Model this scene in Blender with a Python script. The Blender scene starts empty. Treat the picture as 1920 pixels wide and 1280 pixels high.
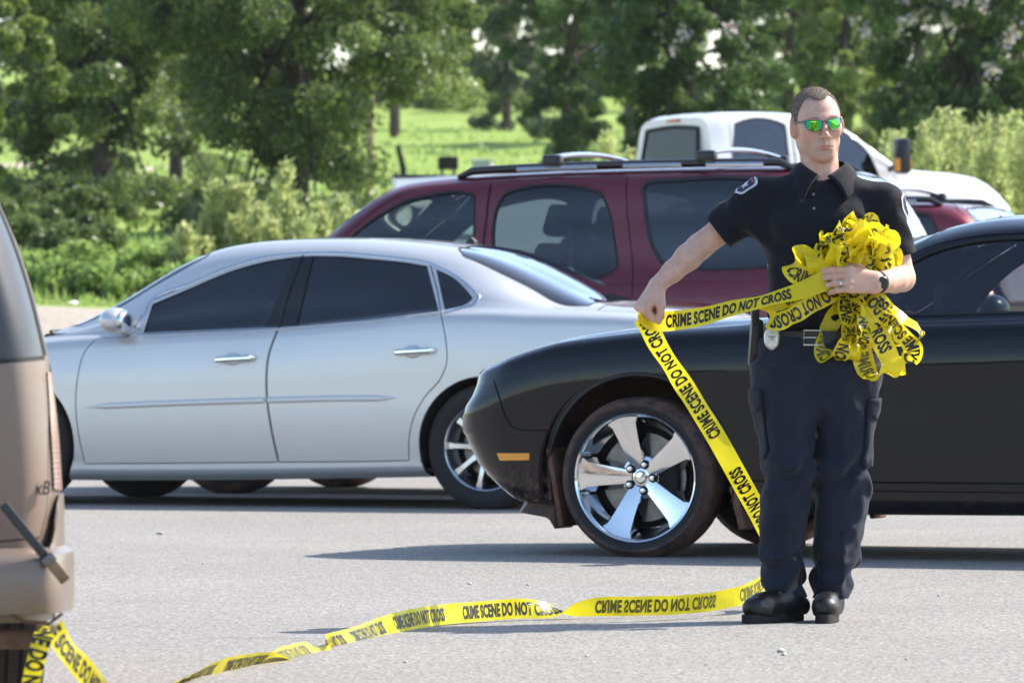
import bpy, bmesh, math, random
import numpy as np
from mathutils import Vector, Matrix, noise as mnoise
from mathutils.bvhtree import BVHTree
from mathutils.geometry import delaunay_2d_cdt

# ------------------------------------------------------------------ camera, sky, sun, exposure
scene = bpy.context.scene
F_PX, CAM_H, HORIZON, CX = 12000.0, 1.0, 607.0, 960.0      # photo pixels (1920 wide)
FOCUS = 22.3
cam_d = bpy.data.cameras.new('camera'); cam = bpy.data.objects.new('camera', cam_d)
scene.collection.objects.link(cam); scene.camera = cam
cam_d.sensor_fit = 'HORIZONTAL'; cam_d.sensor_width = 36.0
cam_d.lens = F_PX / 1920.0 * 36.0
cam_d.clip_start = 0.5; cam_d.clip_end = 3000.0
cam.location = (0, 0, CAM_H)
cam.rotation_euler = (math.radians(90) - math.atan((640.0 - HORIZON) / F_PX), 0, 0)
cam_d.dof.use_dof = True; cam_d.dof.focus_distance = FOCUS; cam_d.dof.aperture_fstop = 10.0

SUN_EL = math.radians(43.0); SUN_AZ = math.radians(25.0)    # azimuth from +X towards +Y
sun_dir = Vector((math.cos(SUN_EL)*math.cos(SUN_AZ), math.cos(SUN_EL)*math.sin(SUN_AZ), math.sin(SUN_EL)))
world = bpy.data.worlds.new('World'); scene.world = world; world.use_nodes = True
wn = world.node_tree; wn.nodes.clear()
w_out = wn.nodes.new('ShaderNodeOutputWorld'); w_bg = wn.nodes.new('ShaderNodeBackground')
w_sky = wn.nodes.new('ShaderNodeTexSky'); w_sky.sky_type = 'NISHITA'; w_sky.sun_disc = False
w_sky.sun_elevation = SUN_EL; w_sky.sun_rotation = math.radians(90) - SUN_AZ
w_sky.air_density = 1.0; w_sky.dust_density = 1.0; w_sky.ozone_density = 1.0
w_bg.inputs['Strength'].default_value = 0.15
wn.links.new(w_sky.outputs['Color'], w_bg.inputs['Color']); wn.links.new(w_bg.outputs['Background'], w_out.inputs['Surface'])
sun_d = bpy.data.lights.new('sun', 'SUN'); sun = bpy.data.objects.new('sun', sun_d); scene.collection.objects.link(sun)
sun_d.energy = 4.2; sun_d.angle = math.radians(0.55); sun_d.color = (1.0, 0.94, 0.85)
sun.rotation_euler = sun_dir.to_track_quat('Z', 'Y').to_euler(); sun.location = (20, 30, 40)
vs = scene.view_settings; vs.view_transform = 'Standard'; vs.look = 'None'; vs.gamma = 1.0; vs.exposure = 1.0
vs.use_curve_mapping = False
scene.cycles.use_denoising = True
scene.cycles.max_bounces = 10; scene.cycles.transparent_max_bounces = 24
scene.cycles.caustics_reflective = False; scene.cycles.caustics_refractive = False

# ------------------------------------------------------------------ general helpers
COL = scene.collection
rng = random.Random(7)

def W(px, py, Y):
    "photo pixel at a known distance -> world point"
    return Vector(((px - CX) * Y / F_PX, Y, CAM_H - (py - HORIZON) * Y / F_PX))

def empty(name, loc=(0, 0, 0), rz=0.0, label=None, cat=None, group=None):
    o = bpy.data.objects.new(name, None); COL.objects.link(o)
    o.location = loc; o.rotation_euler = (0, 0, rz); o.empty_display_size = 0.2
    if label: tag(o, label, cat, group)
    return o

def tag(o, label=None, cat=None, group=None, kind=None):
    if label: o['label'] = label
    if cat: o['category'] = cat
    if group: o['group'] = group
    if kind: o['kind'] = kind
    return o

def link(name, me, parent=None):
    o = bpy.data.objects.new(name, me); COL.objects.link(o)
    if parent is not None: o.parent = parent
    return o

def obj(name, verts, faces, mat, parent=None, smooth=True, normals=None, sharp=None):
    me = bpy.data.meshes.new(name)
    me.from_pydata([tuple(map(float, v)) for v in verts], [], [tuple(map(int, f)) for f in faces])
    mats = mat if isinstance(mat, (list, tuple)) else [mat]
    for m in mats: me.materials.append(m)
    if smooth: me.polygons.foreach_set('use_smooth', [True] * len(me.polygons))
    if sharp is not None and smooth: me.set_sharp_from_angle(angle=math.radians(sharp))
    if normals is not None:
        me.normals_split_custom_set_from_vertices([tuple(map(float, n)) for n in normals])
    me.update()
    return link(name, me, parent)

class MB:
    "collects simple shapes into one mesh"
    def __init__(s): s.v = []; s.f = []
    def add(s, vs_, fs_):
        o = len(s.v); s.v += [Vector(v) for v in vs_]; s.f += [tuple(i + o for i in f) for f in fs_]; return s
    def box(s, c, size, rot=None, taper=None):
        x, y, z = [d / 2 for d in size]; tx, ty = taper or (1, 1)
        p = [Vector((sx*x*(tx if sz > 0 else 1), sy*y*(ty if sz > 0 else 1), sz*z)) for sz in (-1, 1) for sy in (-1, 1) for sx in (-1, 1)]
        if rot is not None: p = [rot @ q for q in p]
        return s.add([q + Vector(c) for q in p], [(0,2,3,1),(4,5,7,6),(0,1,5,4),(2,6,7,3),(0,4,6,2),(1,3,7,5)])
    def lathe(s, prof, n=48, M=None, close=False):
        "prof [(r, h)], axis local Z; M 4x4"
        M = M or Matrix.Identity(4); vs_ = []; fs_ = []; m = len(prof)
        for i in range(n):
            a = 2*math.pi*i/n
            for r, h in prof: vs_.append(M @ Vector((r*math.cos(a), r*math.sin(a), h)))
        for i in range(n):
            for j in range(m if close else m-1):
                a, b = i*m+j, i*m+(j+1) % m; c, d = ((i+1) % n)*m+(j+1) % m, ((i+1) % n)*m+j
                fs_.append((a, d, c, b))
        return s.add(vs_, fs_)
    def tube(s, pts, r, n=10, caps=True, flat=1.0, up=None):
        pts = [Vector(p) for p in pts]; k = len(pts); rs = r if isinstance(r, (list, tuple)) else [r]*k
        vs_ = []; fs_ = []; prev = None
        for i, p in enumerate(pts):
            t = (pts[min(i+1, k-1)] - pts[max(i-1, 0)]).normalized()
            if prev is None:
                ref = Vector(up) if up is not None else (Vector((0,0,1)) if abs(t.z) < .9 else Vector((1,0,0)))
            else: ref = prev
            n1 = (ref - t*ref.dot(t)).normalized(); n2 = t.cross(n1); prev = n1
            for j in range(n):
                a = 2*math.pi*j/n; vs_.append(p + n1*(math.cos(a)*rs[i]*flat) + n2*(math.sin(a)*rs[i]))
        for i in range(k-1):
            for j in range(n): fs_.append((i*n+j, i*n+(j+1) % n, (i+1)*n+(j+1) % n, (i+1)*n+j))
        if caps: fs_.append(tuple(reversed(range(n)))); fs_.append(tuple((k-1)*n+j for j in range(n)))
        return s.add(vs_, fs_)
    def ellipsoid(s, c, r, nu=20, nv=12, rot=None):
        vs_ = []; fs_ = []
        for j in range(nv+1):
            th = math.pi*j/nv
            for i in range(nu):
                a = 2*math.pi*i/nu
                q = Vector((r[0]*math.sin(th)*math.cos(a), r[1]*math.sin(th)*math.sin(a), r[2]*math.cos(th)))
                if rot is not None: q = rot @ q
                vs_.append(q + Vector(c))
        for j in range(nv):
            for i in range(nu): fs_.append((j*nu+i, (j+1)*nu+i, (j+1)*nu+(i+1) % nu, j*nu+(i+1) % nu))
        return s.add(vs_, fs_)
    def build(s, name, mat, parent=None, smooth=True, sharp=35, bevel=None):
        if bevel:
            bm = bmesh.new(); vv = [bm.verts.new(v) for v in s.v]
            for f in s.f: bm.faces.new([vv[i] for i in f])
            bmesh.ops.recalc_face_normals(bm, faces=bm.faces)
            eds = [e for e in bm.edges if len(e.link_faces) == 2 and e.calc_face_angle(0) > math.radians(30)]
            bmesh.ops.bevel(bm, geom=eds, offset=bevel, segments=2, profile=0.5, affect='EDGES', clamp_overlap=True)
            me = bpy.data.meshes.new(name); bm.to_mesh(me); bm.free(); me.materials.append(mat)
            me.polygons.foreach_set('use_smooth', [True]*len(me.polygons)); me.set_sharp_from_angle(angle=math.radians(sharp))
            return link(name, me, parent)
        return obj(name, s.v, s.f, mat, parent, smooth, sharp=sharp)

def catmull(pts, step, closed=False, corner=40):
    "densify a polyline with Catmull-Rom, keeping corners sharper than `corner` degrees"
    P = [np.array(p, float) for p in pts]; n = len(P); out = []
    segs = n if closed else n-1
    def isc(i):
        if not closed and i in (0, n-1): return True
        a = P[i]-P[i-1]; b = P[(i+1) % n]-P[i]
        c = np.dot(a, b)/(np.linalg.norm(a)*np.linalg.norm(b)+1e-12)
        return math.degrees(math.acos(max(-1, min(1, c)))) > corner
    cor = [isc(i) for i in range(n)]
    for i in range(segs):
        p1, p2 = P[i], P[(i+1) % n]
        d = np.linalg.norm(p2-p1)
        def tan(k):
            if cor[k]: return None
            return (P[(k+1) % n]-P[k-1])
        def tg(k):
            a = P[k]-P[k-1]; b = P[(k+1) % n]-P[k]; la, lb = np.linalg.norm(a)+1e-9, np.linalg.norm(b)+1e-9
            return (a/la*lb+b/lb*la)/(la+lb)
        m1 = (p2-p1) if cor[i] else tg(i)*d
        m2 = (p2-p1) if cor[(i+1) % n] else tg((i+1) % n)*d
        k = max(1, int(math.ceil(d/step)))
        for j in range(k):
            t = j/k; out.append((2*t**3-3*t**2+1)*p1+(t**3-2*t**2+t)*m1+(-2*t**3+3*t**2)*p2+(t**3-t**2)*m2)
    if not closed: out.append(P[-1])
    return out

def pchip(x, y, q):
    x = np.asarray(x, float); y = np.asarray(y, float); q = np.clip(np.asarray(q, float), x[0], x[-1])
    if len(x) == 1: return np.full_like(q, y[0])
    h = np.diff(x); d = np.diff(y)/h; m = np.zeros_like(y)
    if len(x) > 2:
        for i in range(1, len(x)-1):
            if d[i-1]*d[i] > 0:
                w1 = 2*h[i]+h[i-1]; w2 = h[i]+2*h[i-1]; m[i] = (w1+w2)/(w1/d[i-1]+w2/d[i])
    m[0], m[-1] = d[0], d[-1]
    i = np.clip(np.searchsorted(x, q, 'right')-1, 0, len(x)-2); t = (q-x[i])/h[i]
    return (2*t**3-3*t**2+1)*y[i]+(t**3-2*t**2+t)*h[i]*m[i]+(-2*t**3+3*t**2)*y[i+1]+(t**3-t**2)*h[i]*m[i+1]

# ------------------------------------------------------------------ materials
def nodes_of(m):
    m.use_nodes = True; nt = m.node_tree; b = nt.nodes.get('Principled BSDF'); return nt, b
def N(nt, kind, **kw):
    n = nt.nodes.new(kind)
    for k, v in kw.items():
        if k in n.inputs: n.inputs[k].default_value = v
        else: setattr(n, k, v)
    return n
def ramp(nt, fac, stops):
    r = nt.nodes.new('ShaderNodeValToRGB'); e = r.color_ramp.elements
    while len(e) > 1: e.remove(e[-1])
    e[0].position = stops[0][0]; e[0].color = stops[0][1]
    for p, c in stops[1:]:
        x = e.new(p); x.color = c
    nt.links.new(fac, r.inputs['Fac']); return r
def c4(c): return (c[0], c[1], c[2], 1.0)

def simple(name, col, rough=0.5, metal=0.0, coat=0.0, spec=0.5, var=0.12, vscale=12.0, bump=0.0, bscale=200.0, emit=None):
    "principled material whose colour and roughness vary a little by object-space noise"
    m = bpy.data.materials.new(name); nt, b = nodes_of(m)
    b.inputs['Roughness'].default_value = rough; b.inputs['Metallic'].default_value = metal
    b.inputs['Coat Weight'].default_value = coat; b.inputs['Coat Roughness'].default_value = 0.04
    b.inputs['Specular IOR Level'].default_value = spec
    tc = N(nt, 'ShaderNodeTexCoord'); nz = N(nt, 'ShaderNodeTexNoise', Scale=vscale, Detail=5.0)
    nt.links.new(tc.outputs['Object'], nz.inputs['Vector'])
    r = ramp(nt, nz.outputs['Fac'], [(0.3, c4([c*(1-var) for c in col])), (0.7, c4([min(1, c*(1+var)) for c in col]))])
    nt.links.new(r.outputs['Color'], b.inputs['Base Color'])
    if bump:
        n2 = N(nt, 'ShaderNodeTexNoise', Scale=bscale, Detail=3.0); nt.links.new(tc.outputs['Object'], n2.inputs['Vector'])
        bp = N(nt, 'ShaderNodeBump', Strength=bump, Distance=0.004); nt.links.new(n2.outputs['Fac'], bp.inputs['Height'])
        nt.links.new(bp.outputs['Normal'], b.inputs['Normal'])
    if emit:
        b.inputs['Emission Color'].default_value = c4(emit[0]); b.inputs['Emission Strength'].default_value = emit[1]
    return m

def paint(name, col, metal=0.0, rough=0.35, dust=0.25, dustcol=(0.30, 0.20, 0.15), mudz=None, coatr=0.03, flake=0.0, mudcol=(.26, .115, .08), cior=1.5):
    "car paint: clear coat over colour, thin road dust by noise, mud that has splashed up from below height mudz"
    m = bpy.data.materials.new(name); nt, b = nodes_of(m)
    b.inputs['Metallic'].default_value = metal; b.inputs['Roughness'].default_value = rough
    b.inputs['Coat Weight'].default_value = 1.0; b.inputs['Coat Roughness'].default_value = coatr; b.inputs['Specular IOR Level'].default_value = 0.1; b.inputs['Coat IOR'].default_value = cior
    tc = N(nt, 'ShaderNodeTexCoord'); nz = N(nt, 'ShaderNodeTexNoise', Scale=3.0, Detail=8.0, Roughness=0.65)
    nt.links.new(tc.outputs['Object'], nz.inputs['Vector'])
    sep = N(nt, 'ShaderNodeSeparateXYZ'); nt.links.new(tc.outputs['Object'], sep.inputs['Vector'])
    fac = ramp(nt, nz.outputs['Fac'], [(0.35, (0, 0, 0, 1)), (0.75, (dust, dust, dust, 1))])
    facout = fac.outputs['Color']
    if mudz:
        n3 = N(nt, 'ShaderNodeTexNoise', Scale=22.0, Detail=6.0, Roughness=0.7); nt.links.new(tc.outputs['Object'], n3.inputs['Vector'])
        mr = N(nt, 'ShaderNodeMapRange'); mr.inputs['From Min'].default_value = mudz; mr.inputs['From Max'].default_value = mudz-0.22
        nt.links.new(sep.outputs['Z'], mr.inputs['Value'])
        mr2 = N(nt, 'ShaderNodeMapRange'); mr2.inputs['From Min'].default_value = 1.7; mr2.inputs['From Max'].default_value = 0.7; mr2.inputs['To Min'].default_value = .12; nt.links.new(sep.outputs['X'], mr2.inputs['Value'])
        mq = N(nt, 'ShaderNodeMath', operation='MULTIPLY'); nt.links.new(mr.outputs['Result'], mq.inputs[0]); nt.links.new(mr2.outputs['Result'], mq.inputs[1])
        mu = N(nt, 'ShaderNodeMath', operation='MULTIPLY'); nt.links.new(mq.outputs[0], mu.inputs[0])
        r3 = ramp(nt, n3.outputs['Fac'], [(0.44, (0, 0, 0, 1)), (0.60, (.9, .9, .9, 1))]); nt.links.new(r3.outputs['Color'], mu.inputs[1])
        mx = N(nt, 'ShaderNodeMath', operation='MAXIMUM'); nt.links.new(mu.outputs[0], mx.inputs[0]); nt.links.new(facout, mx.inputs[1])
        facout = mx.outputs[0]; mudfac = mu.outputs[0]
    mix = N(nt, 'ShaderNodeMix', data_type='RGBA'); mix.inputs['A'].default_value = c4(col); mix.inputs['B'].default_value = c4(dustcol)
    nt.links.new(facout, mix.inputs['Factor'])
    if mudz:
        dm = N(nt, 'ShaderNodeMix', data_type='RGBA'); dm.inputs['A'].default_value = c4(dustcol); dm.inputs['B'].default_value = c4(mudcol); nt.links.new(mudfac, dm.inputs['Factor']); nt.links.new(dm.outputs['Result'], mix.inputs['B'])
    nt.links.new(mix.outputs['Result'], b.inputs['Base Color'])
    inv = N(nt, 'ShaderNodeMath', operation='SUBTRACT'); inv.inputs[0].default_value = 1.0; nt.links.new(facout, inv.inputs[1])
    nt.links.new(inv.outputs[0], b.inputs['Coat Weight'])
    if flake:
        n4 = N(nt, 'ShaderNodeTexNoise', Scale=900.0, Detail=1.0); nt.links.new(tc.outputs['Object'], n4.inputs['Vector'])
        bp = N(nt, 'ShaderNodeBump', Strength=flake, Distance=0.001); nt.links.new(n4.outputs['Fac'], bp.inputs['Height']); nt.links.new(bp.outputs['Normal'], b.inputs['Normal'])
    return m

def glass(name, tint, ior=1.5, rough=0.0, gain=1.6):
    "thin car glass: tinted transmission plus fresnel reflection"
    m = bpy.data.materials.new(name); m.use_nodes = True; nt = m.node_tree; nt.nodes.clear()
    out = N(nt, 'ShaderNodeOutputMaterial'); tr = N(nt, 'ShaderNodeBsdfTransparent'); gl = N(nt, 'ShaderNodeBsdfGlossy')
    tr.inputs['Color'].default_value = c4(tint); gl.inputs['Roughness'].default_value = rough; gl.inputs['Color'].default_value = (1, 1, 1, 1)
    fr = N(nt, 'ShaderNodeFresnel', IOR=ior); mu = N(nt, 'ShaderNodeMath', operation='MULTIPLY'); mu.inputs[1].default_value = gain
    mu.use_clamp = True
    mx = N(nt, 'ShaderNodeMixShader')
    nt.links.new(fr.outputs['Fac'], mu.inputs[0]); nt.links.new(mu.outputs[0], mx.inputs['Fac'])
    nt.links.new(tr.outputs[0], mx.inputs[1]); nt.links.new(gl.outputs[0], mx.inputs[2]); nt.links.new(mx.outputs[0], out.inputs['Surface'])
    return m

M = {}
M['silver'] = paint('silver_paint', (0.64, 0.64, 0.635), metal=0.45, rough=0.36, dust=0.08, dustcol=(0.42, 0.38, 0.34))
M['black_paint'] = paint('black_paint', (0.0022, 0.0026, 0.0045), rough=0.25, dust=0.012, dustcol=(0.10, 0.07, 0.055), mudz=0.46, cior=1.38)
M['maroon'] = paint('maroon_paint', (0.13, 0.008, 0.022), metal=0.25, rough=0.35, dust=0.10, dustcol=(0.28, 0.2, 0.17))
M['maroon2'] = paint('wine_paint', (0.17, 0.012, 0.025), metal=0.25, rough=0.35, dust=0.16, dustcol=(0.35, 0.26, 0.24))
M['white_paint'] = paint('white_paint', (0.80, 0.80, 0.78), rough=0.4, dust=0.06, dustcol=(0.5, 0.45, 0.4))
M['champagne'] = paint('champagne_paint', (0.21, 0.17, 0.14), metal=0.3, rough=0.5, dust=0.75, dustcol=(0.27, 0.175, 0.13), coatr=0.3)
M['chrome'] = simple('chrome', (0.78, 0.79, 0.80), rough=0.08, metal=1.0, var=0.04)
M['alloy'] = simple('polished_alloy', (0.62, 0.63, 0.65), rough=0.22, metal=1.0, var=0.08)
M['trim_silver'] = simple('silver_trim', (0.55, 0.57, 0.60), rough=0.18, metal=0.9, var=0.05)
M['black_trim'] = simple('black_trim', (0.012, 0.012, 0.014), rough=0.35, var=0.2)
M['rubber'] = simple('rubber_seal', (0.010, 0.010, 0.010), rough=0.7, var=0.2)
M['gap'] = simple('panel_gap', (0.006, 0.006, 0.007), rough=0.9, var=0.1)
M['under'] = simple('underbody', (0.012, 0.011, 0.010), rough=0.95, var=0.3)
M['interior'] = simple('cabin_trim', (0.035, 0.035, 0.040), rough=0.8, var=0.2)
M['seat'] = simple('seat_fabric', (0.055, 0.055, 0.062), rough=0.85, var=0.2)
M['seat_tan'] = simple('seat_fabric_grey', (0.12, 0.115, 0.11), rough=0.85, var=0.2)
M['disc'] = simple('brake_disc', (0.20, 0.19, 0.18), rough=0.4, metal=0.8, var=0.2, vscale=30)
M['amber'] = simple('amber_lens', (0.95, 0.36, 0.02), rough=0.12, coat=1.0, var=0.08, vscale=60)
M['red_lens'] = simple('red_lens', (0.55, 0.03, 0.03), rough=0.12, coat=1.0, var=0.15, vscale=60)
M['clear_lens'] = simple('clear_lens', (0.55, 0.55, 0.52), rough=0.1, coat=1.0, var=0.1)
M['glass_dark'] = glass('dark_tinted_glass', (0.17, 0.19, 0.24), gain=2.0)
M['glass_vdark'] = glass('privacy_glass', (0.075, 0.08, 0.10), gain=2.0)
M['glass_green'] = glass('green_tinted_glass', (0.62, 0.74, 0.69))
M['glass_mid'] = glass('smoked_glass', (0.30, 0.33, 0.36))
M['glass_rear'] = glass('rear_glass', (0.20, 0.24, 0.28), gain=3.0); M['glass_light'] = glass('light_smoked_glass', (0.48, 0.55, 0.57)); M['glass_plain'] = glass('grey_glass', (0.12, 0.135, 0.15), gain=.7); M['glass_sky'] = glass('sky_coated_glass', (0.16, 0.18, 0.20), gain=3.4)

def tyre_mat(name, mud):
    m = bpy.data.materials.new(name); nt, b = nodes_of(m); b.inputs['Roughness'].default_value = 0.8
    tc = N(nt, 'ShaderNodeTexCoord'); nz = N(nt, 'ShaderNodeTexNoise', Scale=9.0, Detail=8.0, Roughness=0.7); nt.links.new(tc.outputs['Object'], nz.inputs['Vector'])
    ln = N(nt, 'ShaderNodeVectorMath', operation='LENGTH'); sp = N(nt, 'ShaderNodeSeparateXYZ'); cb = N(nt, 'ShaderNodeCombineXYZ')
    nt.links.new(tc.outputs['Object'], sp.inputs[0]); nt.links.new(sp.outputs['X'], cb.inputs['X']); nt.links.new(sp.outputs['Y'], cb.inputs['Y'])
    nt.links.new(cb.outputs[0], ln.inputs[0])
    # mud clings to the shoulder band of the tyre (radius measured in the wheel's own plane)
    band = ramp(nt, ln.outputs['Value'], [(0.0, (0, 0, 0, 1)), (0.300, (0, 0, 0, 1)), (0.318, (1, 1, 1, 1)), (0.345, (1, 1, 1, 1)), (0.36, (0.6, 0.6, 0.6, 1))])
    mu = N(nt, 'ShaderNodeMath', operation='MULTIPLY'); r = ramp(nt, nz.outputs['Fac'], [(0.36, (0, 0, 0, 1)), (0.6, (mud, mud, mud, 1))])
    nt.links.new(band.outputs['Color'], mu.inputs[0]); nt.links.new(r.outputs['Color'], mu.inputs[1])
    mix = N(nt, 'ShaderNodeMix', data_type='RGBA'); mix.inputs['A'].default_value = (0.018, 0.018, 0.019, 1); mix.inputs['B'].default_value = (0.20, 0.105, 0.075, 1)
    nt.links.new(mu.outputs[0], mix.inputs['Factor']); nt.links.new(mix.outputs['Result'], b.inputs['Base Color'])
    return m
M['tyre'] = tyre_mat('tyre_rubber', 0.15); M['tyre_mud'] = tyre_mat('muddy_tyre_rubber', 0.75)
M['mud'] = simple('dried_mud', (0.15, 0.075, 0.05), rough=0.95, var=0.35, vscale=14, bump=0.4, bscale=60)
# ------------------------------------------------------------------ car bodies: a lofted half shell cut into panels
class Loft:
    """rails run front to back, ordered from the sill bottom up to the roof centre line; each rail is a table (u, y, z[, dx])"""
    def __init__(s, L, rails, sigma=0.05):
        s.L = L; s.K = len(rails); s.us = np.linspace(0, L, 600); s.R = []
        du = s.us[1]-s.us[0]; k = max(1, int(3*sigma/du)); g = np.exp(-0.5*(np.arange(-k, k+1)*du/sigma)**2); g /= g.sum()
        for tab in rails:
            tab = [tuple(r)+(0.0,)*(4-len(r)) for r in tab]; a = np.array(tab)
            cols = []
            for c in (1, 2, 3):
                v = pchip(a[:, 0], a[:, c], s.us)
                vp = np.concatenate([2*v[0]-v[1:k+1][::-1], v, 2*v[-1]-v[-k-1:-1][::-1]])
                cols.append(np.convolve(vp, g, 'valid'))
            s.R.append(cols)
        s.R = np.array(s.R)                       # K x 3 x U
        y, z = s.R[:, 0, :], s.R[:, 1, :]
        d = np.hypot(np.diff(y, axis=0), np.diff(z, axis=0)).mean(axis=1)
        s.arc = d.sum(); s.tk = np.concatenate([[0], np.cumsum(d)])/s.arc
    def ev(s, u, t):
        u = np.atleast_1d(np.asarray(u, float)); t = np.clip(np.atleast_1d(np.asarray(t, float)), 0, 1)
        uc = np.clip(u, 0, s.L); f = uc/s.L*(len(s.us)-1); i0 = np.clip(f.astype(int), 0, len(s.us)-2); w = f-i0
        P = s.R[:, :, i0]*(1-w)+s.R[:, :, i0+1]*w            # K x 3 x N
        k = np.clip(np.searchsorted(s.tk, t, 'right')-1, 0, s.K-2); n = np.arange(len(u))
        tk = s.tk; h = tk[k+1]-tk[k]; x = (t-tk[k])/h
        def val(j): return P[j, :, n].T
        def slope(j):
            jm, jp = np.maximum(j-1, 0), np.minimum(j+1, s.K-1)
            a = (val(j)-val(jm))/np.where(j > jm, tk[j]-tk[jm], 1); b = (val(jp)-val(j))/np.where(jp > j, tk[jp]-tk[j], 1)
            ha = np.where(j > jm, tk[j]-tk[jm], 0); hb = np.where(jp > j, tk[jp]-tk[j], 0)
            m = (a*hb+b*ha)/(ha+hb)
            m = np.where(j == jm, b, m); 
            if True:
                top = (j == s.K-1); mt = a.copy(); mt[1] = 0; m = np.where(top, mt, m)
            return m
        p1, p2, m1, m2 = val(k), val(k+1), slope(k), slope(k+1)
        q = (2*x**3-3*x**2+1)*p1+(x**3-2*x**2+x)*h*m1+(-2*x**3+3*x**2)*p2+(x**3-x**2)*h*m2
        return np.stack([u+q[2], -np.maximum(q[0], 0), q[1]], 1)         # near side: y negative
    def nrm(s, u, t):
        e = 1e-3; u = np.asarray(u, float); t = np.asarray(t, float)
        a = s.ev(np.minimum(u+e*3, s.L), t)-s.ev(np.maximum(u-e*3, 0), t); b = s.ev(u, np.minimum(t+e, 1))-s.ev(u, np.maximum(t-e, 0))
        n = np.cross(a, b); l = np.linalg.norm(n, axis=1, keepdims=True); return n/np.maximum(l, 1e-9)
    def t_of_z(s, u, z):
        tt = np.linspace(0, 1, 500); p = s.ev(np.full(500, u), tt)[:, 2]
        i = np.argmax(p >= z) if (p >= z).any() else len(p)-1
        if i == 0: return 0.0
        return float(tt[i-1]+(z-p[i-1])/(p[i]-p[i-1]+1e-9)*(tt[1]-tt[0]))
    def t_of_y(s, u, y):
        tt = np.linspace(0, 1, 500); p = -s.ev(np.full(500, u), tt)[:, 1]
        idx = np.where(p >= y)[0]; i = idx[-1] if len(idx) else 0
        if i >= 499: return 1.0
        return float(tt[i]+(p[i]-y)/(p[i]-p[i+1]+1e-9)*(tt[1]-tt[0]))
    def side(s, pts, step=0.03, closed=True, corner=40):
        return [(float(p[0]), s.t_of_z(p[0], p[1])*s.arc) for p in catmull(pts, step, closed, corner)]
    def top(s, pts, step=0.03, closed=True, corner=40):
        return [(float(p[0]), s.t_of_y(p[0], p[1])*s.arc) for p in catmull(pts, step, closed, corner)]
    def pose(s, Mw):
        "world matrix of the car, so that photo pixels can be cast onto the shell"
        s.Mw = Mw; nu, nt_ = 260, 120; uu, tt = np.meshgrid(np.linspace(0, s.L, nu), np.linspace(0, 1, nt_), indexing='ij')
        s.gu, s.gt = uu.ravel(), tt.ravel(); P = s.ev(s.gu, s.gt)
        vs_ = [Mw @ Vector(p) for p in P]; fs_ = [(i*nt_+j, (i+1)*nt_+j, (i+1)*nt_+j+1, i*nt_+j+1) for i in range(nu-1) for j in range(nt_-1)]
        s.bvh = BVHTree.FromPolygons(vs_, fs_); s.fs_ = fs_; s.Mi = Mw.inverted()
    def cast(s, px, py):
        o = Vector((0, 0, CAM_H)); d = (W(px, py, 30.0)-o).normalized()
        hit, nn, fi, dist = s.bvh.ray_cast(o, d)
        if hit is None:
            best = None
            for k in range(60):
                q = o+d*(20+k*0.5); r = s.bvh.find_nearest(q)
                if best is None or r[3] < best[3]: best = r
            hit, nn, fi, dist = best
        f = s.fs_[fi]; u = float(np.mean(s.gu[list(f)])); t = float(np.mean(s.gt[list(f)])); p = np.array(s.Mi @ hit)
        for _ in range(6):
            e = 1e-4; q = s.ev([u, min(u+1e-3, s.L), u], [t, t, min(t+e, 1)])
            J = np.stack([(q[1]-q[0])/1e-3, (q[2]-q[0])/e], 1); r = p-q[0]
            try: dlt = np.linalg.lstsq(J, r, rcond=None)[0]
            except Exception: break
            u = float(np.clip(u+np.clip(dlt[0], -.05, .05), 0, s.L)); t = float(np.clip(t+np.clip(dlt[1], -.05, .05), 0, 1))
        return (u, t*s.arc)
    def pix(s, pts, step=8.0, closed=True, corner=40):
        return [s.cast(p[0], p[1]) for p in catmull(pts, step, closed, corner)]

def pip(poly, x, y):
    "points in polygon, vectorised"
    p = np.asarray(poly); n = len(p); c = np.zeros(len(x), bool); j = n-1
    for i in range(n):
        xi, yi, xj, yj = p[i, 0], p[i, 1], p[j, 0], p[j, 1]
        if yi != yj:
            hit = ((yi > y) != (yj > y)) & (x < (xj-xi)*(y-yi)/(yj-yi)+xi); c ^= hit
        j = i
    return c

def band(line, w):
    "a polyline widened to a thin polygon"
    p = np.asarray(line, float); d = np.gradient(p, axis=0); d /= np.maximum(np.linalg.norm(d, axis=1, keepdims=True), 1e-9)
    n = np.stack([-d[:, 1], d[:, 0]], 1)*w/2
    return [tuple(q) for q in np.concatenate([p+n, (p-n)[::-1]])]

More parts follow.
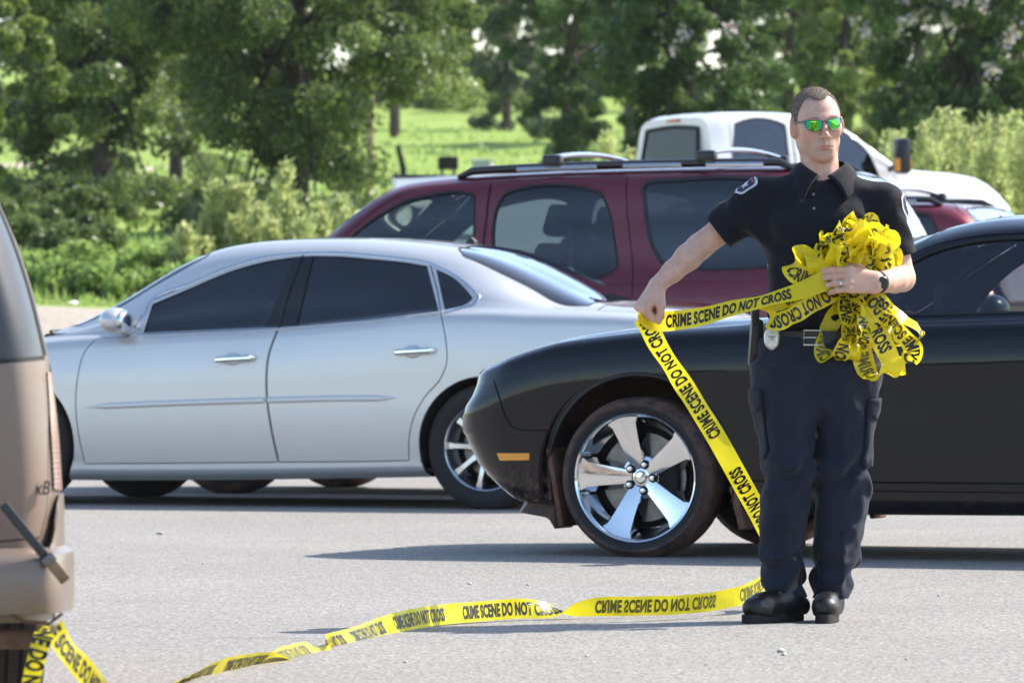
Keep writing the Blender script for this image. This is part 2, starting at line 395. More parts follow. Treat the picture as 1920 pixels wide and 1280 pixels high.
class Shell:
    """cuts a Loft into panels. regions: (key, polygon) in (u, arc) space; later regions win; key None = opening"""
    def __init__(s, loft, regions, spacing=0.05):
        s.lf = loft; s.regions = regions
        L, A = loft.L, loft.arc
        nu, na = int(L/spacing), int(A/spacing); pts = []; edges = []
        def ring(poly, closed=True):
            b = len(pts); pts.extend([(max(0, min(L, q[0])), max(0, min(A, q[1]))) for q in poly]); n = len(poly)
            edges.extend([(b+i, b+(i+1) % n) for i in range(n if closed else n-1)])
        rect = [(L*i/nu, 0) for i in range(nu)]+[(L, A*i/na) for i in range(na)]+[(L*(nu-i)/nu, A) for i in range(nu)]+[(0, A*(na-i)/na) for i in range(na)]
        ring(rect)
        for k, poly in regions: ring(poly)
        for i in range(1, nu):
            for j in range(1, na): pts.append((L*(i+(0.5 if j % 2 else 0)*0.9)/nu, A*j/na))
        r = delaunay_2d_cdt([Vector(p) for p in pts], edges, [], 0, 1e-5)
        s.v = np.array([tuple(p) for p in r[0]]); s.f = np.array([f for f in r[2] if len(f) == 3])
        c = s.v[s.f].mean(axis=1); s.key = np.array(['body']*len(s.f), dtype=object)
        for k, poly in regions: s.key[pip(poly, c[:, 0], c[:, 1])] = k
        s.P = loft.ev(s.v[:, 0], s.v[:, 1]/A); s.Nn = loft.nrm(s.v[:, 0], s.v[:, 1]/A)
        a = s.v[s.f]; area = np.cross(a[:, 1]-a[:, 0], a[:, 2]-a[:, 0]); fl = area < 0; s.f[fl] = s.f[fl][:, ::-1]
    def part(s, key, mat, name, parent, sides='both', off=0.0, extra=None):
        keys = key if isinstance(key, (list, tuple)) else [key]
        sel = s.f[np.isin(s.key, keys)]
        if len(sel) == 0: print('EMPTY REGION', key); return None
        ids, inv = np.unique(sel, return_inverse=True); f = inv.reshape(-1, 3); P = s.P[ids]+s.Nn[ids]*off; n = s.Nn[ids]
        V, Nr, Fs = [], [], []
        if sides in ('near', 'both'):
            V += list(P); Nr += list(n); Fs += [tuple(q) for q in f]
        if sides in ('far', 'both'):
            o = len(V); mir = np.array([1, -1, 1]); V += list(P*mir); Nr += list(n*mir); Fs += [tuple(q[::-1]+o) for q in f]
        if extra is not None:
            o = len(V); ev_, ef_ = extra; V += list(ev_); Fs += [tuple(i+o for i in q) for q in ef_]
            Nr += list(flat_normals(ev_, ef_))
        return obj(name, V, Fs, mat, parent, normals=Nr)
    def lining(s, glass_keys, root):
        "dark inner skin behind the panels, so that no light leaks through the shut lines"
        ks = [k for k in set(s.key.tolist()) if k is not None and k not in glass_keys]
        return s.part(ks, M['interior'], 'inner_lining', root, off=-.024)
    def reveal(s, poly, depth, mat, name, parent, sign=1, out=0.0, inset=(0, 0, 0)):
        "strip running inwards round an opening"
        p = np.array(poly); A = s.lf.arc; P = s.lf.ev(p[:, 0], p[:, 1]/A); n = s.lf.nrm(p[:, 0], p[:, 1]/A)
        a = P+n*out; b = P-n*depth+np.array(inset); k = len(P); V = np.concatenate([a, b])
        if sign < 0: V = V*np.array([1, -1, 1])
        return obj(name, V, [(i, (i+1) % k, k+(i+1) % k, k+i) for i in range(k)], mat, parent)
    def bead(s, line, w, h, mat, name, parent, sign=1, closed=False, lift=0.0, taper=False):
        "a raised moulding of width w and height h following a line on the shell"
        p = np.array(line, float); A = s.lf.arc; k = len(p)
        nx = np.roll(p, -1, 0)-np.roll(p, 1, 0)
        if not closed: nx[0] = p[1]-p[0]; nx[-1] = p[-1]-p[-2]
        P = s.lf.ev(p[:, 0], p[:, 1]/A); n = s.lf.nrm(p[:, 0], p[:, 1]/A)
        T = np.roll(P, -1, 0)-np.roll(P, 1, 0)
        if not closed: T[0] = P[1]-P[0]; T[-1] = P[-1]-P[-2]
        T /= np.maximum(np.linalg.norm(T, axis=1, keepdims=True), 1e-9); B = np.cross(n, T)
        prof = [(-.5, -0.25), (-.5, .45), (-.3, .9), (0, 1.0), (.3, .9), (.5, .45), (.5, -0.25)]; m = len(prof); V = []
        for i in range(k):
            sc = 1.0
            if taper: sc = min(1.0, 0.15+(i if taper == 'start' else k-1-i)/max(1, k*0.16))
            for a, b in prof: V.append(P[i]+B[i]*a*w*sc+n[i]*(b*h*sc+lift))
        Fs = []
        for i in range(k if closed else k-1):
            for j in range(m-1):
                a, b = i*m+j, i*m+j+1; c, d = ((i+1) % k)*m+j+1, ((i+1) % k)*m+j; Fs.append((a, d, c, b))
        if not closed: Fs += [tuple(range(m)), tuple(reversed(range((k-1)*m, k*m)))]
        V = np.array(V)
        if sign < 0: V = V*np.array([1, -1, 1]); Fs = [tuple(reversed(f)) for f in Fs]
        return obj(name, V, Fs, mat, parent, sharp=50)
    def closure(s):
        "underside and the two end caps"
        A = s.lf.arc; V = []; Fs = []; L = s.lf.L
        us = np.linspace(0, L, 40); b = s.lf.ev(us, np.zeros(40)); o = 0
        for p in b: V += [p, p*np.array([1, -1, 1])]
        Fs += [(2*i, 2*i+1, 2*i+3, 2*i+2) for i in range(39)]
        for uu, flip in ((0, False), (L, True)):
            o = len(V); tt = np.linspace(0, 1, 40); q = s.lf.ev(np.full(40, uu), tt)
            for p in q: V += [p, p*np.array([1, -1, 1])]
            for i in range(39):
                f = (o+2*i, o+2*i+2, o+2*i+3, o+2*i+1); Fs.append(tuple(reversed(f)) if not flip else f)
        return np.array(V), Fs

def flat_normals(V, Fs):
    V = np.array([tuple(v) for v in V]); n = np.zeros_like(V)
    for f in Fs:
        p = V[list(f)]; c = np.cross(p[2]-p[0], p[3]-p[1]) if len(f) == 4 else np.cross(p[1]-p[0], p[2]-p[0])
        for i in f: n[i] += c
    l = np.linalg.norm(n, axis=1, keepdims=True); return n/np.maximum(l, 1e-9)

def circle_side(lf, cu, cz, r, a0=0.0, zmin=None, n=64, ru=None):
    "arch opening: circle clipped at the sill"
    pts = []
    for i in range(n):
        a = 2*math.pi*i/n; z = cz+r*math.sin(a); u = cu+(ru or r)*math.cos(a)
        pts.append((u, lf.t_of_z(u, max(z, 0.0))*lf.arc if z > lf.ev([u], [0])[0, 2] else 0.0))
    return pts

# ------------------------------------------------------------------ wheels
def make_wheel(parent, pos, R, rim_r, width, style, mud=False, sign=1, turn=0.0, phase=0.0):
    """a wheel as tyre, rim, brake disc and nuts. axis along the car's y; outer face points to -y for sign=1"""
    w = empty('wheel', pos); w.parent = parent
    w.rotation_euler = (math.radians(90) if sign > 0 else math.radians(-90), 0, turn)
    h = width/2; T = MB()
    prof = [(rim_r*0.985, -h*0.80), (rim_r+0.012, -h*0.98), (rim_r+(R-rim_r)*.55, -h*1.04), (R-0.022, -h*0.93), (R-0.006, -h*0.80), (R, -h*0.6)]
    for g in (-.36, 0, .36):
        prof += [(R, (g-.05)*h), (R-.008, (g-.045)*h), (R-.008, (g+.045)*h), (R, (g+.05)*h)]
    prof += [(R, h*0.6), (R-0.006, h*0.80), (R-0.022, h*0.93), (rim_r+(R-rim_r)*.62, h*1.05), (rim_r+(R-rim_r)*.5, h*1.035), (rim_r+0.012, h*0.98), (rim_r*0.985, h*0.80)]
    T.lathe(prof, 72); T.build('tyre', M['tyre_mud'] if mud else M['tyre'], w, sharp=50)
    met = M['chrome'] if style == 'five' else M['alloy']
    Rm = MB(); fo = h*0.86
    Rm.lathe([(rim_r*0.97, -h*.8), (rim_r*0.80, -h*.5), (rim_r*0.82, h*.2), (rim_r*0.93, h*.55), (rim_r*0.955, h*.80), (rim_r*0.985, h*.93), (rim_r*1.012, h*.97), (rim_r*1.02, h*.86)], 72)
    if style == 'five':
        for k in range(5):
            a = phase+2*math.pi*k/5; rot = Matrix.Rotation(a, 4, 'Z')
            # a broad spoke that narrows towards the hub, with a raised flat and sloping flanks
            sec = [(0.040, 0.027, 0.040, .36), (0.085, 0.033, 0.050, .46), (rim_r*.60, 0.043, 0.062, .62), (rim_r*.84, 0.054, 0.076, .74), (rim_r*.965, 0.078, 0.104, .82)]
            vs_ = []; fs_ = []
            for (r, a1, a2, zz) in sec:
                top = h*zz; vs_ += [rot @ Vector(q) for q in [(r, -a2, top-0.045), (r, -a1, top), (r, 0, top+0.004), (r, a1, top), (r, a2, top-0.045)]]
            for i in range(len(sec)-1):
                for j in range(4): fs_.append((i*5+j, (i+1)*5+j, (i+1)*5+j+1, i*5+j+1))
            Rm.add(vs_, fs_)
        Rm.lathe([(0.0, h*.43), (0.022, h*.42), (0.028, h*.36), (0.070, h*.30), (0.092, h*.24), (0.096, h*.0)], 40)
    else:
        ns = style
        for k in range(ns):
            a = phase+2*math.pi*k/ns; rot = Matrix.Rotation(a, 4, 'Z')
            sec = [(0.05, .020, .030, .62), (rim_r*.5, .012, .021, .72), (rim_r*.8, .012, .020, .74), (rim_r*.955, .018, .03, .72)]
            vs_ = []; fs_ = []
            for (r, a1, a2, zz) in sec:
                top = h*zz; vs_ += [rot @ Vector(q) for q in [(r, -a2, top-0.035), (r, -a1, top), (r, a1, top), (r, a2, top-0.035)]]
            for i in range(len(sec)-1):
                for j in range(3): fs_.append((i*4+j, (i+1)*4+j, (i+1)*4+j+1, i*4+j+1))
            Rm.add(vs_, fs_)
        Rm.lathe([(0, h*.72), (0.03, h*.71), (0.05, h*.62), (0.075, h*.5), (0.08, h*.1)], 32)
    rim = Rm.build('rim', met, w, sharp=28)
    for k in range(5):
        a = phase+math.pi/5+2*math.pi*k/5; rr = 0.058; Mx = Matrix.Translation((rr*math.cos(a), rr*math.sin(a), h*.36))
        MB().lathe([(0.0, .024), (.009, .023), (.0125, .015), (.0125, -.004)], 12, Mx).build('lug_nut', met, rim)
        MB().lathe([(.0125, .010), (.019, .008), (.020, -.006)], 14, Mx).build('lug_seat', M['under'], rim)
    D = MB(); D.lathe([(0.07, -h*.02), (rim_r*.70, -h*.02), (rim_r*.70, -h*.16), (0.07, -h*.16)], 48); D.build('brake_disc', M['disc'], w)
    a = math.radians(205 if sign > 0 else 0); C = MB(); C.box((0.115, 0.0, -h*.02), (.10, .17, .07), Matrix.Rotation(0.0, 3, 'Z')); C.build('brake_caliper', M['under'], w, bevel=.012)
    B = MB(); B.lathe([(0.0, -h*.3), (rim_r*.80, -h*.3)], 40); B.build('wheel_backing', M['under'], w)
    return w

def wheel_well(parent, cu, cz, r, y_out, depth, sign, mat=None):
    "dark liner behind an arch opening"
    n = 40; V = []; Fs = []
    for i in range(n+1):
        a = -0.25+(math.pi+.5)*i/n; c, s_ = math.cos(a), math.sin(a)
        V += [(cu+r*c, -y_out*sign, cz+r*s_), (cu+r*c, -(y_out-depth)*sign, cz+r*s_)]
    Fs = [(2*i, 2*i+1, 2*i+3, 2*i+2) for i in range(n)]
    o = len(V); V.append((cu, -(y_out-depth)*sign, cz)); Fs += [(2*i+1, o, 2*i+3) for i in range(n)]
    return obj('wheel_liner', V, Fs, mat or M['under'], parent)

def car_frame(px, scale, u0, y0, deg, z=0.0):
    "world pose of a car whose local point (u0, y0) stands at photo column px with a given scale (px per metre)"
    a = math.radians(deg); Yw = F_PX/scale; Xw = (px-CX)/scale; c, s_ = math.cos(a), math.sin(a)
    ox = Xw-(u0*c+y0*s_); oy = Yw-(-u0*s_+y0*c)
    return Vector((ox, oy, z)), -a

def seat(parent, u, y, z, mat, name='seat', hgt=0.58, w=0.48):
    m = MB(); m.box((u, y, z), (0.5, w, 0.14)); b = MB()
    Rm = Matrix.Rotation(math.radians(17), 3, 'Y')
    s_ = m.build(name, mat, parent, bevel=.04)
    b.box((u+.29, y, z+hgt/2), (0.12, w*.95, hgt), Rm, taper=(0.9, .8)); b.build('backrest', mat, s_, bevel=.045)
    hr = MB(); hr.box((u+.40, y, z+hgt+.12), (0.09, w*.52, .19), Rm); hr.build('headrest', mat, s_, bevel=.035)
    return s_
def steering(parent, u, y, z, r=.185):
    Rm = Matrix.Translation((u, y, z)) @ Matrix.Rotation(math.radians(65), 4, "Y")
    m = MB(); n = 28; pts = [Rm @ Vector((r*math.cos(2*math.pi*i/n), r*math.sin(2*math.pi*i/n), 0)) for i in range(n+1)]
    m.tube(pts, .017, 8); m.tube([Rm @ Vector((0, -r, 0)), Rm @ Vector((0, r, 0))], .02, 6); m.tube([Rm @ Vector((0, 0, 0)), Rm @ Vector((0, 0, -.35))], .04, 8)
    return m.build('steering_wheel', M['interior'], parent)

def end_caps(V, Fs, mat, root):
    "front and rear bumper faces, welded strips"
    for nm, fs in (('front_bumper', Fs[39:78]), ('rear_bumper', Fs[78:])):
        ids = sorted({i for f in fs for i in f}); mp = {}; VV = []
        for i in ids:
            k = tuple(np.round(V[i], 4)); 
            if k not in mp: mp[k] = len(VV); VV.append(V[i])
        FF = []
        for f in fs:
            q = [mp[tuple(np.round(V[i], 4))] for i in f]; q = [a for k, a in enumerate(q) if a != q[k-1]]
            if len(q) > 2: FF.append(q)
        obj(nm, VV, FF, mat, root, smooth=False)
# ------------------------------------------------------------------ silver sedan
def T(*pairs):
    x, y = zip(*pairs); return lambda u: pchip(x, y, u)
def rails_from(L, specs, n=90):
    us = np.linspace(0, L, n); out = []
    for sp in specs:
        y, z = sp[0](us), sp[1](us); dx = sp[2](us) if len(sp) > 2 else np.zeros(n)
        out.append([(a, b, c, d) for a, b, c, d in zip(us, y, z, dx)])
    return out

def build_sedan():
    L = 5.03
    plan = T((0, .50), (.06, .62), (.2, .76), (.45, .85), (.9, .905), (1.4, .92), (3.6, .925), (4.3, .905), (4.7, .87), (4.9, .81), (5.0, .72), (5.03, .62))
    zs = T((0, .60), (.2, .70), (.5, .79), (.8, .85), (1.1, .882), (1.4, .908), (1.784, .928), (2.53, .962), (3.0, .995), (3.55, 1.045), (3.85, 1.05), (4.1, 1.04), (4.7, 1.03), (4.97, .97), (5.03, .90))
    zb = T((0, .25), (.3, .20), (1.3, .14), (3.45, .175), (4.4, .22), (5.03, .32))
    cz = T((0, .62), (.2, .74), (.45, .83), (.724, .895), (1.0, .93), (1.12, .945), (1.3, 1.03), (1.5, 1.15), (1.7, 1.27), (1.9, 1.38), (2.05, 1.43), (2.2, 1.455), (2.4, 1.473), (2.63, 1.478), (2.9, 1.476), (3.15, 1.464), (3.37, 1.445), (3.58, 1.42), (3.75, 1.375), (3.95, 1.295), (4.2, 1.185), (4.4, 1.11), (4.5, 1.098), (4.7, 1.09), (4.95, 1.04), (5.03, .93))
    y7 = T((0, .30), (.3, .50), (.9, .60), (1.2, .73), (1.41, .735), (1.61, .705), (1.775, .68), (1.94, .66), (2.1, .645), (2.22, .635), (2.5, .615), (2.9, .605), (3.2, .60), (3.45, .59), (3.6, .58), (3.8, .575), (4.0, .575), (4.2, .59), (4.4, .59), (4.7, .55), (4.95, .48), (5.03, .38))
    z7 = T((0, .615), (.3, .785), (.9, .905), (1.15, .935), (1.41, .99), (1.61, 1.075), (1.775, 1.175), (1.94, 1.268), (2.1, 1.34), (2.22, 1.378), (2.5, 1.413), (2.9, 1.423), (3.2, 1.41), (3.45, 1.383), (3.6, 1.355), (3.8, 1.28), (4.0, 1.185), (4.2, 1.10), (4.4, 1.075), (4.7, 1.075), (4.95, 1.02), (5.03, .92))
    y5 = lambda u: plan(u)*T((0, .86), (1.0, .86), (1.5, .875), (3.7, .875), (4.2, .86), (5.03, .84))(u)
    z5 = lambda u: np.minimum(zs(u)+T((0, .01), (.6, .035), (1.3, .03), (1.7, .03), (3.6, .035), (4.1, .035), (5.03, .01))(u), z7(u)-.004)
    specs = [
        (lambda u: plan(u)*.90, zb),
        (lambda u: plan(u)*.965, lambda u: zb(u)+.035),
        (lambda u: plan(u)*.975, lambda u: zb(u)+.10),
        (lambda u: plan(u)*1.0, lambda u: zb(u)+.30),
        (lambda u: plan(u)*1.0, lambda u: zb(u)+.45+0*u),
        (lambda u: plan(u)*.985, lambda u: zs(u)-.12),
        (lambda u: plan(u)*.945, zs),
        (y5, z5),
        (lambda u: y5(u)*.55+y7(u)*.45+.016, lambda u: z5(u)*.55+z7(u)*.45),
        (lambda u: y7(u)+.012, lambda u: z7(u)-.012-.02*(z7(u)-z5(u))),
        (lambda u: y7(u)-.05, lambda u: z7(u)+(cz(u)-z7(u))*.30),
        (lambda u: y7(u)*.5, lambda u: z7(u)+(cz(u)-z7(u))*.82),
        (lambda u: 0*u, cz)]
    lf = Loft(L, rails_from(L, specs), 0.05)
    loc, rz = car_frame(908, 350, 3.857, -.90, 22)
    root = empty('sedan', loc, rz, 'silver four-door sedan with tinted windows and chrome window trim', 'car')
    lf.pose(Matrix.Translation(loc) @ Matrix.Rotation(rz, 4, 'Z'))
    fw = lf.pix([(269, 624), (286, 570), (357, 540), (434, 508), (500, 490), (552, 482), (498, 614)], corner=35)
    bp = lf.pix([(552, 482), (587, 480), (556, 610), (498, 614)], corner=30)
    rw = lf.pix([(587, 480), (640, 481), (699, 486), (760, 492), (801, 499), (823, 584), (690, 599), (556, 610)], corner=35)
    qw = lf.pix([(818, 505), (852, 522), (876, 545), (887, 559), (880, 566), (834, 581), (826, 545)], corner=55)
    fd = lf.pix([(182, 635), (162, 656), (146, 710), (143, 764), (149, 819), (160, 868), (330, 867), (520, 865), (507, 805), (498, 737), (502, 665), (519, 617), (546, 540), (567, 478), (500, 485), (434, 502), (357, 534), (284, 564), (262, 600), (240, 632)], corner=35)
    rd = lf.pix([(523, 617), (506, 665), (502, 737), (511, 805), (524, 865), (660, 864), (766, 862), (766, 822), (773, 787), (795, 744), (825, 709), (836, 682), (835, 639), (826, 590), (822, 560), (805, 493), (760, 485), (699, 480), (640, 476), (571, 476), (550, 540)], corner=35)
    def grow(poly, w): return band(list(poly)+[poly[0]], w)
    rwin = lf.top([(3.60, .545), (3.80, .555), (4.0, .555), (4.20, .575), (4.31, .54), (4.345, .3), (4.355, .0), (4.36, -.02), (3.50, -.02), (3.50, .0), (3.515, .3), (3.54, .47)], closed=True)
    wsh = lf.top([(1.36, .70), (1.61, .665), (1.775, .64), (1.94, .62), (2.07, .585), (2.06, .4), (2.04, .0), (2.04, -.02), (1.17, -.02), (1.17, .0), (1.19, .4), (1.24, .62)], closed=True)
    a1 = circle_side(lf, 1.05, .345, .375); a2 = circle_side(lf, 3.857, .345, .375)
    hood = band(lf.top([(.25, .45), (.7, .66), (1.05, .74), (1.2, .78)], closed=False), .007)
    trunk = band(lf.top([(4.42, 0.0), (4.41, .4), (4.38, .62), (4.5, .68), (4.75, .66), (4.97, .58)], closed=False), .007)
    hl = lf.side([(.10, .60), (.25, .66), (.55, .72), (.62, .68), (.45, .60), (.15, .55)]); tl = lf.side([(4.72, .93), (4.98, .88), (5.0, .78), (4.90, .72), (4.74, .78)])
    b1 = band(lf.side([(.62, .68), (.70, .55), (.69, .38)], closed=False), .006)
    regs = [('gap', hood), ('gap', trunk), ('gap', b1), ('rubber2', grow(rwin, .022)), ('rear_glass', rwin), ('rubber', grow(wsh, .022)), ('windshield', wsh),
            ('gap', grow(fd, .011)), ('front_door', fd), ('gap', grow(rd, .011)), ('rear_door', rd),
            ('pillar', bp), ('front_glass', fw), ('rear_door_glass', rw), ('quarter_glass', qw), ('head', hl), ('tail', tl), (None, a1), (None, a2)]
    # the door shut line runs up through the blacked-out pillar
    seam = band([lf.cast(521, 616), lf.cast(533, 580), lf.cast(546, 540), lf.cast(557, 510), lf.cast(569, 479)], .006)
    regs.append(('gap', seam))
    sh = Shell(lf, regs)
    body = sh.part('body', M['silver'], 'body', root); sh.lining(('rear_glass', 'windshield', 'front_glass', 'rear_door_glass', 'quarter_glass'), root)
    V, Fs = sh.closure(); obj('underside', V, Fs[:39], M['under'], root, smooth=False); end_caps(V, Fs, M['silver'], root)
    sh.part('gap', M['gap'], 'panel_gap', body, off=-.010); sh.part('rubber', M['rubber'], 'window_seal', body, off=.001); sh.part('rubber2', M['rubber'], 'window_seal', body, off=.001)
    sh.part('windshield', M['glass_mid'], 'windshield', root, off=-.004); sh.part('rear_glass', M['glass_rear'], 'rear_window', root, off=-.002)
    for side, sg in (('near', 1), ('far', -1)):
        d1 = sh.part('front_door', M['silver'], 'door', root, side); d2 = sh.part('rear_door', M['silver'], 'door', root, side)
        sh.part('front_glass', M['glass_dark'], 'window', d1, side, -.008); sh.part('rear_door_glass', M['glass_vdark'], 'window', d2, side, -.008)
        sh.part('quarter_glass', M['glass_vdark'], 'quarter_window', root, side, -.006); sh.part('pillar', M['black_trim'], 'pillar_cover', body, side, .001)
        for poly, pr in ((fw, d1), (rw, d2), (qw, body)): sh.reveal(poly, .02, M['rubber'], 'window_seal', pr, sg)
        sh.part('head', M['clear_lens'], 'headlight', root, side, .002); sh.part('tail', M['red_lens'], 'tail_light', root, side, .002)
        # chrome surround of the side windows
        tr = [lf.cast(*p) for p in catmull([(262, 616), (284, 564), (357, 533), (434, 501), (500, 483), (569, 476), (640, 475), (699, 480), (760, 486), (803, 493), (835, 507), (866, 525), (889, 546), (898, 556), (893, 567), (870, 577), (832, 587)], 8, False, 60)]
        sh.bead(tr, .019, .007, M['trim_silver'], 'window_trim', root, sg)
        sl = [lf.cast(*p) for p in catmull([(266, 630), (350, 626), (498, 619), (556, 614), (690, 603), (825, 588)], 8, False)]
        sh.bead(sl, .016, .006, M['trim_silver'], 'sill_trim', root, sg)
        m1 = [lf.cast(*p) for p in catmull([(160, 763), (240, 759), (340, 755), (496, 750)], 10, False)]
        sh.bead(m1, .034, .011, M['silver'], 'side_moulding', d1, sg, taper='start')
        m2 = [lf.cast(*p) for p in catmull([(502, 750), (620, 747), (742, 746)], 10, False)]
        sh.bead(m2, .034, .011, M['silver'], 'side_moulding', d2, sg, taper='end')
        for (hx, hy, dr) in ((440, 673, d1), (777, 659, d2)):
            u, t = lf.cast(hx, hy); p = Vector(lf.ev([u], [t/lf.arc])[0]); p.y *= sg
            cup = MB(); cup.ellipsoid((p.x-.01, p.y, p.z), (.055, .012, .036), 20, 8); cup.build('handle_cup', M['silver'], dr)
            h = MB(); pts = [(p.x-.115, p.y-.002*sg, p.z-.006), (p.x-.095, p.y-.026*sg, p.z-.004), (p.x-.03, p.y-.036*sg, p.z), (p.x+.05, p.y-.036*sg, p.z+.004), (p.x+.10, p.y-.028*sg, p.z+.007), (p.x+.118, p.y-.003*sg, p.z+.008)]
            h.tube(pts, [.010, .016, .017, .017, .017, .012], 10); h.build('handle', M['chrome'], dr)
            k = MB(); k.ellipsoid((p.x+.095, p.y-.030*sg, p.z+.008), (.012, .010, .012), 12, 8); k.build('keyhole', M['trim_silver'], dr)
        # mirror
        u, t = lf.cast(268, 614); p = Vector(lf.ev([u], [t/lf.arc])[0]); p.y *= sg
        mm = MB(); mm.ellipsoid((p.x-.10, p.y-.14*sg, p.z+.035), (.085, .115, .075), 20, 12); mm.tube([(p.x-.05, p.y+.01*sg, p.z-.03), (p.x-.09, p.y-.10*sg, p.z-.005)], .03, 8)
        mi = mm.build('mirror', M['silver'], root); g = MB(); g.ellipsoid((p.x-.047, p.y-.14*sg, p.z+.035), (.035, .098, .062), 20, 8); g.build('mirror_glass', M['chrome'], mi)
        for cu in (1.05, 3.857):
            wheel_well(root, cu, .345, .378, .905, .30, sg)
            make_wheel(root, (cu, -.79*sg, .340), .340, .232, .215, 9, sign=sg, phase=.32)
    # cabin
    cab = MB(); cab.box((2.75, 0, .40), (2.4, 1.5, .06)); cab.box((1.62, 0, .80), (.42, 1.42, .26)); cab.box((4.0, 0, 1.02), (.62, 1.25, .05)); cab.build('cabin', M['interior'], root, bevel=.02)
    for y in (-.38, .38): seat(root, 2.45, y, .55, M['seat'], hgt=.56)
    seat(root, 3.35, 0, .58, M['seat'], name='rear_bench', hgt=.5, w=1.3); steering(root, 2.02, -.38, .86)
    m = MB(); m.ellipsoid((1.98, 0, 1.26), (.03, .12, .04)); m.build('rear_view_mirror', M['interior'], root)
    a = MB(); a.tube([(3.42, 0, 1.435), (3.40, 0, 1.46)], [.035, .028], 10, flat=1); a.build('antenna', M['black_trim'], root)
    a = MB(); q = Vector(lf.ev([2.02], [.93])[0]); a.tube([(q.x, q.y, q.z-.01), (q.x+.012, q.y, q.z+.05)], [.006, .002], 6); a.build('antenna', M['black_trim'], root)
    w = MB(); w.tube([(1.16, -.66, .955), (1.22, -.1, .972)], .012, 6); w.tube([(1.14, -.1, .962), (1.20, .5, .970)], .012, 6); w.build('wiper', M['black_trim'], root)
    return root
build_sedan()
# ------------------------------------------------------------------ black muscle coupe
def grow(poly, w): return band(list(poly)+[poly[0]], w)

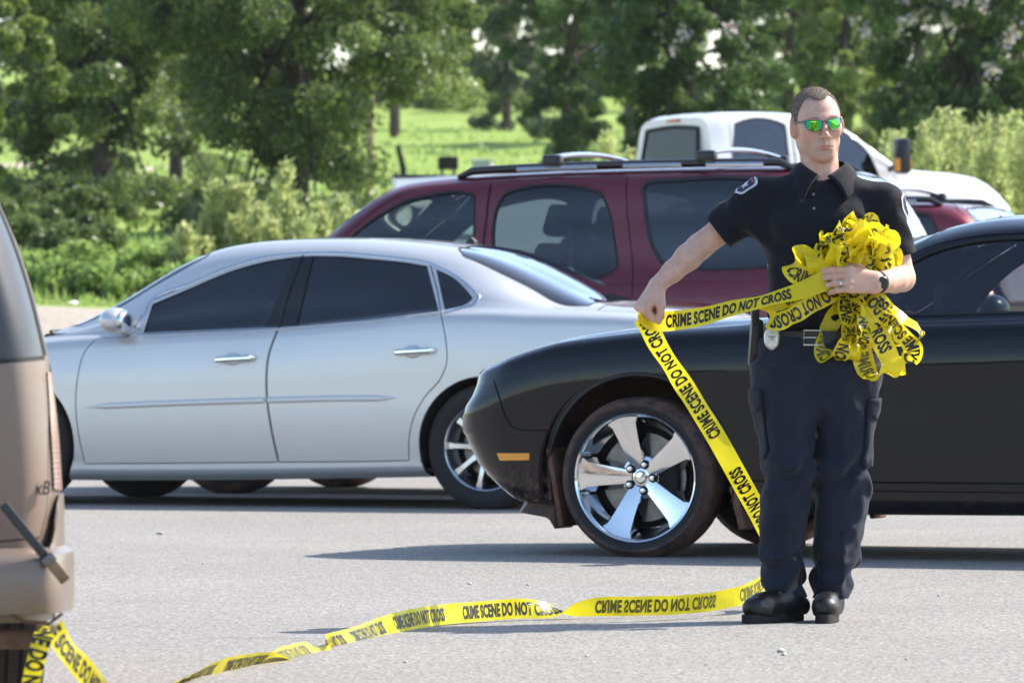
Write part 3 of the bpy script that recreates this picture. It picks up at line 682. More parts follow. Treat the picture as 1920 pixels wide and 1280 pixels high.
def build_coupe():
    L = 5.02
    plan = T((0, .745), (.04, .80), (.12, .855), (.3, .915), (.6, .95), (.95, .962), (1.4, .957), (2.6, .957), (3.3, .962), (3.9, .975), (4.4, .955), (4.75, .90), (4.95, .83), (5.02, .74))
    zs = T((0, .795), (.08, .808), (.17, .825), (.27, .848), (.42, .882), (.557, .91), (.748, .933), (.939, .950), (1.414, .968), (1.9, .985), (2.6, 1.005), (3.1, 1.03), (3.5, 1.06), (4.2, 1.065), (4.7, 1.05), (5.02, 1.0))
    zb = T((0, .27), (.25, .235), (.5, .22), (1.4, .195), (3.4, .205), (4.3, .23), (5.02, .33))
    cz = T((0, .80), (.1, .86), (.271, .915), (.535, .962), (.713, .985), (1.223, 1.03), (1.48, 1.04), (1.62, 1.10), (1.9, 1.31), (2.05, 1.395), (2.2, 1.442), (2.456, 1.474), (2.8, 1.472), (3.2, 1.44), (3.6, 1.36), (4.0, 1.24), (4.4, 1.13), (4.7, 1.10), (5.02, 1.05))
    y7 = T((0, .40), (.4, .58), (1.2, .70), (1.5, .79), (1.65, .79), (1.8, .755), (2.0, .705), (2.15, .675), (2.3, .655), (2.6, .635), (3.0, .625), (3.4, .61), (3.8, .605), (4.3, .62), (4.6, .60), (5.02, .5))
    z7 = T((0, .795), (.1, .835), (.271, .888), (.535, .935), (.713, .957), (1.223, .998), (1.5, 1.015), (1.65, 1.045), (1.8, 1.135), (2.0, 1.26), (2.15, 1.332), (2.3, 1.376), (2.6, 1.403), (3.0, 1.398), (3.4, 1.348), (3.8, 1.24), (4.3, 1.11), (4.6, 1.08), (5.02, 1.03))
    y5 = lambda u: plan(u)*T((0, .88), (.6, .90), (1.3, .90), (1.7, .895), (3.4, .885), (4.2, .87), (5.02, .86))(u)
    z5 = lambda u: np.minimum(zs(u)+T((0, .006), (.4, .012), (1.3, .02), (1.7, .028), (3.6, .03), (5.02, .01))(u), z7(u)-.003)
    dk = T((0, 1.0), (.10, .80), (.30, .30), (.55, 0.0), (5.02, 0.0))
    def sp(yf, zf, dx): return (yf, zf, lambda u: dk(u)*(dx+.032))
    specs = [
        sp(lambda u: plan(u)*.88, zb, .20),
        sp(lambda u: plan(u)*.955, lambda u: zb(u)+.02, .19),
        sp(lambda u: plan(u)*.968, lambda u: zb(u)+.10, .10),
        sp(lambda u: plan(u)*.975, lambda u: zb(u)+.19, .05),
        sp(lambda u: plan(u)*.985, lambda u: (zb(u)+.19)*.5+(zs(u)-.235)*.5, .030),
        sp(lambda u: plan(u)*.995, lambda u: zs(u)-.235, .014),
        sp(lambda u: plan(u)*1.0, lambda u: zs(u)-.19, .016),
        sp(lambda u: plan(u)*.988, lambda u: zs(u)-.08, .072),
        sp(lambda u: plan(u)*.965, lambda u: zs(u)-.022, .080),
        sp(lambda u: plan(u)*.945, zs, .085),
        sp(y5, z5, .09),
        sp(lambda u: y5(u)*.55+y7(u)*.45+.014, lambda u: z5(u)*.55+z7(u)*.45, .10),
        sp(lambda u: y7(u)+.012, lambda u: z7(u)-.010, .10),
        sp(lambda u: y7(u)-.06, lambda u: z7(u)+(cz(u)-z7(u))*.34, .10),
        sp(lambda u: y7(u)*.5, lambda u: z7(u)+(cz(u)-z7(u))*.82, .08),
        sp(lambda u: 0*u, cz, .06)]
    lf = Loft(L, rails_from(L, specs, 160), 0.022)
    loc, rz = car_frame(1190, 440, .93, -.96, 22)
    root = empty('coupe', loc, rz, 'black two-door coupe with muddy front bumper and wide chrome five-spoke wheels', 'car')
    lf.pose(Matrix.Translation(loc) @ Matrix.Rotation(rz, 4, 'Z'))
    glass_p = lf.side([(1.86, 1.035), (1.99, 1.175), (2.16, 1.29), (2.33, 1.338), (2.56, 1.358), (2.95, 1.352), (3.12, 1.335), (3.20, 1.20), (3.26, 1.085), (2.9, 1.062), (2.4, 1.048)], corner=35)
    qg = lf.side([(3.16, 1.33), (3.40, 1.27), (3.62, 1.14), (3.58, 1.105), (3.30, 1.09), (3.23, 1.20)], corner=35)
    door = lf.side([(1.60, .30), (1.575, .55), (1.585, .80), (1.62, .96), (1.74, 1.03), (1.96, 1.205), (2.14, 1.315), (2.33, 1.36), (2.56, 1.378), (2.95, 1.372), (3.145, 1.35), (3.23, 1.21), (3.29, 1.07), (3.24, .85), (3.21, .6), (3.16, .42), (3.08, .30)], corner=30)
    bump = band(lf.pix([(926, 712), (938, 750), (948, 780), (958, 799), (975, 805), (1003, 806), (1030, 806)], closed=False), .007)
    marker = lf.pix([(932, 849), (993, 849), (993, 862), (938, 863)], step=4, corner=20)
    a1 = circle_side(lf, .945, .345, .437, ru=.425); a2 = circle_side(lf, 3.876, .36, .43)
    hood = band(lf.top([(.20, 0), (.22, .4), (.30, .70), (.55, .815), (1.0, .845), (1.5, .845)], closed=False), .008)
    wsh = lf.top([(1.62, .745), (1.8, .71), (2.0, .665), (2.12, .63), (2.18, .5), (2.2, .0), (2.2, -.02), (1.50, -.02), (1.50, 0), (1.53, .5)], closed=True)
    rwn = lf.top([(3.30, .52), (3.6, .52), (4.0, .53), (4.22, .50), (4.28, .3), (4.3, 0), (4.3, -.02), (3.25, -.02), (3.25, 0), (3.27, .35)])
    trunk = band(lf.top([(4.40, 0), (4.40, .60), (4.55, .70), (4.97, .68)], closed=False), .008)
    sideln = band(lf.side([(.52, .33), (.9, .0), (.95, .0)], closed=False), .002)
    sill = band(lf.side([(1.36, .335), (2.2, .335), (3.45, .335)], closed=False), .008)
    scoop = lf.top([(.95, .30), (1.15, .31), (1.16, .42), (.97, .41)])
    regs = [('gap', hood), ('gap', trunk), ('gap', bump), ('rubber', grow(wsh, .02)), ('windshield', wsh), ('rubber', grow(rwn, .02)), ('rear_glass', rwn), ('gap', grow(door, .010)), ('door', door),
            ('gap', sill), ('rubber', grow(glass_p, .016)), ('glass', glass_p), ('qglass', qg), ('scoop', scoop), ('marker', marker), (None, a1), (None, a2)]
    sh = Shell(lf, regs, .045)
    body = sh.part('body', M['black_paint'], 'body', root); sh.lining(('windshield', 'rear_glass', 'glass', 'qglass'), root)
    V, Fs = sh.closure(); obj('underside', V, Fs[:39], M['under'], root, smooth=False); end_caps(V, Fs, M['black_paint'], root)
    sh.part('gap', M['gap'], 'panel_gap', body, off=-.010); sh.part('rubber', M['rubber'], 'window_seal', body, off=.002)
    sh.part('windshield', M['glass_light'], 'windshield', root, off=-.004); sh.part('rear_glass', M['glass_mid'], 'rear_window', root, off=-.004)
    for side, sg in (('near', 1), ('far', -1)):
        d = sh.part('door', M['black_paint'], 'door', root, side); sh.part('glass', M['glass_light'], 'window', d, side, -.008)
        sh.reveal(glass_p, .02, M['rubber'], 'window_seal', d, sg)
        sh.part('qglass', M['glass_vdark'], 'quarter_window', root, side, -.004); sh.part('marker', M['amber'], 'side_marker', root, side, .003)
        sh.part('scoop', M['black_trim'], 'hood_scoop', root, side, -.012)
        ar = [(.945+.440*math.cos(a)*.975, .345+.440*math.sin(a)) for a in np.linspace(math.radians(-12), math.radians(196), 60)]
        ar = [(u, lf.t_of_z(u, z)*lf.arc) for u, z in ar if z > zb(u)+.01]
        sh.bead(ar, .020, .008, M['black_paint'], 'arch_lip', body, sg)
        h = MB(); u0 = 2.93; y = -float(plan(u0))*.99*sg; z0 = .915
        h.tube([(u0-.12, y, z0), (u0-.09, y-.03*sg, z0), (u0+.08, y-.03*sg, z0), (u0+.11, y, z0)], .016, 8); h.build('handle', M['black_paint'], d)
        for cu, st in ((.93, 'five'), (3.876, 'five')):
            wheel_well(root, cu, .355, .445, .955, .34, sg, M['mud_dark'])
            make_wheel(root, (cu, -.845*sg, .345), .345, .272, .235, st, mud=True, sign=sg, phase=math.radians(33))
        # muddy splash guard behind the front wheel and liner flap ahead of it
        f = MB(); f.box((1.385, -.86*sg, .22), (.03, .16, .19), Matrix.Rotation(math.radians(-14), 3, 'Y')); f.build('mud_flap', M['mud'], root, bevel=.008)
        f = MB(); f.box((.55, -.83*sg, .30), (.025, .20, .34), Matrix.Rotation(math.radians(-10), 3, 'Y')); f.build('arch_liner', M['mud'], root, bevel=.008)
    # chin spoiler below the bumper, sagging on the near corner
    V = []; Fs = []
    for y in np.linspace(-.80, .80, 17):
        k = abs(y)/.80; b = .17*k**3
        V += [(.24+b, y, .275), (.19+b*.9, y, .185), (.30+b, y, .165), (.50, y, .118 if y < -.6 else .15), (.50, y, .27)]
    for i in range(16):
        for j in range(5): Fs.append((i*5+j, i*5+(j+1) % 5, (i+1)*5+(j+1) % 5, (i+1)*5+j))
    Fs += [tuple(range(5)), tuple(80+j for j in range(5))]
    obj('chin_spoiler', V, Fs, M['mud_black'], root, sharp=30)
    g = MB(); g.box((.080, 0, .66), (.05, 1.15, .13)); g.build('grille', M['black_trim'], root, bevel=.02)
    for y in (-.48, -.32, .32, .48):
        q = MB(); q.lathe([(0, .012), (.06, .010), (.075, 0), (.08, -.03)], 24, Matrix.Translation((.055, y, .67)) @ Matrix.Rotation(math.radians(-90), 4, 'Y')); q.build('headlight', M['clear_lens'], root)
    # cabin
    c = MB(); c.box((2.7, 0, .45), (2.5, 1.6, .06)); c.box((1.78, 0, .86), (.46, 1.5, .26)); c.box((4.0, 0, 1.06), (.5, 1.15, .04)); c.build('cabin', M['interior'], root, bevel=.02)
    for y in (-.40, .40): seat(root, 2.62, y, .60, M['seat'], hgt=.6)
    seat(root, 3.4, 0, .62, M['seat'], name='rear_bench', hgt=.42, w=1.1); steering(root, 2.20, -.40, .98, .19)
    m = MB(); m.ellipsoid((2.12, 0.02, 1.30), (.03, .13, .04)); m.build('rear_view_mirror', M['interior'], root)
    for sg in (1, -1):
        m = MB(); m.ellipsoid((1.90, -1.02*sg, 1.06), (.07, .11, .07)); m.tube([(1.90, -.86*sg, 1.02), (1.90, -.98*sg, 1.04)], .03, 8); m.build('mirror', M['black_paint'], root)
    return root
M['mud_dark'] = simple('muddy_liner', (.040, .020, .014), rough=.95, var=.5, vscale=6)
M['mud_black'] = paint('muddy_black_plastic', (0.02, 0.02, 0.02), rough=.6, dust=.45, dustcol=(.13, .07, .05), mudz=.36, coatr=.4)
build_coupe()
# ------------------------------------------------------------------ maroon sport utility vehicles
def build_suv(loc, rz, mat, label, bars):
    L = 4.87
    plan = T((0, .62), (.05, .72), (.2, .83), (.5, .90), (1.0, .925), (3.9, .93), (4.5, .91), (4.75, .87), (4.83, .82), (4.87, .74))
    zs = T((0, .92), (.2, 1.0), (.6, 1.09), (1.1, 1.155), (1.5, 1.18), (2.5, 1.21), (3.5, 1.235), (4.4, 1.25), (4.75, 1.25), (4.87, 1.15))
    zb = T((0, .42), (.3, .36), (1.4, .33), (3.5, .33), (4.5, .40), (4.87, .46))
    cz = T((0, .95), (.2, 1.05), (.6, 1.14), (1.0, 1.19), (1.15, 1.23), (1.3, 1.36), (1.5, 1.55), (1.7, 1.72), (1.85, 1.80), (2.1, 1.845), (2.5, 1.872), (3.2, 1.895), (4.0, 1.905), (4.3, 1.905), (4.45, 1.888), (4.58, 1.83), (4.70, 1.70), (4.78, 1.55), (4.83, 1.40), (4.87, 1.18))
    y7 = T((0, .40), (.5, .62), (1.0, .78), (1.2, .80), (1.54, .755), (1.86, .71), (1.98, .70), (2.28, .69), (3.3, .68), (4.2, .67), (4.5, .655), (4.62, .65), (4.72, .665), (4.80, .70), (4.87, .64))
    z7 = T((0, .945), (.2, 1.04), (.6, 1.13), (1.0, 1.18), (1.15, 1.21), (1.3, 1.32), (1.54, 1.495), (1.70, 1.62), (1.86, 1.732), (1.98, 1.785), (2.28, 1.82), (2.6, 1.84), (3.3, 1.86), (4.2, 1.868), (4.42, 1.855), (4.55, 1.80), (4.66, 1.68), (4.75, 1.52), (4.82, 1.35), (4.87, 1.165))
    y5 = lambda u: plan(u)*T((0, .88), (1.0, .90), (1.4, .925), (4.3, .925), (4.6, .91), (4.87, .88))(u)
    z5 = lambda u: np.minimum(zs(u)+.035, z7(u)-.003)
    specs = [(lambda u: plan(u)*.90, zb), (lambda u: plan(u)*.97, lambda u: zb(u)+.03), (lambda u: plan(u)*.985, lambda u: zb(u)+.12), (lambda u: plan(u)*1.0, lambda u: zb(u)+.35),
             (lambda u: plan(u)*1.0, lambda u: zs(u)-.22), (lambda u: plan(u)*.985, lambda u: zs(u)-.07), (lambda u: plan(u)*.96, zs), (y5, z5),
             (lambda u: y5(u)*.5+y7(u)*.5+.012, lambda u: z5(u)*.5+z7(u)*.5), (lambda u: y7(u)+.012, lambda u: z7(u)-.018), (lambda u: y7(u)-.05, lambda u: z7(u)+(cz(u)-z7(u))*.35),
             (lambda u: y7(u)*.5, lambda u: z7(u)+(cz(u)-z7(u))*.82), (lambda u: 0*u, cz)]
    lf = Loft(L, rails_from(L, specs, 120), 0.03)
    root = empty('suv', loc, rz, label, 'suv')
    fw = lf.side([(1.50, 1.255), (1.70, 1.50), (1.915, 1.65), (2.03, 1.705), (2.165, 1.737), (2.40, 1.752), (2.455, 1.735), (2.47, 1.48), (2.46, 1.27)], corner=35)
    rw = lf.side([(2.625, 1.275), (2.625, 1.70), (2.65, 1.745), (2.70, 1.763), (3.17, 1.765), (3.24, 1.745), (3.28, 1.68), (3.38, 1.33), (3.34, 1.30)], corner=35)
    qw = lf.side([(3.50, 1.78), (3.53, 1.81), (3.60, 1.815), (4.20, 1.818), (4.31, 1.80), (4.38, 1.70), (4.46, 1.42), (4.43, 1.345), (4.25, 1.325), (3.80, 1.325), (3.67, 1.345), (3.62, 1.40)], corner=50)
    d1 = lf.side([(1.36, .42), (1.34, .80), (1.36, 1.10), (1.42, 1.21), (1.66, 1.505), (1.90, 1.70), (2.04, 1.775), (2.28, 1.803), (2.545, 1.82), (2.535, 1.5), (2.53, 1.0), (2.53, .42)], corner=30)
    d2 = lf.side([(2.545, .42), (2.545, 1.0), (2.55, 1.5), (2.56, 1.82), (2.9, 1.833), (3.385, 1.846), (3.41, 1.66), (3.47, 1.35), (3.50, 1.15), (3.45, .95), (3.38, .75), (3.36, .42)], corner=30)
    wsh = lf.top([(1.30, .745), (1.54, .70), (1.80, .665), (1.88, .62), (1.87, .3), (1.87, -.02), (1.18, -.02), (1.18, .3), (1.21, .68)])
    rg = lf.top([(4.545, .52), (4.62, .595), (4.70, .61), (4.775, .62), (4.79, .3), (4.79, -.02), (4.505, -.02), (4.515, .3)])
    bl = lf.top([(4.455, .16), (4.455, -.02), (4.475, -.02), (4.475, .16)], step=.01)
    hood = band(lf.top([(.3, .5), (.6, .70), (1.1, .80)], closed=False), .008)
    hatch = band(lf.top([(4.43, 0), (4.44, .50), (4.49, .60), (4.60, .64), (4.8, .66)], closed=False), .008)
    a1 = circle_side(lf, .95, .37, .42); a2 = circle_side(lf, 3.82, .37, .42)
    tl = lf.side([(4.68, 1.24), (4.80, 1.22), (4.82, .90), (4.72, .86)])
    regs = [('gap2', hood), ('gap3', hatch), ('rubber', grow(wsh, .02)), ('windshield', wsh), ('rubber', grow(rg, .02)), ('rear_glass', rg), ('brake', bl), ('gap', grow(d1, .012)), ('d1', d1), ('gap4', grow(d2, .012)), ('d2', d2),
            ('rubber', grow(fw, .025)), ('fw', fw), ('rubber', grow(rw, .025)), ('rw', rw), ('rubber', grow(qw, .025)), ('qw', qw), ('tail', tl), (None, a1), (None, a2)]
    sh = Shell(lf, regs, .05)
    body = sh.part('body', mat, 'body', root); sh.lining(('windshield', 'rear_glass', 'fw', 'rw', 'qw'), root); V, Fs = sh.closure(); obj('underside', V, Fs[:39], M['under'], root, smooth=False); end_caps(V, Fs, mat, root)
    [sh.part(k_, M['gap'], 'panel_gap', body, off=-.01) for k_ in ('gap', 'gap2', 'gap3', 'gap4')]; sh.part('rubber', M['rubber'], 'window_seal', body, off=.002)
    sh.part('windshield', M['glass_green'], 'windshield', root, off=-.004); sh.part('rear_glass', M['glass_rear'], 'rear_window', root, off=-.002); sh.part('brake', M['red_lens'], 'brake_light', root, off=.004)
    for side, sg in (('near', 1), ('far', -1)):
        a = sh.part('d1', mat, 'door', root, side); b = sh.part('d2', mat, 'door', root, side)
        sh.part('fw', M['glass_green'], 'window', a, side, -.008); sh.part('rw', M['glass_mid'], 'window', b, side, -.008); sh.part('qw', M['glass_vdark'], 'quarter_window', root, side, -.006)
        for poly, pr in ((fw, a), (rw, b), (qw, body)): sh.reveal(poly, .025, M['rubber'], 'window_seal', pr, sg)
        sh.part('tail', M['red_lens'], 'tail_light', root, side, .003)
        qt = [q for q in qw]; sh.bead(qt, .012, .005, M['black_trim'], 'quarter_window_trim', body, sg, closed=True)
        for hu in (2.40, 3.28):
            y = -.925*sg; h = MB(); h.tube([(hu-.12, y, 1.08), (hu-.09, y-.03*sg, 1.08), (hu+.08, y-.03*sg, 1.08), (hu+.11, y, 1.08)], .018, 8); h.build('handle', mat, a if hu < 2.5 else b)
        m = MB(); m.box((1.52, -1.06*sg, 1.27), (.14, .24, .18)); m.tube([(1.55, -.86*sg, 1.22), (1.54, -.98*sg, 1.25)], .03, 8); m.build('mirror', M['black_trim'], root, bevel=.04)
        for cu in (.95, 3.82):
            wheel_well(root, cu, .37, .425, .91, .32, sg); make_wheel(root, (cu, -.80*sg, .37), .37, .222, .235, 6, mud=True, sign=sg, phase=.3)
        # roof rack side rail with silver inserts
        rr = [lf.ev([u], [lf.t_of_y(u, .60)])[0] for u in np.linspace(2.30, 4.38, 24)]
        pts = [Vector((p[0], p[1]*sg, p[2]+.035)) for p in rr]; pts[0].z -= .03; pts[-1].z -= .03
        r = MB(); r.tube(pts, [.018]+[.030]*22+[.018], 10, flat=.8); rail = r.build('roof_rail', M['black_trim'], root)
        for (u0, u1) in ((2.68, 3.18), (3.34, 3.70), (3.85, 4.2)):
            q = [lf.ev([u], [lf.t_of_y(u, .625)])[0] for u in np.linspace(u0, u1, 8)]
            s_ = MB(); s_.tube([Vector((p[0], p[1]*sg, p[2]+.033)) for p in q], .016, 8); s_.build('rail_insert', M['trim_silver'], rail)
    for u in bars:
        c = MB(); zc = float(cz(u)); pts = [(u, y, zc+.075+.03*(1-(y/.6)**2)) for y in np.linspace(-.62, .62, 15)]
        c.tube(pts, .022, 8, flat=.7); bar = c.build('roof_crossbar', M['trim_silver'], root)
        for y in (-.62, .62):
            k = MB(); k.box((u, y, zc+.055), (.12, .07, .07)); k.build('crossbar_clamp', M['black_trim'], bar, bevel=.02)
    w = MB(); w.tube([(4.60, .05, 1.80), (4.74, -.06, 1.66), (4.835, -.14, 1.50)], [.02, .014, .009], 6); w.build('rear_wiper', M['black_trim'], root)
    an = MB(); an.tube([(.95, .82, 1.12), (1.05, .83, 1.98)], [.004, .002], 6); an.build('antenna', M['black_trim'], root)
    c = MB(); c.box((2.9, 0, .55), (3.2, 1.6, .06)); c.box((1.55, 0, 1.08), (.5, 1.5, .28)); c.build('cabin', M['interior'], root, bevel=.02)
    for y in (-.40, .40): seat(root, 2.45, y, .86, M['seat_tan'], hgt=.62, w=.52)
    seat(root, 3.35, 0, .88, M['seat_tan'], name='rear_bench', hgt=.52, w=1.35); steering(root, 2.02, -.40, 1.20)
    m = MB(); m.ellipsoid((1.95, 0.05, 1.66), (.035, .14, .045)); m.tube([(1.95, .05, 1.66), (1.90, .05, 1.79)], .012, 6); m.build('rear_view_mirror', M['interior'], root)
    return root
loc, rz = car_frame(420, 320, .95, -.93, 22)
build_suv(loc, rz, M['maroon'], 'maroon suv with roof rack crossbars parked behind the silver sedan', (2.90, 3.85))
loc, rz = car_frame(1852, 279, 4.60, -.80, 22, z=0.055)
build_suv(loc, rz, M['maroon2'], 'dusty red suv showing its rear wiper between the black coupe and the white pickup', (3.95,)).scale = (.96, .96, .93)
# ------------------------------------------------------------------ white pickup, facing the other way
def build_truck():
    L = 3.25
    plan = T((0, .72), (.06, .82), (.25, .92), (.6, .97), (1.2, .985), (3.25, .985))
    zs = T((0, 1.05), (.1, 1.14), (.5, 1.23), (1.2, 1.28), (1.7, 1.30), (3.25, 1.33))
    zb = T((0, .55), (.5, .48), (3.25, .48))
    cz = T((0, 1.18), (.06, 1.30), (.2, 1.385), (.5, 1.44), (1.0, 1.475), (1.22, 1.49), (1.35, 1.55), (1.6, 1.74), (1.8, 1.88), (1.98, 1.96), (2.2, 1.99), (2.6, 2.005), (3.0, 2.0), (3.15, 1.985), (3.25, 1.95))
    y7 = T((0, .45), (.4, .66), (1.0, .78), (1.25, .84), (1.6, .79), (1.9, .74), (2.1, .725), (2.6, .72), (3.05, .715), (3.25, .70))
    z7 = T((0, 1.16), (.06, 1.27), (.2, 1.35), (.5, 1.40), (1.0, 1.43), (1.25, 1.47), (1.42, 1.58), (1.6, 1.70), (1.8, 1.84), (1.98, 1.92), (2.2, 1.95), (2.6, 1.965), (3.1, 1.955), (3.25, 1.90))
    y5 = lambda u: plan(u)*T((0, .88), (1, .90), (1.4, .935), (3.25, .935))(u)
    z5 = lambda u: np.minimum(zs(u)+.04, z7(u)-.004)
    specs = [(lambda u: plan(u)*.90, zb), (lambda u: plan(u)*.98, lambda u: zb(u)+.04), (lambda u: plan(u)*1., lambda u: zb(u)+.3), (lambda u: plan(u)*1., lambda u: zs(u)-.15), (lambda u: plan(u)*.965, zs), (y5, z5),
             (lambda u: y5(u)*.5+y7(u)*.5+.012, lambda u: z5(u)*.5+z7(u)*.5), (lambda u: y7(u)+.012, lambda u: z7(u)-.015), (lambda u: y7(u)-.07, lambda u: z7(u)+(cz(u)-z7(u))*.4), (lambda u: y7(u)*.5, lambda u: z7(u)+(cz(u)-z7(u))*.85), (lambda u: 0*u, cz)]
    lf = Loft(L, rails_from(L, specs, 90), .035)
    b = math.radians(24); rz = math.pi+b; s_ = 200.0
    # near front corner (u=0, y=+.9) stands at photo column 1925
    Xc, Yc = (1330-CX)/s_, F_PX/s_; ux = Vector((math.cos(rz), math.sin(rz), 0)); uy = Vector((-math.sin(rz), math.cos(rz), 0))
    loc = Vector((Xc, Yc, 0))-ux*3.25-uy*.78; loc.z = TRUCK_Z
    root = empty('pickup_truck', loc, rz, 'white extended-cab pickup facing away behind the maroon suv', 'pickup')
    fw = lf.side([(1.52, 1.37), (1.62, 1.62), (1.82, 1.80), (1.98, 1.872), (2.15, 1.892), (2.30, 1.892), (2.33, 1.40)], corner=35)
    rw = lf.side([(2.46, 1.40), (2.46, 1.865), (2.50, 1.885), (2.93, 1.888), (2.98, 1.865), (3.00, 1.45), (2.96, 1.41)], corner=50)
    d1 = lf.side([(1.30, .55), (1.28, 1.2), (1.36, 1.40), (1.62, 1.66), (1.85, 1.855), (2.0, 1.918), (2.2, 1.935), (2.38, 1.94), (2.39, 1.3), (2.39, .55)], corner=30)
    d2 = lf.side([(2.405, .55), (2.405, 1.3), (2.40, 1.94), (2.7, 1.945), (3.03, 1.935), (3.06, 1.3), (3.06, .55)], corner=30)
    wsh = lf.top([(1.38, .79), (1.6, .74), (1.85, .69), (1.95, .64), (1.96, .3), (1.96, -.02), (1.27, -.02), (1.27, .4), (1.30, .74)])
    a1 = circle_side(lf, .88, .45, .47)
    hood = band(lf.top([(.12, 0), (.15, .5), (.5, .80), (1.22, .86)], closed=False), .01)
    regs = [('gap', hood), ('rubber', grow(wsh, .03)), ('windshield', wsh), ('gap', grow(d1, .014)), ('d1', d1), ('gap', grow(d2, .014)), ('d2', d2), ('rubber', grow(fw, .02)), ('fw', fw), ('rubber', grow(rw, .02)), ('rw', rw), (None, a1)]
    sh = Shell(lf, regs, .055); wp = M['white_paint']
    V, Fs = sh.closure(); body = sh.part('body', wp, 'cab', root); sh.lining(('windshield', 'fw', 'rw'), root); obj('cab_floor_and_ends', V, Fs, wp, body, smooth=False)
    sh.part('gap', M['gap'], 'panel_gap', body, off=-.01); sh.part('rubber', M['rubber'], 'window_seal', body, off=.002); sh.part('windshield', M['glass_mid'], 'windshield', root, off=-.004)
    for side, sg in (('near', 1), ('far', -1)):
        a = sh.part('d1', wp, 'door', root, side); c = sh.part('d2', wp, 'door', root, side)
        sh.part('fw', M['glass_sky'], 'window', a, side, -.008); sh.part('rw', M['glass_sky'], 'window', c, side, -.008)
        for hu, dr in ((2.27, a), (2.52, c)):
            y = -.98*sg; h = MB(); h.tube([(hu-.10, y, 1.12), (hu-.07, y-.03*sg, 1.12), (hu+.07, y-.03*sg, 1.12), (hu+.10, y, 1.12)], .018, 8); h.build('handle', wp, dr)
        m = MB(); m.box((1.42, -1.17*sg, 1.58), (.12, .20, .34)); mi = m.build('mirror', M['black_trim'], root, bevel=.04)
        k = MB(); k.tube([(1.42, -.92*sg, 1.46), (1.42, -1.08*sg, 1.50)], .03, 8); k.build('mirror_arm', M['black_trim'], mi)
        k = MB(); k.box((1.355, -1.18*sg, 1.50), (.02, .09, .12)); k.box((1.485, -1.20*sg, 1.50), (.02, .09, .12)); k.build('marker_lens', M['amber'], mi, bevel=.008)
        wheel_well(root, .88, .45, .475, .96, .35, sg); wheel_well(root, 4.50, .45, .475, .97, .35, sg)
        for cu in (.88, 4.50): make_wheel(root, (cu, -.86*sg, .40), .40, .235, .26, 8, sign=sg)
        k = MB(); k.box((.10, -.62*sg, 1.02), (.08, .36, .24)); k.build('headlight', M['clear_lens'], root, bevel=.03)
    # rear window of the cab, set into the flat back
    poly = catmull([(-.62, 1.45), (-.56, 1.84), (0, 1.862), (.56, 1.84), (.62, 1.45), (0, 1.44)], .06, True, 30); n = len(poly)
    obj('rear_window', [(3.262+(1.86-p[1])*.10, p[0], p[1]) for p in poly]+[(3.282, 0, 1.66)], [((i+1) % n, i, n) for i in range(n)], M['glass_plain'], root)
    s1 = MB(); s1.tube([(3.262+(1.86-p[1])*.10, p[0], p[1]) for p in poly]+[(3.262+(1.86-poly[0][1])*.10, poly[0][0], poly[0][1])], .020, 8); s1.build('window_seal', M['rubber'], root)
    k = MB(); k.box((3.24, 0, 1.925), (.05, .30, .035)); k.build('brake_light', M['red_lens'], root, bevel=.01)
    # bed: four walls, floor, rails and tailgate
    for y in (-.955, .955):
        w_ = MB(); n = 26
        V = []; 
        for i in range(n+1):
            u = 3.33+2.40*i/n; d = abs(u-4.50); zb_ = .55 if d > .49 else .45+math.sqrt(max(0, .49**2-d*d))
            V += [(u, y-.03, zb_), (u, y+.03, zb_), (u, y+.03, 1.38), (u, y-.03, 1.38)]
        Fs = []
        for i in range(n):
            for j in range(4): Fs.append((i*4+j, i*4+(j+1) % 4, (i+1)*4+(j+1) % 4, (i+1)*4+j))
        Fs += [(0, 1, 2, 3), (4*n+3, 4*n+2, 4*n+1, 4*n)]
        p = obj('bed_side', V, Fs, wp, root, smooth=False)
        k = MB(); k.box((4.53, y, 1.395), (2.40, .10, .035)); k.build('bed_rail', M['black_trim'], p, bevel=.012)
        t = MB(); t.box((5.75, y, 1.10), (.04, .07, .34)); t.build('tail_light', M['red_lens'], root, bevel=.01)
    k = MB(); k.box((4.53, 0, .80), (2.40, 1.86, .05)); k.build('bed_floor', M['under'], root)
    k = MB(); k.box((3.36, 0, 1.05), (.05, 1.86, .60)); k.build('bed_headboard', wp, root, bevel=.01)
    k = MB(); k.box((5.70, 0, 1.05), (.06, 1.84, .64)); tg = k.build('tailgate', wp, root, bevel=.015); k = MB(); k.box((5.735, 0, 1.28), (.02, .28, .09)); k.build('handle', M['black_trim'], tg, bevel=.01)
    k = MB(); k.box((5.81, 0, .62), (.16, 1.8, .16)); k.build('bumper', M['chrome'], root, bevel=.03)
    c = MB(); c.box((2.3, 0, .75), (1.8, 1.7, .06)); c.box((1.75, 0, 1.22), (.4, 1.6, .26)); c.build('cabin', M['interior'], root, bevel=.02)
    for y in (-.4, .4): seat(root, 2.3, y, .98, M['seat'], hgt=.6, w=.52)
    k = MB(); k.tube([(1.20, -.6, 1.515), (1.25, .0, 1.53)], .012, 6); k.tube([(1.19, .05, 1.52), (1.24, .6, 1.52)], .012, 6); k.build('wiper', M['black_trim'], root)
TRUCK_Z = 1.0
build_truck()
# ------------------------------------------------------------------ land
_zy = T((-80, 0), (41, 0), (46, .16), (53, .58), (60, 1.0), (68, 1.25), (80, 1.85), (100, 2.65), (120, 3.5), (160, 5.4), (200, 7.4), (260, 10.6), (400, 17.0), (1200, 40.0))
def zland(x, y):
    z = _zy(y); x = np.asarray(x, float); y = np.asarray(y, float)
    k = np.clip((y-44)/30, 0, 1)
    return z+k*(.10*np.sin(x*.35+1.3)*np.cos(y*.22)+.05*np.sin(x*1.1+y*.7))

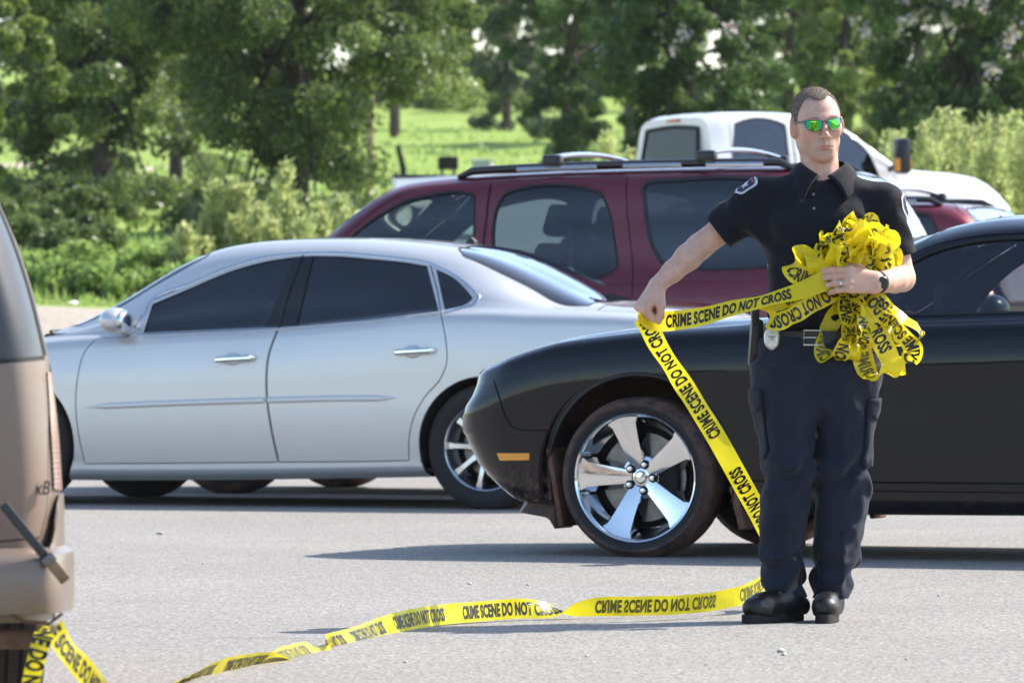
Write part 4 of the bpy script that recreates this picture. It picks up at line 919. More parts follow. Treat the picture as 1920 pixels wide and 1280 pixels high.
def land_mats():
    m = bpy.data.materials.new('worn_asphalt'); nt, b = nodes_of(m); b.inputs['Roughness'].default_value = .9; b.inputs['Specular IOR Level'].default_value = .25
    tc = N(nt, 'ShaderNodeTexCoord'); P = tc.outputs['Object']
    fine = N(nt, 'ShaderNodeTexVoronoi', Scale=55.0); nt.links.new(P, fine.inputs['Vector'])
    sp = N(nt, 'ShaderNodeTexNoise', Scale=95.0, Detail=3.0); nt.links.new(P, sp.inputs['Vector'])
    big = N(nt, 'ShaderNodeTexNoise', Scale=.55, Detail=6.0, Roughness=.6); nt.links.new(P, big.inputs['Vector'])
    mp = N(nt, 'ShaderNodeMapping'); mp.inputs['Scale'].default_value = (.5, .9, 1); nt.links.new(P, mp.inputs['Vector'])
    st = N(nt, 'ShaderNodeTexNoise', Scale=1.3, Detail=5.0, Roughness=.6); nt.links.new(mp.outputs[0], st.inputs['Vector'])
    base = ramp(nt, sp.outputs['Fac'], [(.30, (.150, .142, .131, 1)), (.50, (.288, .274, .256, 1)), (.72, (.47, .45, .42, 1))])
    agg = N(nt, 'ShaderNodeMix', data_type='RGBA', blend_type='MULTIPLY'); agg.inputs['Factor'].default_value = .55
    r1 = ramp(nt, fine.outputs['Color'], [(.0, (.62, .61, .60, 1)), (1.0, (1.15, 1.14, 1.12, 1))])
    nt.links.new(base.outputs['Color'], agg.inputs['A']); nt.links.new(r1.outputs['Color'], agg.inputs['B'])
    m2 = N(nt, 'ShaderNodeMix', data_type='RGBA', blend_type='MULTIPLY'); m2.inputs['Factor'].default_value = .5
    r2 = ramp(nt, big.outputs['Fac'], [(.32, (.80, .79, .78, 1)), (.68, (1.08, 1.06, 1.03, 1))]); nt.links.new(agg.outputs['Result'], m2.inputs['A']); nt.links.new(r2.outputs['Color'], m2.inputs['B'])
    m3 = N(nt, 'ShaderNodeMix', data_type='RGBA', blend_type='MULTIPLY'); m3.inputs['Factor'].default_value = .75
    r3 = ramp(nt, st.outputs['Fac'], [(.22, (.62, .61, .60, 1)), (.36, (1, 1, 1, 1))]); nt.links.new(m2.outputs['Result'], m3.inputs['A']); nt.links.new(r3.outputs['Color'], m3.inputs['B'])
    nt.links.new(m3.outputs['Result'], b.inputs['Base Color'])
    bp = N(nt, 'ShaderNodeBump', Strength=.55, Distance=.006); nt.links.new(fine.outputs['Distance'], bp.inputs['Height']); nt.links.new(bp.outputs['Normal'], b.inputs['Normal'])
    M['asphalt'] = m
    m = bpy.data.materials.new('meadow_and_gravel'); nt, b = nodes_of(m); b.inputs['Roughness'].default_value = .95; b.inputs['Specular IOR Level'].default_value = .1
    tc = N(nt, 'ShaderNodeTexCoord'); P = tc.outputs['Object']; sep = N(nt, 'ShaderNodeSeparateXYZ'); nt.links.new(P, sep.inputs[0])
    n1 = N(nt, 'ShaderNodeTexNoise', Scale=.5, Detail=8.0, Roughness=.65); nt.links.new(P, n1.inputs['Vector'])
    n2 = N(nt, 'ShaderNodeTexNoise', Scale=9.0, Detail=6.0, Roughness=.7); nt.links.new(P, n2.inputs['Vector'])
    g1 = ramp(nt, n1.outputs['Fac'], [(.3, (.20, .29, .065, 1)), (.5, (.26, .36, .085, 1)), (.7, (.33, .41, .13, 1))])
    gv = ramp(nt, n2.outputs['Fac'], [(.3, (.34, .29, .23, 1)), (.7, (.52, .46, .39, 1))])
    ad = N(nt, 'ShaderNodeMath', operation='MULTIPLY_ADD'); ad.inputs[1].default_value = 5.0; nt.links.new(n1.outputs['Fac'], ad.inputs[0]); nt.links.new(sep.outputs['Y'], ad.inputs[2])
    mr = N(nt, 'ShaderNodeMapRange'); mr.inputs['From Min'].default_value = 66.9; mr.inputs['From Max'].default_value = 68.3; nt.links.new(ad.outputs[0], mr.inputs['Value'])
    mx = N(nt, 'ShaderNodeMix', data_type='RGBA'); nt.links.new(mr.outputs['Result'], mx.inputs['Factor']); nt.links.new(gv.outputs['Color'], mx.inputs['A']); nt.links.new(g1.outputs['Color'], mx.inputs['B'])
    nt.links.new(mx.outputs['Result'], b.inputs['Base Color'])
    bp = N(nt, 'ShaderNodeBump', Strength=.8, Distance=.05); nt.links.new(n2.outputs['Fac'], bp.inputs['Height']); nt.links.new(bp.outputs['Normal'], b.inputs['Normal'])
    M['land'] = m
land_mats()

def sheet(name, xs, ys, lift, mat):
    X, Y = np.meshgrid(xs, ys, indexing='ij'); Z = zland(X, Y)+lift; nx, ny = len(xs), len(ys)
    V = np.stack([X.ravel(), Y.ravel(), Z.ravel()], 1); Fs = [(i*ny+j, (i+1)*ny+j, (i+1)*ny+j+1, i*ny+j+1) for i in range(nx-1) for j in range(ny-1)]
    return tag(obj(name, V, Fs, mat), kind='structure')
sheet('ground', np.concatenate([[-900, -300, -120], np.linspace(-60, 60, 90), [120, 300, 900]]), np.concatenate([[-400, -80, 0, 30], np.linspace(40, 130, 120), np.linspace(133, 300, 60), [400, 700, 1200]]), 0.0, M['land'])
sheet('parking_lot', np.concatenate([[-80], np.linspace(-30, 30, 40), [80]]), np.concatenate([[-70, 0, 30], np.linspace(40, 51.5, 20)]), .006, M['asphalt'])
# pale earth track crossing the meadow
m_dirt = simple('earth_track', (.52, .40, .35), rough=.95, var=.25, vscale=1.5, bump=.5, bscale=20)
ys = lambda x: 139+.35*np.sin(x*.3)
xs = np.linspace(-30, -7.2, 40); V = []
for i, x in enumerate(xs):
    w_ = 4.5 if i < 34 else 4.5*(39.5-i)/6
    for o in (-w_, 0, w_*1.0): V.append((x, ys(x)+o, float(zland(x, ys(x)+o))+.03))
tag(obj('dirt_track', V, [(i*3+j, (i+1)*3+j, (i+1)*3+j+1, i*3+j+1) for i in range(39) for j in range(2)], m_dirt), kind='structure')

# ------------------------------------------------------------------ foliage
def leaf_mat(name, cols, trans=.35, rough=.55):
    m = bpy.data.materials.new(name); m.use_nodes = True; nt = m.node_tree; nt.nodes.clear(); out = N(nt, 'ShaderNodeOutputMaterial')
    at = N(nt, 'ShaderNodeAttribute'); at.attribute_name = 'tone'
    r = ramp(nt, at.outputs['Fac'], [(i/(len(cols)-1), c4(c)) for i, c in enumerate(cols)])
    d = N(nt, 'ShaderNodeBsdfPrincipled'); d.inputs['Roughness'].default_value = rough; d.inputs['Specular IOR Level'].default_value = .35
    t = N(nt, 'ShaderNodeBsdfTranslucent'); mx = N(nt, 'ShaderNodeMixShader'); mx.inputs['Fac'].default_value = trans
    hs = N(nt, 'ShaderNodeHueSaturation', Value=1.5, Saturation=1.1); nt.links.new(r.outputs['Color'], hs.inputs['Color'])
    nt.links.new(r.outputs['Color'], d.inputs['Base Color']); nt.links.new(hs.outputs['Color'], t.inputs['Color'])
    nt.links.new(d.outputs[0], mx.inputs[1]); nt.links.new(t.outputs[0], mx.inputs[2]); nt.links.new(mx.outputs[0], out.inputs['Surface']); return m
M['leaf_oak'] = leaf_mat('oak_leaf', [(0.059, 0.086, 0.032), (0.116, 0.161, 0.053), (0.185, 0.237, 0.080), (0.311, 0.367, 0.158)], rough=.4)
M['leaf_light'] = leaf_mat('light_leaf', [(0.098, 0.142, 0.039), (0.171, 0.228, 0.063), (0.244, 0.296, 0.092), (0.342, 0.382, 0.141)], rough=.45)
M['leaf_pale'] = leaf_mat('pale_leaf', [(.07, .10, .050), (.11, .15, .075), (.16, .20, .11), (.22, .25, .16)])
M['leaf_flower'] = leaf_mat('dark_leaf', [(0.046, 0.080, 0.033), (0.086, 0.136, 0.048), (0.132, 0.195, 0.065), (0.234, 0.310, 0.129)], rough=.4)
M['leaf_weed'] = leaf_mat('weed_leaf', [(0.250, 0.286, 0.113), (0.345, 0.384, 0.156), (0.431, 0.463, 0.216), (0.519, 0.541, 0.289)], trans=.45)
M['leaf_bush'] = leaf_mat('bush_leaf', [(0.157, 0.230, 0.067), (0.240, 0.334, 0.096), (0.325, 0.423, 0.134), (0.410, 0.500, 0.192)], trans=.4)
M['grass'] = leaf_mat('grass_blade', [(0.202, 0.283, 0.077), (0.258, 0.345, 0.100), (0.322, 0.408, 0.134), (0.405, 0.461, 0.198)], trans=.4)
M['petal'] = simple('pale_petal', (.75, .62, .64), rough=.7, var=.15)
M['bark'] = simple('bark', (.075, .060, .048), rough=.95, var=.4, vscale=5, bump=.8, bscale=18)

def quads(name, P, A, B, tone, mat, parent=None, smooth=True):
    "many small leaf blades: centre P, half axes A (length) and B (width); kite shaped"
    n = len(P); V = np.empty((n, 4, 3), np.float32); V[:, 0] = P-A; V[:, 1] = P+B-A*.1; V[:, 2] = P+A; V[:, 3] = P-B-A*.1
    me = bpy.data.meshes.new(name); me.vertices.add(n*4); me.loops.add(n*4); me.polygons.add(n)
    me.vertices.foreach_set('co', V.ravel()); me.loops.foreach_set('vertex_index', np.arange(n*4, dtype=np.int32))
    me.polygons.foreach_set('loop_start', np.arange(0, n*4, 4, dtype=np.int32))
    me.update(calc_edges=True); a = me.attributes.new('tone', 'FLOAT', 'FACE'); a.data.foreach_set('value', np.asarray(tone, np.float32)); me.materials.append(mat); me.validate()
    return link(name, me, parent)
def unit(v): return v/np.maximum(np.linalg.norm(v, axis=1, keepdims=True), 1e-9)

def tree(name, base, hgt, rad, crown0, clumps, per, leaf, mat, label, cat='tree', group=None, seed=1, lean=(0, 0), flowers=0, squash=1.0, trunk_r=.2, low=0, keep=None):
    r = np.random.default_rng(seed); x, y = base; z = float(zland(x, y)); root = empty(name, (x, y, z-.05), 0, label, cat, group)
    top = np.array([lean[0], lean[1], hgt*.55]); tr = MB(); pts = [(0, 0, 0), (lean[0]*.15, lean[1]*.15, hgt*.12), (lean[0]*.45, lean[1]*.45, hgt*.30), tuple(top)]
    tr.tube(catmull(pts, .4), list(np.linspace(trunk_r, trunk_r*.45, len(catmull(pts, .4)))), 9)
    # clump centres: uneven ball between crown0 and hgt
    C = []
    cz_, rz_ = (crown0+hgt)/2, (hgt-crown0)/2
    while len(C) < clumps:
        q = r.normal(size=3); q /= np.linalg.norm(q); s_ = r.uniform(.35, 1.0)**.55
        lump = .78+.34*math.sin(3.1*q[0]+seed)*math.cos(2.7*q[2]+seed*1.7)+.12*r.normal()
        c = np.array([q[0]*rad*s_*lump+lean[0], q[1]*rad*s_*lump*squash+lean[1], cz_+q[2]*rz_*s_])
        if c[2] > crown0*.85 and (keep is None or keep(c[0], c[2])): C.append(c)
    for k in range(low):
        a = r.uniform(0, 2*math.pi); C.append(np.array([math.cos(a)*rad*r.uniform(.3, 1)+lean[0], math.sin(a)*rad*r.uniform(.3, 1)*squash+lean[1], crown0*r.uniform(.55, .95)]))
    C = np.array([c for c in C if keep is None or keep(c[0], c[2])])
    for i in r.permutation(len(C))[:26]:
        c = C[i]; st = np.array(pts[2])+(top-np.array(pts[2]))*r.uniform(0, 1); mid = (st+c)/2+np.array([0, 0, .10*rad])
        tr.tube([tuple(st), tuple(mid), tuple(st+(c-st)*.92)], [trunk_r*.34, trunk_r*.2, trunk_r*.07], 6)
    tr.build('trunk', M['bark'], root)
    n = len(C)*per; ci = np.repeat(np.arange(len(C)), per); cr = r.uniform(.22, .42, len(C))*rad*.42
    d = r.normal(size=(n, 3)); d = unit(d)*(r.uniform(0, 1, (n, 1))**.45)*cr[ci][:, None]; d[:, 2] *= .72; d[:, 2] -= .10*np.abs(r.normal(size=n))*cr[ci]
    P = C[ci]+d; A = unit(r.normal(size=(n, 3))+np.array([0, 0, -.35])); Nn = unit(np.cross(A, r.normal(size=(n, 3))+np.array([0, 0, 1.2]))); l = leaf*r.uniform(.6, 1.3, (n, 1))
    tone = np.clip(r.normal(.42, .20, n)+.12*r.normal(size=len(C))[ci], 0, 1)
    quads('crown', P, A*l*.5, Nn*l*.27, tone, mat, root)
    if flowers:
        up = np.argsort(-(C[:, 2]*.5-C[:, 1]))[:max(8, len(C)//3)]; fi = r.choice(up, flowers); F_ = []
        fc = C[fi]+unit(r.normal(size=(flowers, 3)))*cr[fi][:, None]; m_ = 40; q = np.repeat(fc, m_, 0)+r.normal(size=(flowers*m_, 3))*.07; A2 = unit(r.normal(size=q.shape)); B2 = unit(np.cross(A2, r.normal(size=q.shape)))
        quads('blossom', q, A2*.035, B2*.03, np.ones(len(q)), M['petal'], root)
    return root

def plume(base, hgt, wid, n, seed, mat, label, group, name='tall_weed', stems=1):
    r = np.random.default_rng(seed); x, y = base; z = float(zland(x, y)); root = empty(name, (x, y, z-.02), 0, label, 'weed', group); st = MB(); P_, A_, tn = [], [], []
    for s_ in range(stems):
        h = hgt*r.uniform(.62, 1.0) if s_ else hgt; ox, oy = (r.normal(0, wid*.8, 2) if s_ else (0, 0)); lx, ly = r.normal(0, .07, 2)*h
        st.tube([(ox, oy, 0), (ox+lx*.4, oy+ly*.4, h*.5), (ox+lx, oy+ly, h)], [.011, .008, .003], 5)
        m_ = n//stems; k = r.uniform(.12, 1.0, m_); a = r.uniform(0, 2*math.pi, m_); prof = wid*np.clip(np.sin(np.clip(k*1.05, 0, 1)*math.pi)**.7*.8+.12*(1-k), .03, 1)
        # leaves gathered on short side sprays
        spray = r.integers(0, 30, m_); a = spray*2.4+r.normal(0, .35, m_); k = np.clip(.12+.88*(spray/30.0)+r.normal(0, .05, m_), .05, 1.0)
        prof = wid*(np.clip(1.15-k, 0, 1)**.55)*np.clip(k*5, 0, 1); q = r.uniform(.1, 1, m_)
        p = np.stack([ox+lx*k+np.cos(a)*prof*q, oy+ly*k+np.sin(a)*prof*q, k*h+q*prof*.55], 1)+r.normal(0, .018, (m_, 3))
        P_.append(p); A_.append(unit(np.stack([np.cos(a), np.sin(a), np.full(m_, .9)], 1)+r.normal(0, .45, (m_, 3)))); tn.append(np.clip(r.normal(.45, .22, m_)+.25*(k-.5), 0, 1))
    st.build('stem', M['bark'] if mat is M['leaf_bush'] else M['weed_stem'], root)
    P = np.concatenate(P_); A = np.concatenate(A_); B = unit(np.cross(A, r.normal(size=P.shape))); l = r.uniform(.03, .062, (len(P), 1))
    quads('leaves', P, A*l, B*l*.30, np.concatenate(tn), mat, root); return root
M['weed_stem'] = simple('weed_stem', (.20, .22, .07), rough=.8)

def bush(base, hgt, wid, n, seed, mat, label, group):
    r = np.random.default_rng(seed); x, y = base; z = float(zland(x, y)); root = empty('bush', (x, y, z-.02), 0, label, 'bush', group); st = MB(); C = []
    for k in range(16):
        a = r.uniform(0, 6.28); q = r.uniform(0, 1)**.6*wid; h = hgt*r.uniform(.35, 1)*(1-.45*(q/wid)**2); C.append((math.cos(a)*q, math.sin(a)*q, h*.8)); st.tube([(C[-1][0]*.2, C[-1][1]*.2, 0), (C[-1][0]*.7, C[-1][1]*.7, h*.4), C[-1]], [.012, .009, .004], 5)
    st.build('branches', M['bark'], root); C = np.array(C); ci = r.integers(0, len(C), n)
    P = C[ci]+unit(r.normal(size=(n, 3)))*(r.uniform(0, 1, (n, 1))**.5)*np.array([.26, .26, .24])*wid*.9; P[:, 2] = np.abs(P[:, 2])
    A = unit(r.normal(size=(n, 3))+np.array([0, 0, .3])); B = unit(np.cross(A, r.normal(size=(n, 3)))); l = r.uniform(.025, .055, (n, 1))
    quads('leaves', P, A*l, B*l*.45, np.clip(r.normal(.45, .2, n)+.12*r.normal(size=len(C))[ci], 0, 1), mat, root); return root

def at(px, Y): return ((px-CX)*Y/F_PX, Y)
tree('oak_tree', at(560, 90), 6.2, 3.0, .40, 240, 360, .105, M['leaf_oak'], 'broad dark oak spreading behind the roof of the silver sedan', seed=3, trunk_r=.17, low=90, keep=lambda x, z: not (x > .95 and z < 1.95) and not (x < -1.6 and z < .8))
tree('oak_tree', at(190, 98), 6.4, 2.6, .55, 200, 300, .11, M['leaf_oak'], 'dark oak beside the yellow-green tree, above the pale earth track', seed=8, trunk_r=.16, low=130, keep=lambda x, z: not (z < .45))
tree('yellowish_tree', at(-20, 86), 5.6, 1.25, .7, 90, 320, .10, M['leaf_light'], 'yellow-green tree standing next to the dark oaks above the boxy tan car', seed=5, trunk_r=.11, low=8)
tree('leaning_tree', at(1050, 130), 7.0, 2.1, .45, 150, 300, .12, M['leaf_flower'], 'dark tree with a leaning trunk at the edge of the bright meadow', seed=12, lean=(.35, 0), trunk_r=.13, low=16, keep=lambda x, z: not (x < -.75 and z < 1.9))
tree('pale_tree', at(950, 185), 8.5, 1.9, .5, 110, 240, .17, M['leaf_pale'], 'pale grey-green tree far back between the two dark trees', seed=21, trunk_r=.15, low=10)
tree('flowering_tree', at(1290, 100), 6.6, 2.0, .45, 210, 330, .105, M['leaf_flower'], 'dark leafy tree with scattered white blossom behind the white pickup cab', seed=31, trunk_r=.15, flowers=60, low=24)
tree('light_green_tree', at(1585, 125), 6.4, 1.6, .4, 130, 280, .12, M['leaf_light'], 'light green tree between two darker flowering trees', seed=17, trunk_r=.12, flowers=14, low=14)
tree('flowering_tree', at(1820, 95), 6.0, 1.9, .5, 190, 330, .105, M['leaf_flower'], 'dark tree with pale pink blossom above the pickup hood and tall weeds', seed=41, trunk_r=.14, flowers=70, low=24)
tree('light_green_tree', at(2070, 110), 6.4, 1.9, .4, 110, 260, .12, M['leaf_light'], 'light green tree past the dark blossoming tree', seed=43, trunk_r=.12, low=10)
tree('oak_tree', at(330, 122), 7.0, 2.6, .6, 130, 260, .13, M['leaf_oak'], 'shaded oak further back between the two nearer oaks', seed=51, trunk_r=.15, low=14)
tree('backdrop_tree', at(1480, 160), 9.5, 2.6, .5, 120, 220, .17, M['leaf_oak'], 'shadowy tree far behind the pickup cab and its blossoming tree', seed=61, trunk_r=.16, low=10)
tree('backdrop_tree', at(1720, 150), 9.5, 2.5, .5, 120, 220, .17, M['leaf_light'], 'light tree far behind the pink blossoming tree', seed=62, trunk_r=.16, low=10)
tree('backdrop_tree', at(1900, 165), 10.0, 2.6, .5, 120, 220, .17, M['leaf_oak'], 'dark tree far behind the tall weeds past the pickup hood', seed=63, trunk_r=.16, low=10)
tree('backdrop_tree', at(740, 170), 10.5, 2.4, 2.2, 110, 220, .18, M['leaf_light'], 'light tree far behind the crown of the broad oak', seed=64, trunk_r=.16)
tree('backdrop_tree', at(1180, 165), 10.0, 2.4, .6, 110, 220, .17, M['leaf_oak'], 'dark tree far behind the gap beside the leaning tree', seed=65, trunk_r=.16, low=8)
r_ = np.random.default_rng(2)
for k, px in enumerate(list(range(-250, 2300, 190))):
    tree('woodland_tree', at(px+float(r_.uniform(-50, 50)), 222+float(r_.uniform(-10, 22))), 12+float(r_.uniform(0, 3)), 3.9, .5, 120, 150, .32, M['leaf_oak'] if k % 3 else M['leaf_light'], 'tree in the wood along the top of the meadow', group='trees along the top of the meadow', seed=100+k, trunk_r=.18, low=14)
for k, (px, top, Y) in enumerate([(430, 335, 70), (507, 305, 71.5), (468, 385, 69.5), (545, 372, 70.5), (628, 366, 71), (655, 392, 70), (598, 400, 69.5), (385, 400, 70), (350, 425, 69), (575, 420, 69), (1157, 250, 74), (520, 415, 69)]):
    z0 = float(zland((px-CX)*Y/F_PX, Y)); h = CAM_H-(top-HORIZON)*Y/F_PX-z0
    plume(at(px, Y), h, .20, 2600, 200+k, M['leaf_weed'], 'tall feathery yellow-green weed growing below the broad oak', 'weeds below the broad oak', stems=3)
for k, (px, top, Y) in enumerate([(1690, 250, 72), (1722, 232, 73), (1764, 210, 72), (1806, 212, 72.5), (1838, 240, 71), (1868, 215, 73), (1898, 222, 72), (1925, 235, 71.5), (1850, 262, 70), (1780, 262, 70), (1660, 280, 71)]):
    z0 = float(zland((px-CX)*Y/F_PX, Y)); h = CAM_H-(top-HORIZON)*Y/F_PX-z0
    plume(at(px, Y), h, .24, 2800, 300+k, M['leaf_weed'], 'tall bright yellow-green weed standing behind the pickup hood', 'weeds behind the pickup hood', stems=3)
for k, (px, top, Y) in enumerate([(40, 430, 69), (95, 415, 70), (150, 428, 69.5), (205, 420, 70), (262, 440, 69), (310, 432, 70), (350, 470, 68.5), (20, 470, 68.5), (120, 470, 68.2), (200, 475, 68), (285, 480, 68.2), (-30, 430, 69), (420, 470, 68.5), (480, 480, 68.5), (560, 470, 69)]):
    z0 = float(zland((px-CX)*Y/F_PX, Y)); h = CAM_H-(top-HORIZON)*Y/F_PX-z0
    bush(at(px, Y), h, .46, 2300, 400+k, M['leaf_bush'], 'low bright green bush on the verge beyond the gravel', 'bushes on the verge')
for k, (px, top, Y) in enumerate([(20, 356, 80), (85, 362, 81), (150, 372, 79), (560, 395, 84), (625, 385, 84), (30, 325, 92), (100, 318, 93), (170, 328, 92)]):
    z0 = float(zland((px-CX)*Y/F_PX, Y)); h = CAM_H-(top-HORIZON)*Y/F_PX-z0
    bush(at(px, Y), h, .60, 4200, 450+k, M['leaf_oak'], 'dark green shrub in the shade under the oaks', 'shrubs under the oaks')
# wooded edge of the lot on the photographer's side (seen only as a dark band in paint and glass)
r = np.random.default_rng(77); n = 9000; wx = r.uniform(-85, 85, n); hh = 6.5+2.5*np.sin(wx*.13)+1.5*np.sin(wx*.41+1); wz = r.uniform(0, 1, n)**.8*hh; wy = -72+r.normal(0, 2.2, n)
P = np.stack([wx, wy, wz], 1); A = unit(r.normal(size=(n, 3))); B = unit(np.cross(A, r.normal(size=(n, 3))))
tag(quads('woodland', P, A*.75, B*.55, np.clip(r.normal(.4, .2, n), 0, 1), M['leaf_oak']), 'line of trees along the near edge of the lot', 'woodland', kind='stuff')
# grass verge
r = np.random.default_rng(9); n = 26000; gy = 66.2+r.uniform(0, 1, n)**1.4*16; gx = r.uniform(-8.5, 9.5, n); gz = zland(gx, gy); h = r.uniform(.06, .26, (n, 1))*np.clip((gy-65.6)/2.5, .25, 1)[:, None]
A = unit(np.stack([r.normal(0, .28, n), r.normal(0, .28, n), np.ones(n)], 1)); B = unit(np.cross(A, r.normal(size=(n, 3)))); P = np.stack([gx, gy, gz], 1)+A*h*.5
tag(quads('grass', P, A*h*.5, B*.014, np.clip(r.normal(.5, .25, n), 0, 1), M['grass']), 'uneven grass growing on the verge beyond the gravel', 'grass', kind='stuff')
# meadow grass, coarser with distance
n = 9000; gy = 82+r.uniform(0, 1, n)**1.2*110; gx = r.uniform(-11, 11, n)*gy/100; gz = zland(gx, gy); h = r.uniform(.06, .18, (n, 1))
A = unit(np.stack([r.normal(0, .3, n), r.normal(0, .3, n), np.ones(n)], 1)); B = unit(np.cross(A, r.normal(size=(n, 3)))); P = np.stack([gx, gy, gz], 1)+A*h*.5
tag(quads('meadow_grass', P, A*h*.5, B*.05, np.clip(r.normal(.55, .2, n), 0, 1), M['grass']), 'bright grass covering the rising meadow', 'grass', kind='stuff')

# ------------------------------------------------------------------ small things in the meadow
def on_land(px, Y): x = (px-CX)*Y/F_PX; return x, Y, float(zland(x, Y))
x, y, z = on_land(694, 96); h = 2.75
p = MB(); p.tube([(0, 0, -.3), (.01, 0, h)], [.06, .05], 10); o = p.build('pole', simple('weathered_wood', (.34, .24, .17), rough=.9, var=.3, vscale=8), None); o.location = (x, y, z)
tag(o, 'weathered brown wooden pole rising into the leaves of the broad oak', 'pole')
x, y, z = on_land(757, 128); p = MB(); p.tube([(.02, 0, -.3), (-.02, 0, .35), (-.12, 0, .78)], [.075, .065, .05], 9); o = p.build('leaning_post', simple('dark_wood', (.03, .035, .03), rough=.95), None); o.location = (x, y, z)
tag(o, 'short dark leaning post out in the bright meadow', 'post')
x, y, z = on_land(840, 124); e = empty('dark_box', (x, y, z), .2, 'dark box on two legs standing in the meadow above the suv roof', 'box')
p = MB(); p.box((0, 0, .50), (.36, .3, .26)); p.build('body', M['under'], e, bevel=.03); 
for sx in (-.12, .12): p = MB(); p.box((sx, 0, .19), (.05, .05, .40)); p.build('leg', M['bark'], e)
x, y, z = on_land(905, 122); e = empty('grey_cabinet', (x, y, z), -.2, 'pale grey utility cabinet in the meadow beside the dark box', 'cabinet')
p = MB(); p.box((0, 0, .22), (.36, .3, .56)); c = p.build('body', simple('grey_metal', (.42, .43, .43), rough=.5), e, bevel=.03); p = MB(); p.box((0, 0, .52), (.42, .36, .05)); p.build('lid', M['trim_silver'], c, bevel=.015)
# oil drips dried into the asphalt
def stain_mat():
    mt = bpy.data.materials.new('oil_stain'); mt.use_nodes = True; nt = mt.node_tree; b = nt.nodes['Principled BSDF']; out = nt.nodes['Material Output']; b.inputs['Base Color'].default_value = (.075, .07, .065, 1); b.inputs['Roughness'].default_value = .8
    tc = N(nt, 'ShaderNodeTexCoord'); nz = N(nt, 'ShaderNodeTexNoise', Scale=7.0, Detail=7.0, Roughness=.7); nt.links.new(tc.outputs['Object'], nz.inputs['Vector']); mp = N(nt, 'ShaderNodeMapping'); mp.inputs['Location'].default_value = (-.5, -.5, 0); nt.links.new(tc.outputs['Generated'], mp.inputs['Vector'])
    ln = N(nt, 'ShaderNodeVectorMath', operation='LENGTH'); nt.links.new(mp.outputs[0], ln.inputs[0]); sb = N(nt, 'ShaderNodeMath', operation='SUBTRACT'); nt.links.new(nz.outputs['Fac'], sb.inputs[0]); nt.links.new(ln.outputs['Value'], sb.inputs[1]); r = ramp(nt, sb.outputs[0], [(.10, (0, 0, 0, 1)), (.38, (.55, .55, .55, 1))])
    t = N(nt, 'ShaderNodeBsdfTransparent'); mx = N(nt, 'ShaderNodeMixShader'); nt.links.new(r.outputs['Color'], mx.inputs['Fac']); nt.links.new(t.outputs[0], mx.inputs[1]); nt.links.new(b.outputs[0], mx.inputs[2]); nt.links.new(mx.outputs[0], out.inputs['Surface']); return mt
m_stain = stain_mat()
for px, py, wx, wy in ((815, 1084, .40, .75), (620, 1090, .34, .45), (450, 1035, .5, .9), (1040, 1215, .35, .5), (1720, 1130, .45, .8), (300, 1200, .4, .6)):
    Y = F_PX*CAM_H/(py-HORIZON); x = (px-CX)*Y/F_PX; n = 28; V = [(wx*math.cos(2*math.pi*i/n)*.5, wy*math.sin(2*math.pi*i/n)*.5, 0) for i in range(n)]
    o = obj('oil_stain', V, [tuple(range(n))], m_stain, None, smooth=False); o.location = (x, Y, .0105); tag(o, kind='structure')
# litter and stones
def scrap(px, py, size, col, label, seed):
    Y = 66.4 if py < 600 else F_PX*CAM_H/(py-HORIZON); r = np.random.default_rng(seed); x = (px-CX)*Y/F_PX; z = float(zland(x, Y))
    V = [(r.normal(0, .02)+size*i/4-size/2, r.normal(0, .02)+(j-1)*size*.28, .012+abs(r.normal(0, .02))) for i in range(5) for j in range(3)]
    o = obj('paper_scrap', V, [(i*3+j, (i+1)*3+j, (i+1)*3+j+1, i*3+j+1) for i in range(4) for j in range(2)], simple('paper', col, rough=.8), None, smooth=False); o.location = (x, Y, z+.008); tag(o, label, 'litter')
scrap(140, 549, .22, (.75, .74, .72), 'crumpled white paper lying where the gravel meets the grass', 3)
r = np.random.default_rng(5); m_st = simple('pale_stone', (.50, .47, .43), rough=.9, var=.25, vscale=20); stone_me = []
for k in range(3):
    b = MB(); b.ellipsoid((0, 0, 0), (1, .8, .55), 9, 6); b.v = [v*(1+.18*mnoise.noise(v*1.7+Vector((k*5, 0, 0)))) for v in b.v]; o = b.build('pebble', m_st, None); stone_me.append(o.data); bpy.data.objects.remove(o)
spots = [(1465, 1226, .014), (1470, 1232, .011), (300, 1004, .018), (760, 1246, .008), (1100, 1235, .007), (880, 1098, .010), (990, 1100, .009), (1180, 1180, .006), (640, 1140, .006), (1700, 1240, .007), (1760, 1120, .007), (380, 1060, .007), (1325, 1250, .006)]
for k, (px, py, s_) in enumerate(spots):
    Y = F_PX*CAM_H/(py-HORIZON); o = link('pebble', stone_me[k % 3]); o.location = ((px-CX)*Y/F_PX, Y, .006+s_*.35); o.scale = (s_, s_, s_); o.rotation_euler = (0, 0, k*1.3)
    tag(o, 'small pale pebble lying loose on the asphalt', 'pebble', 'pebbles loose on the asphalt')
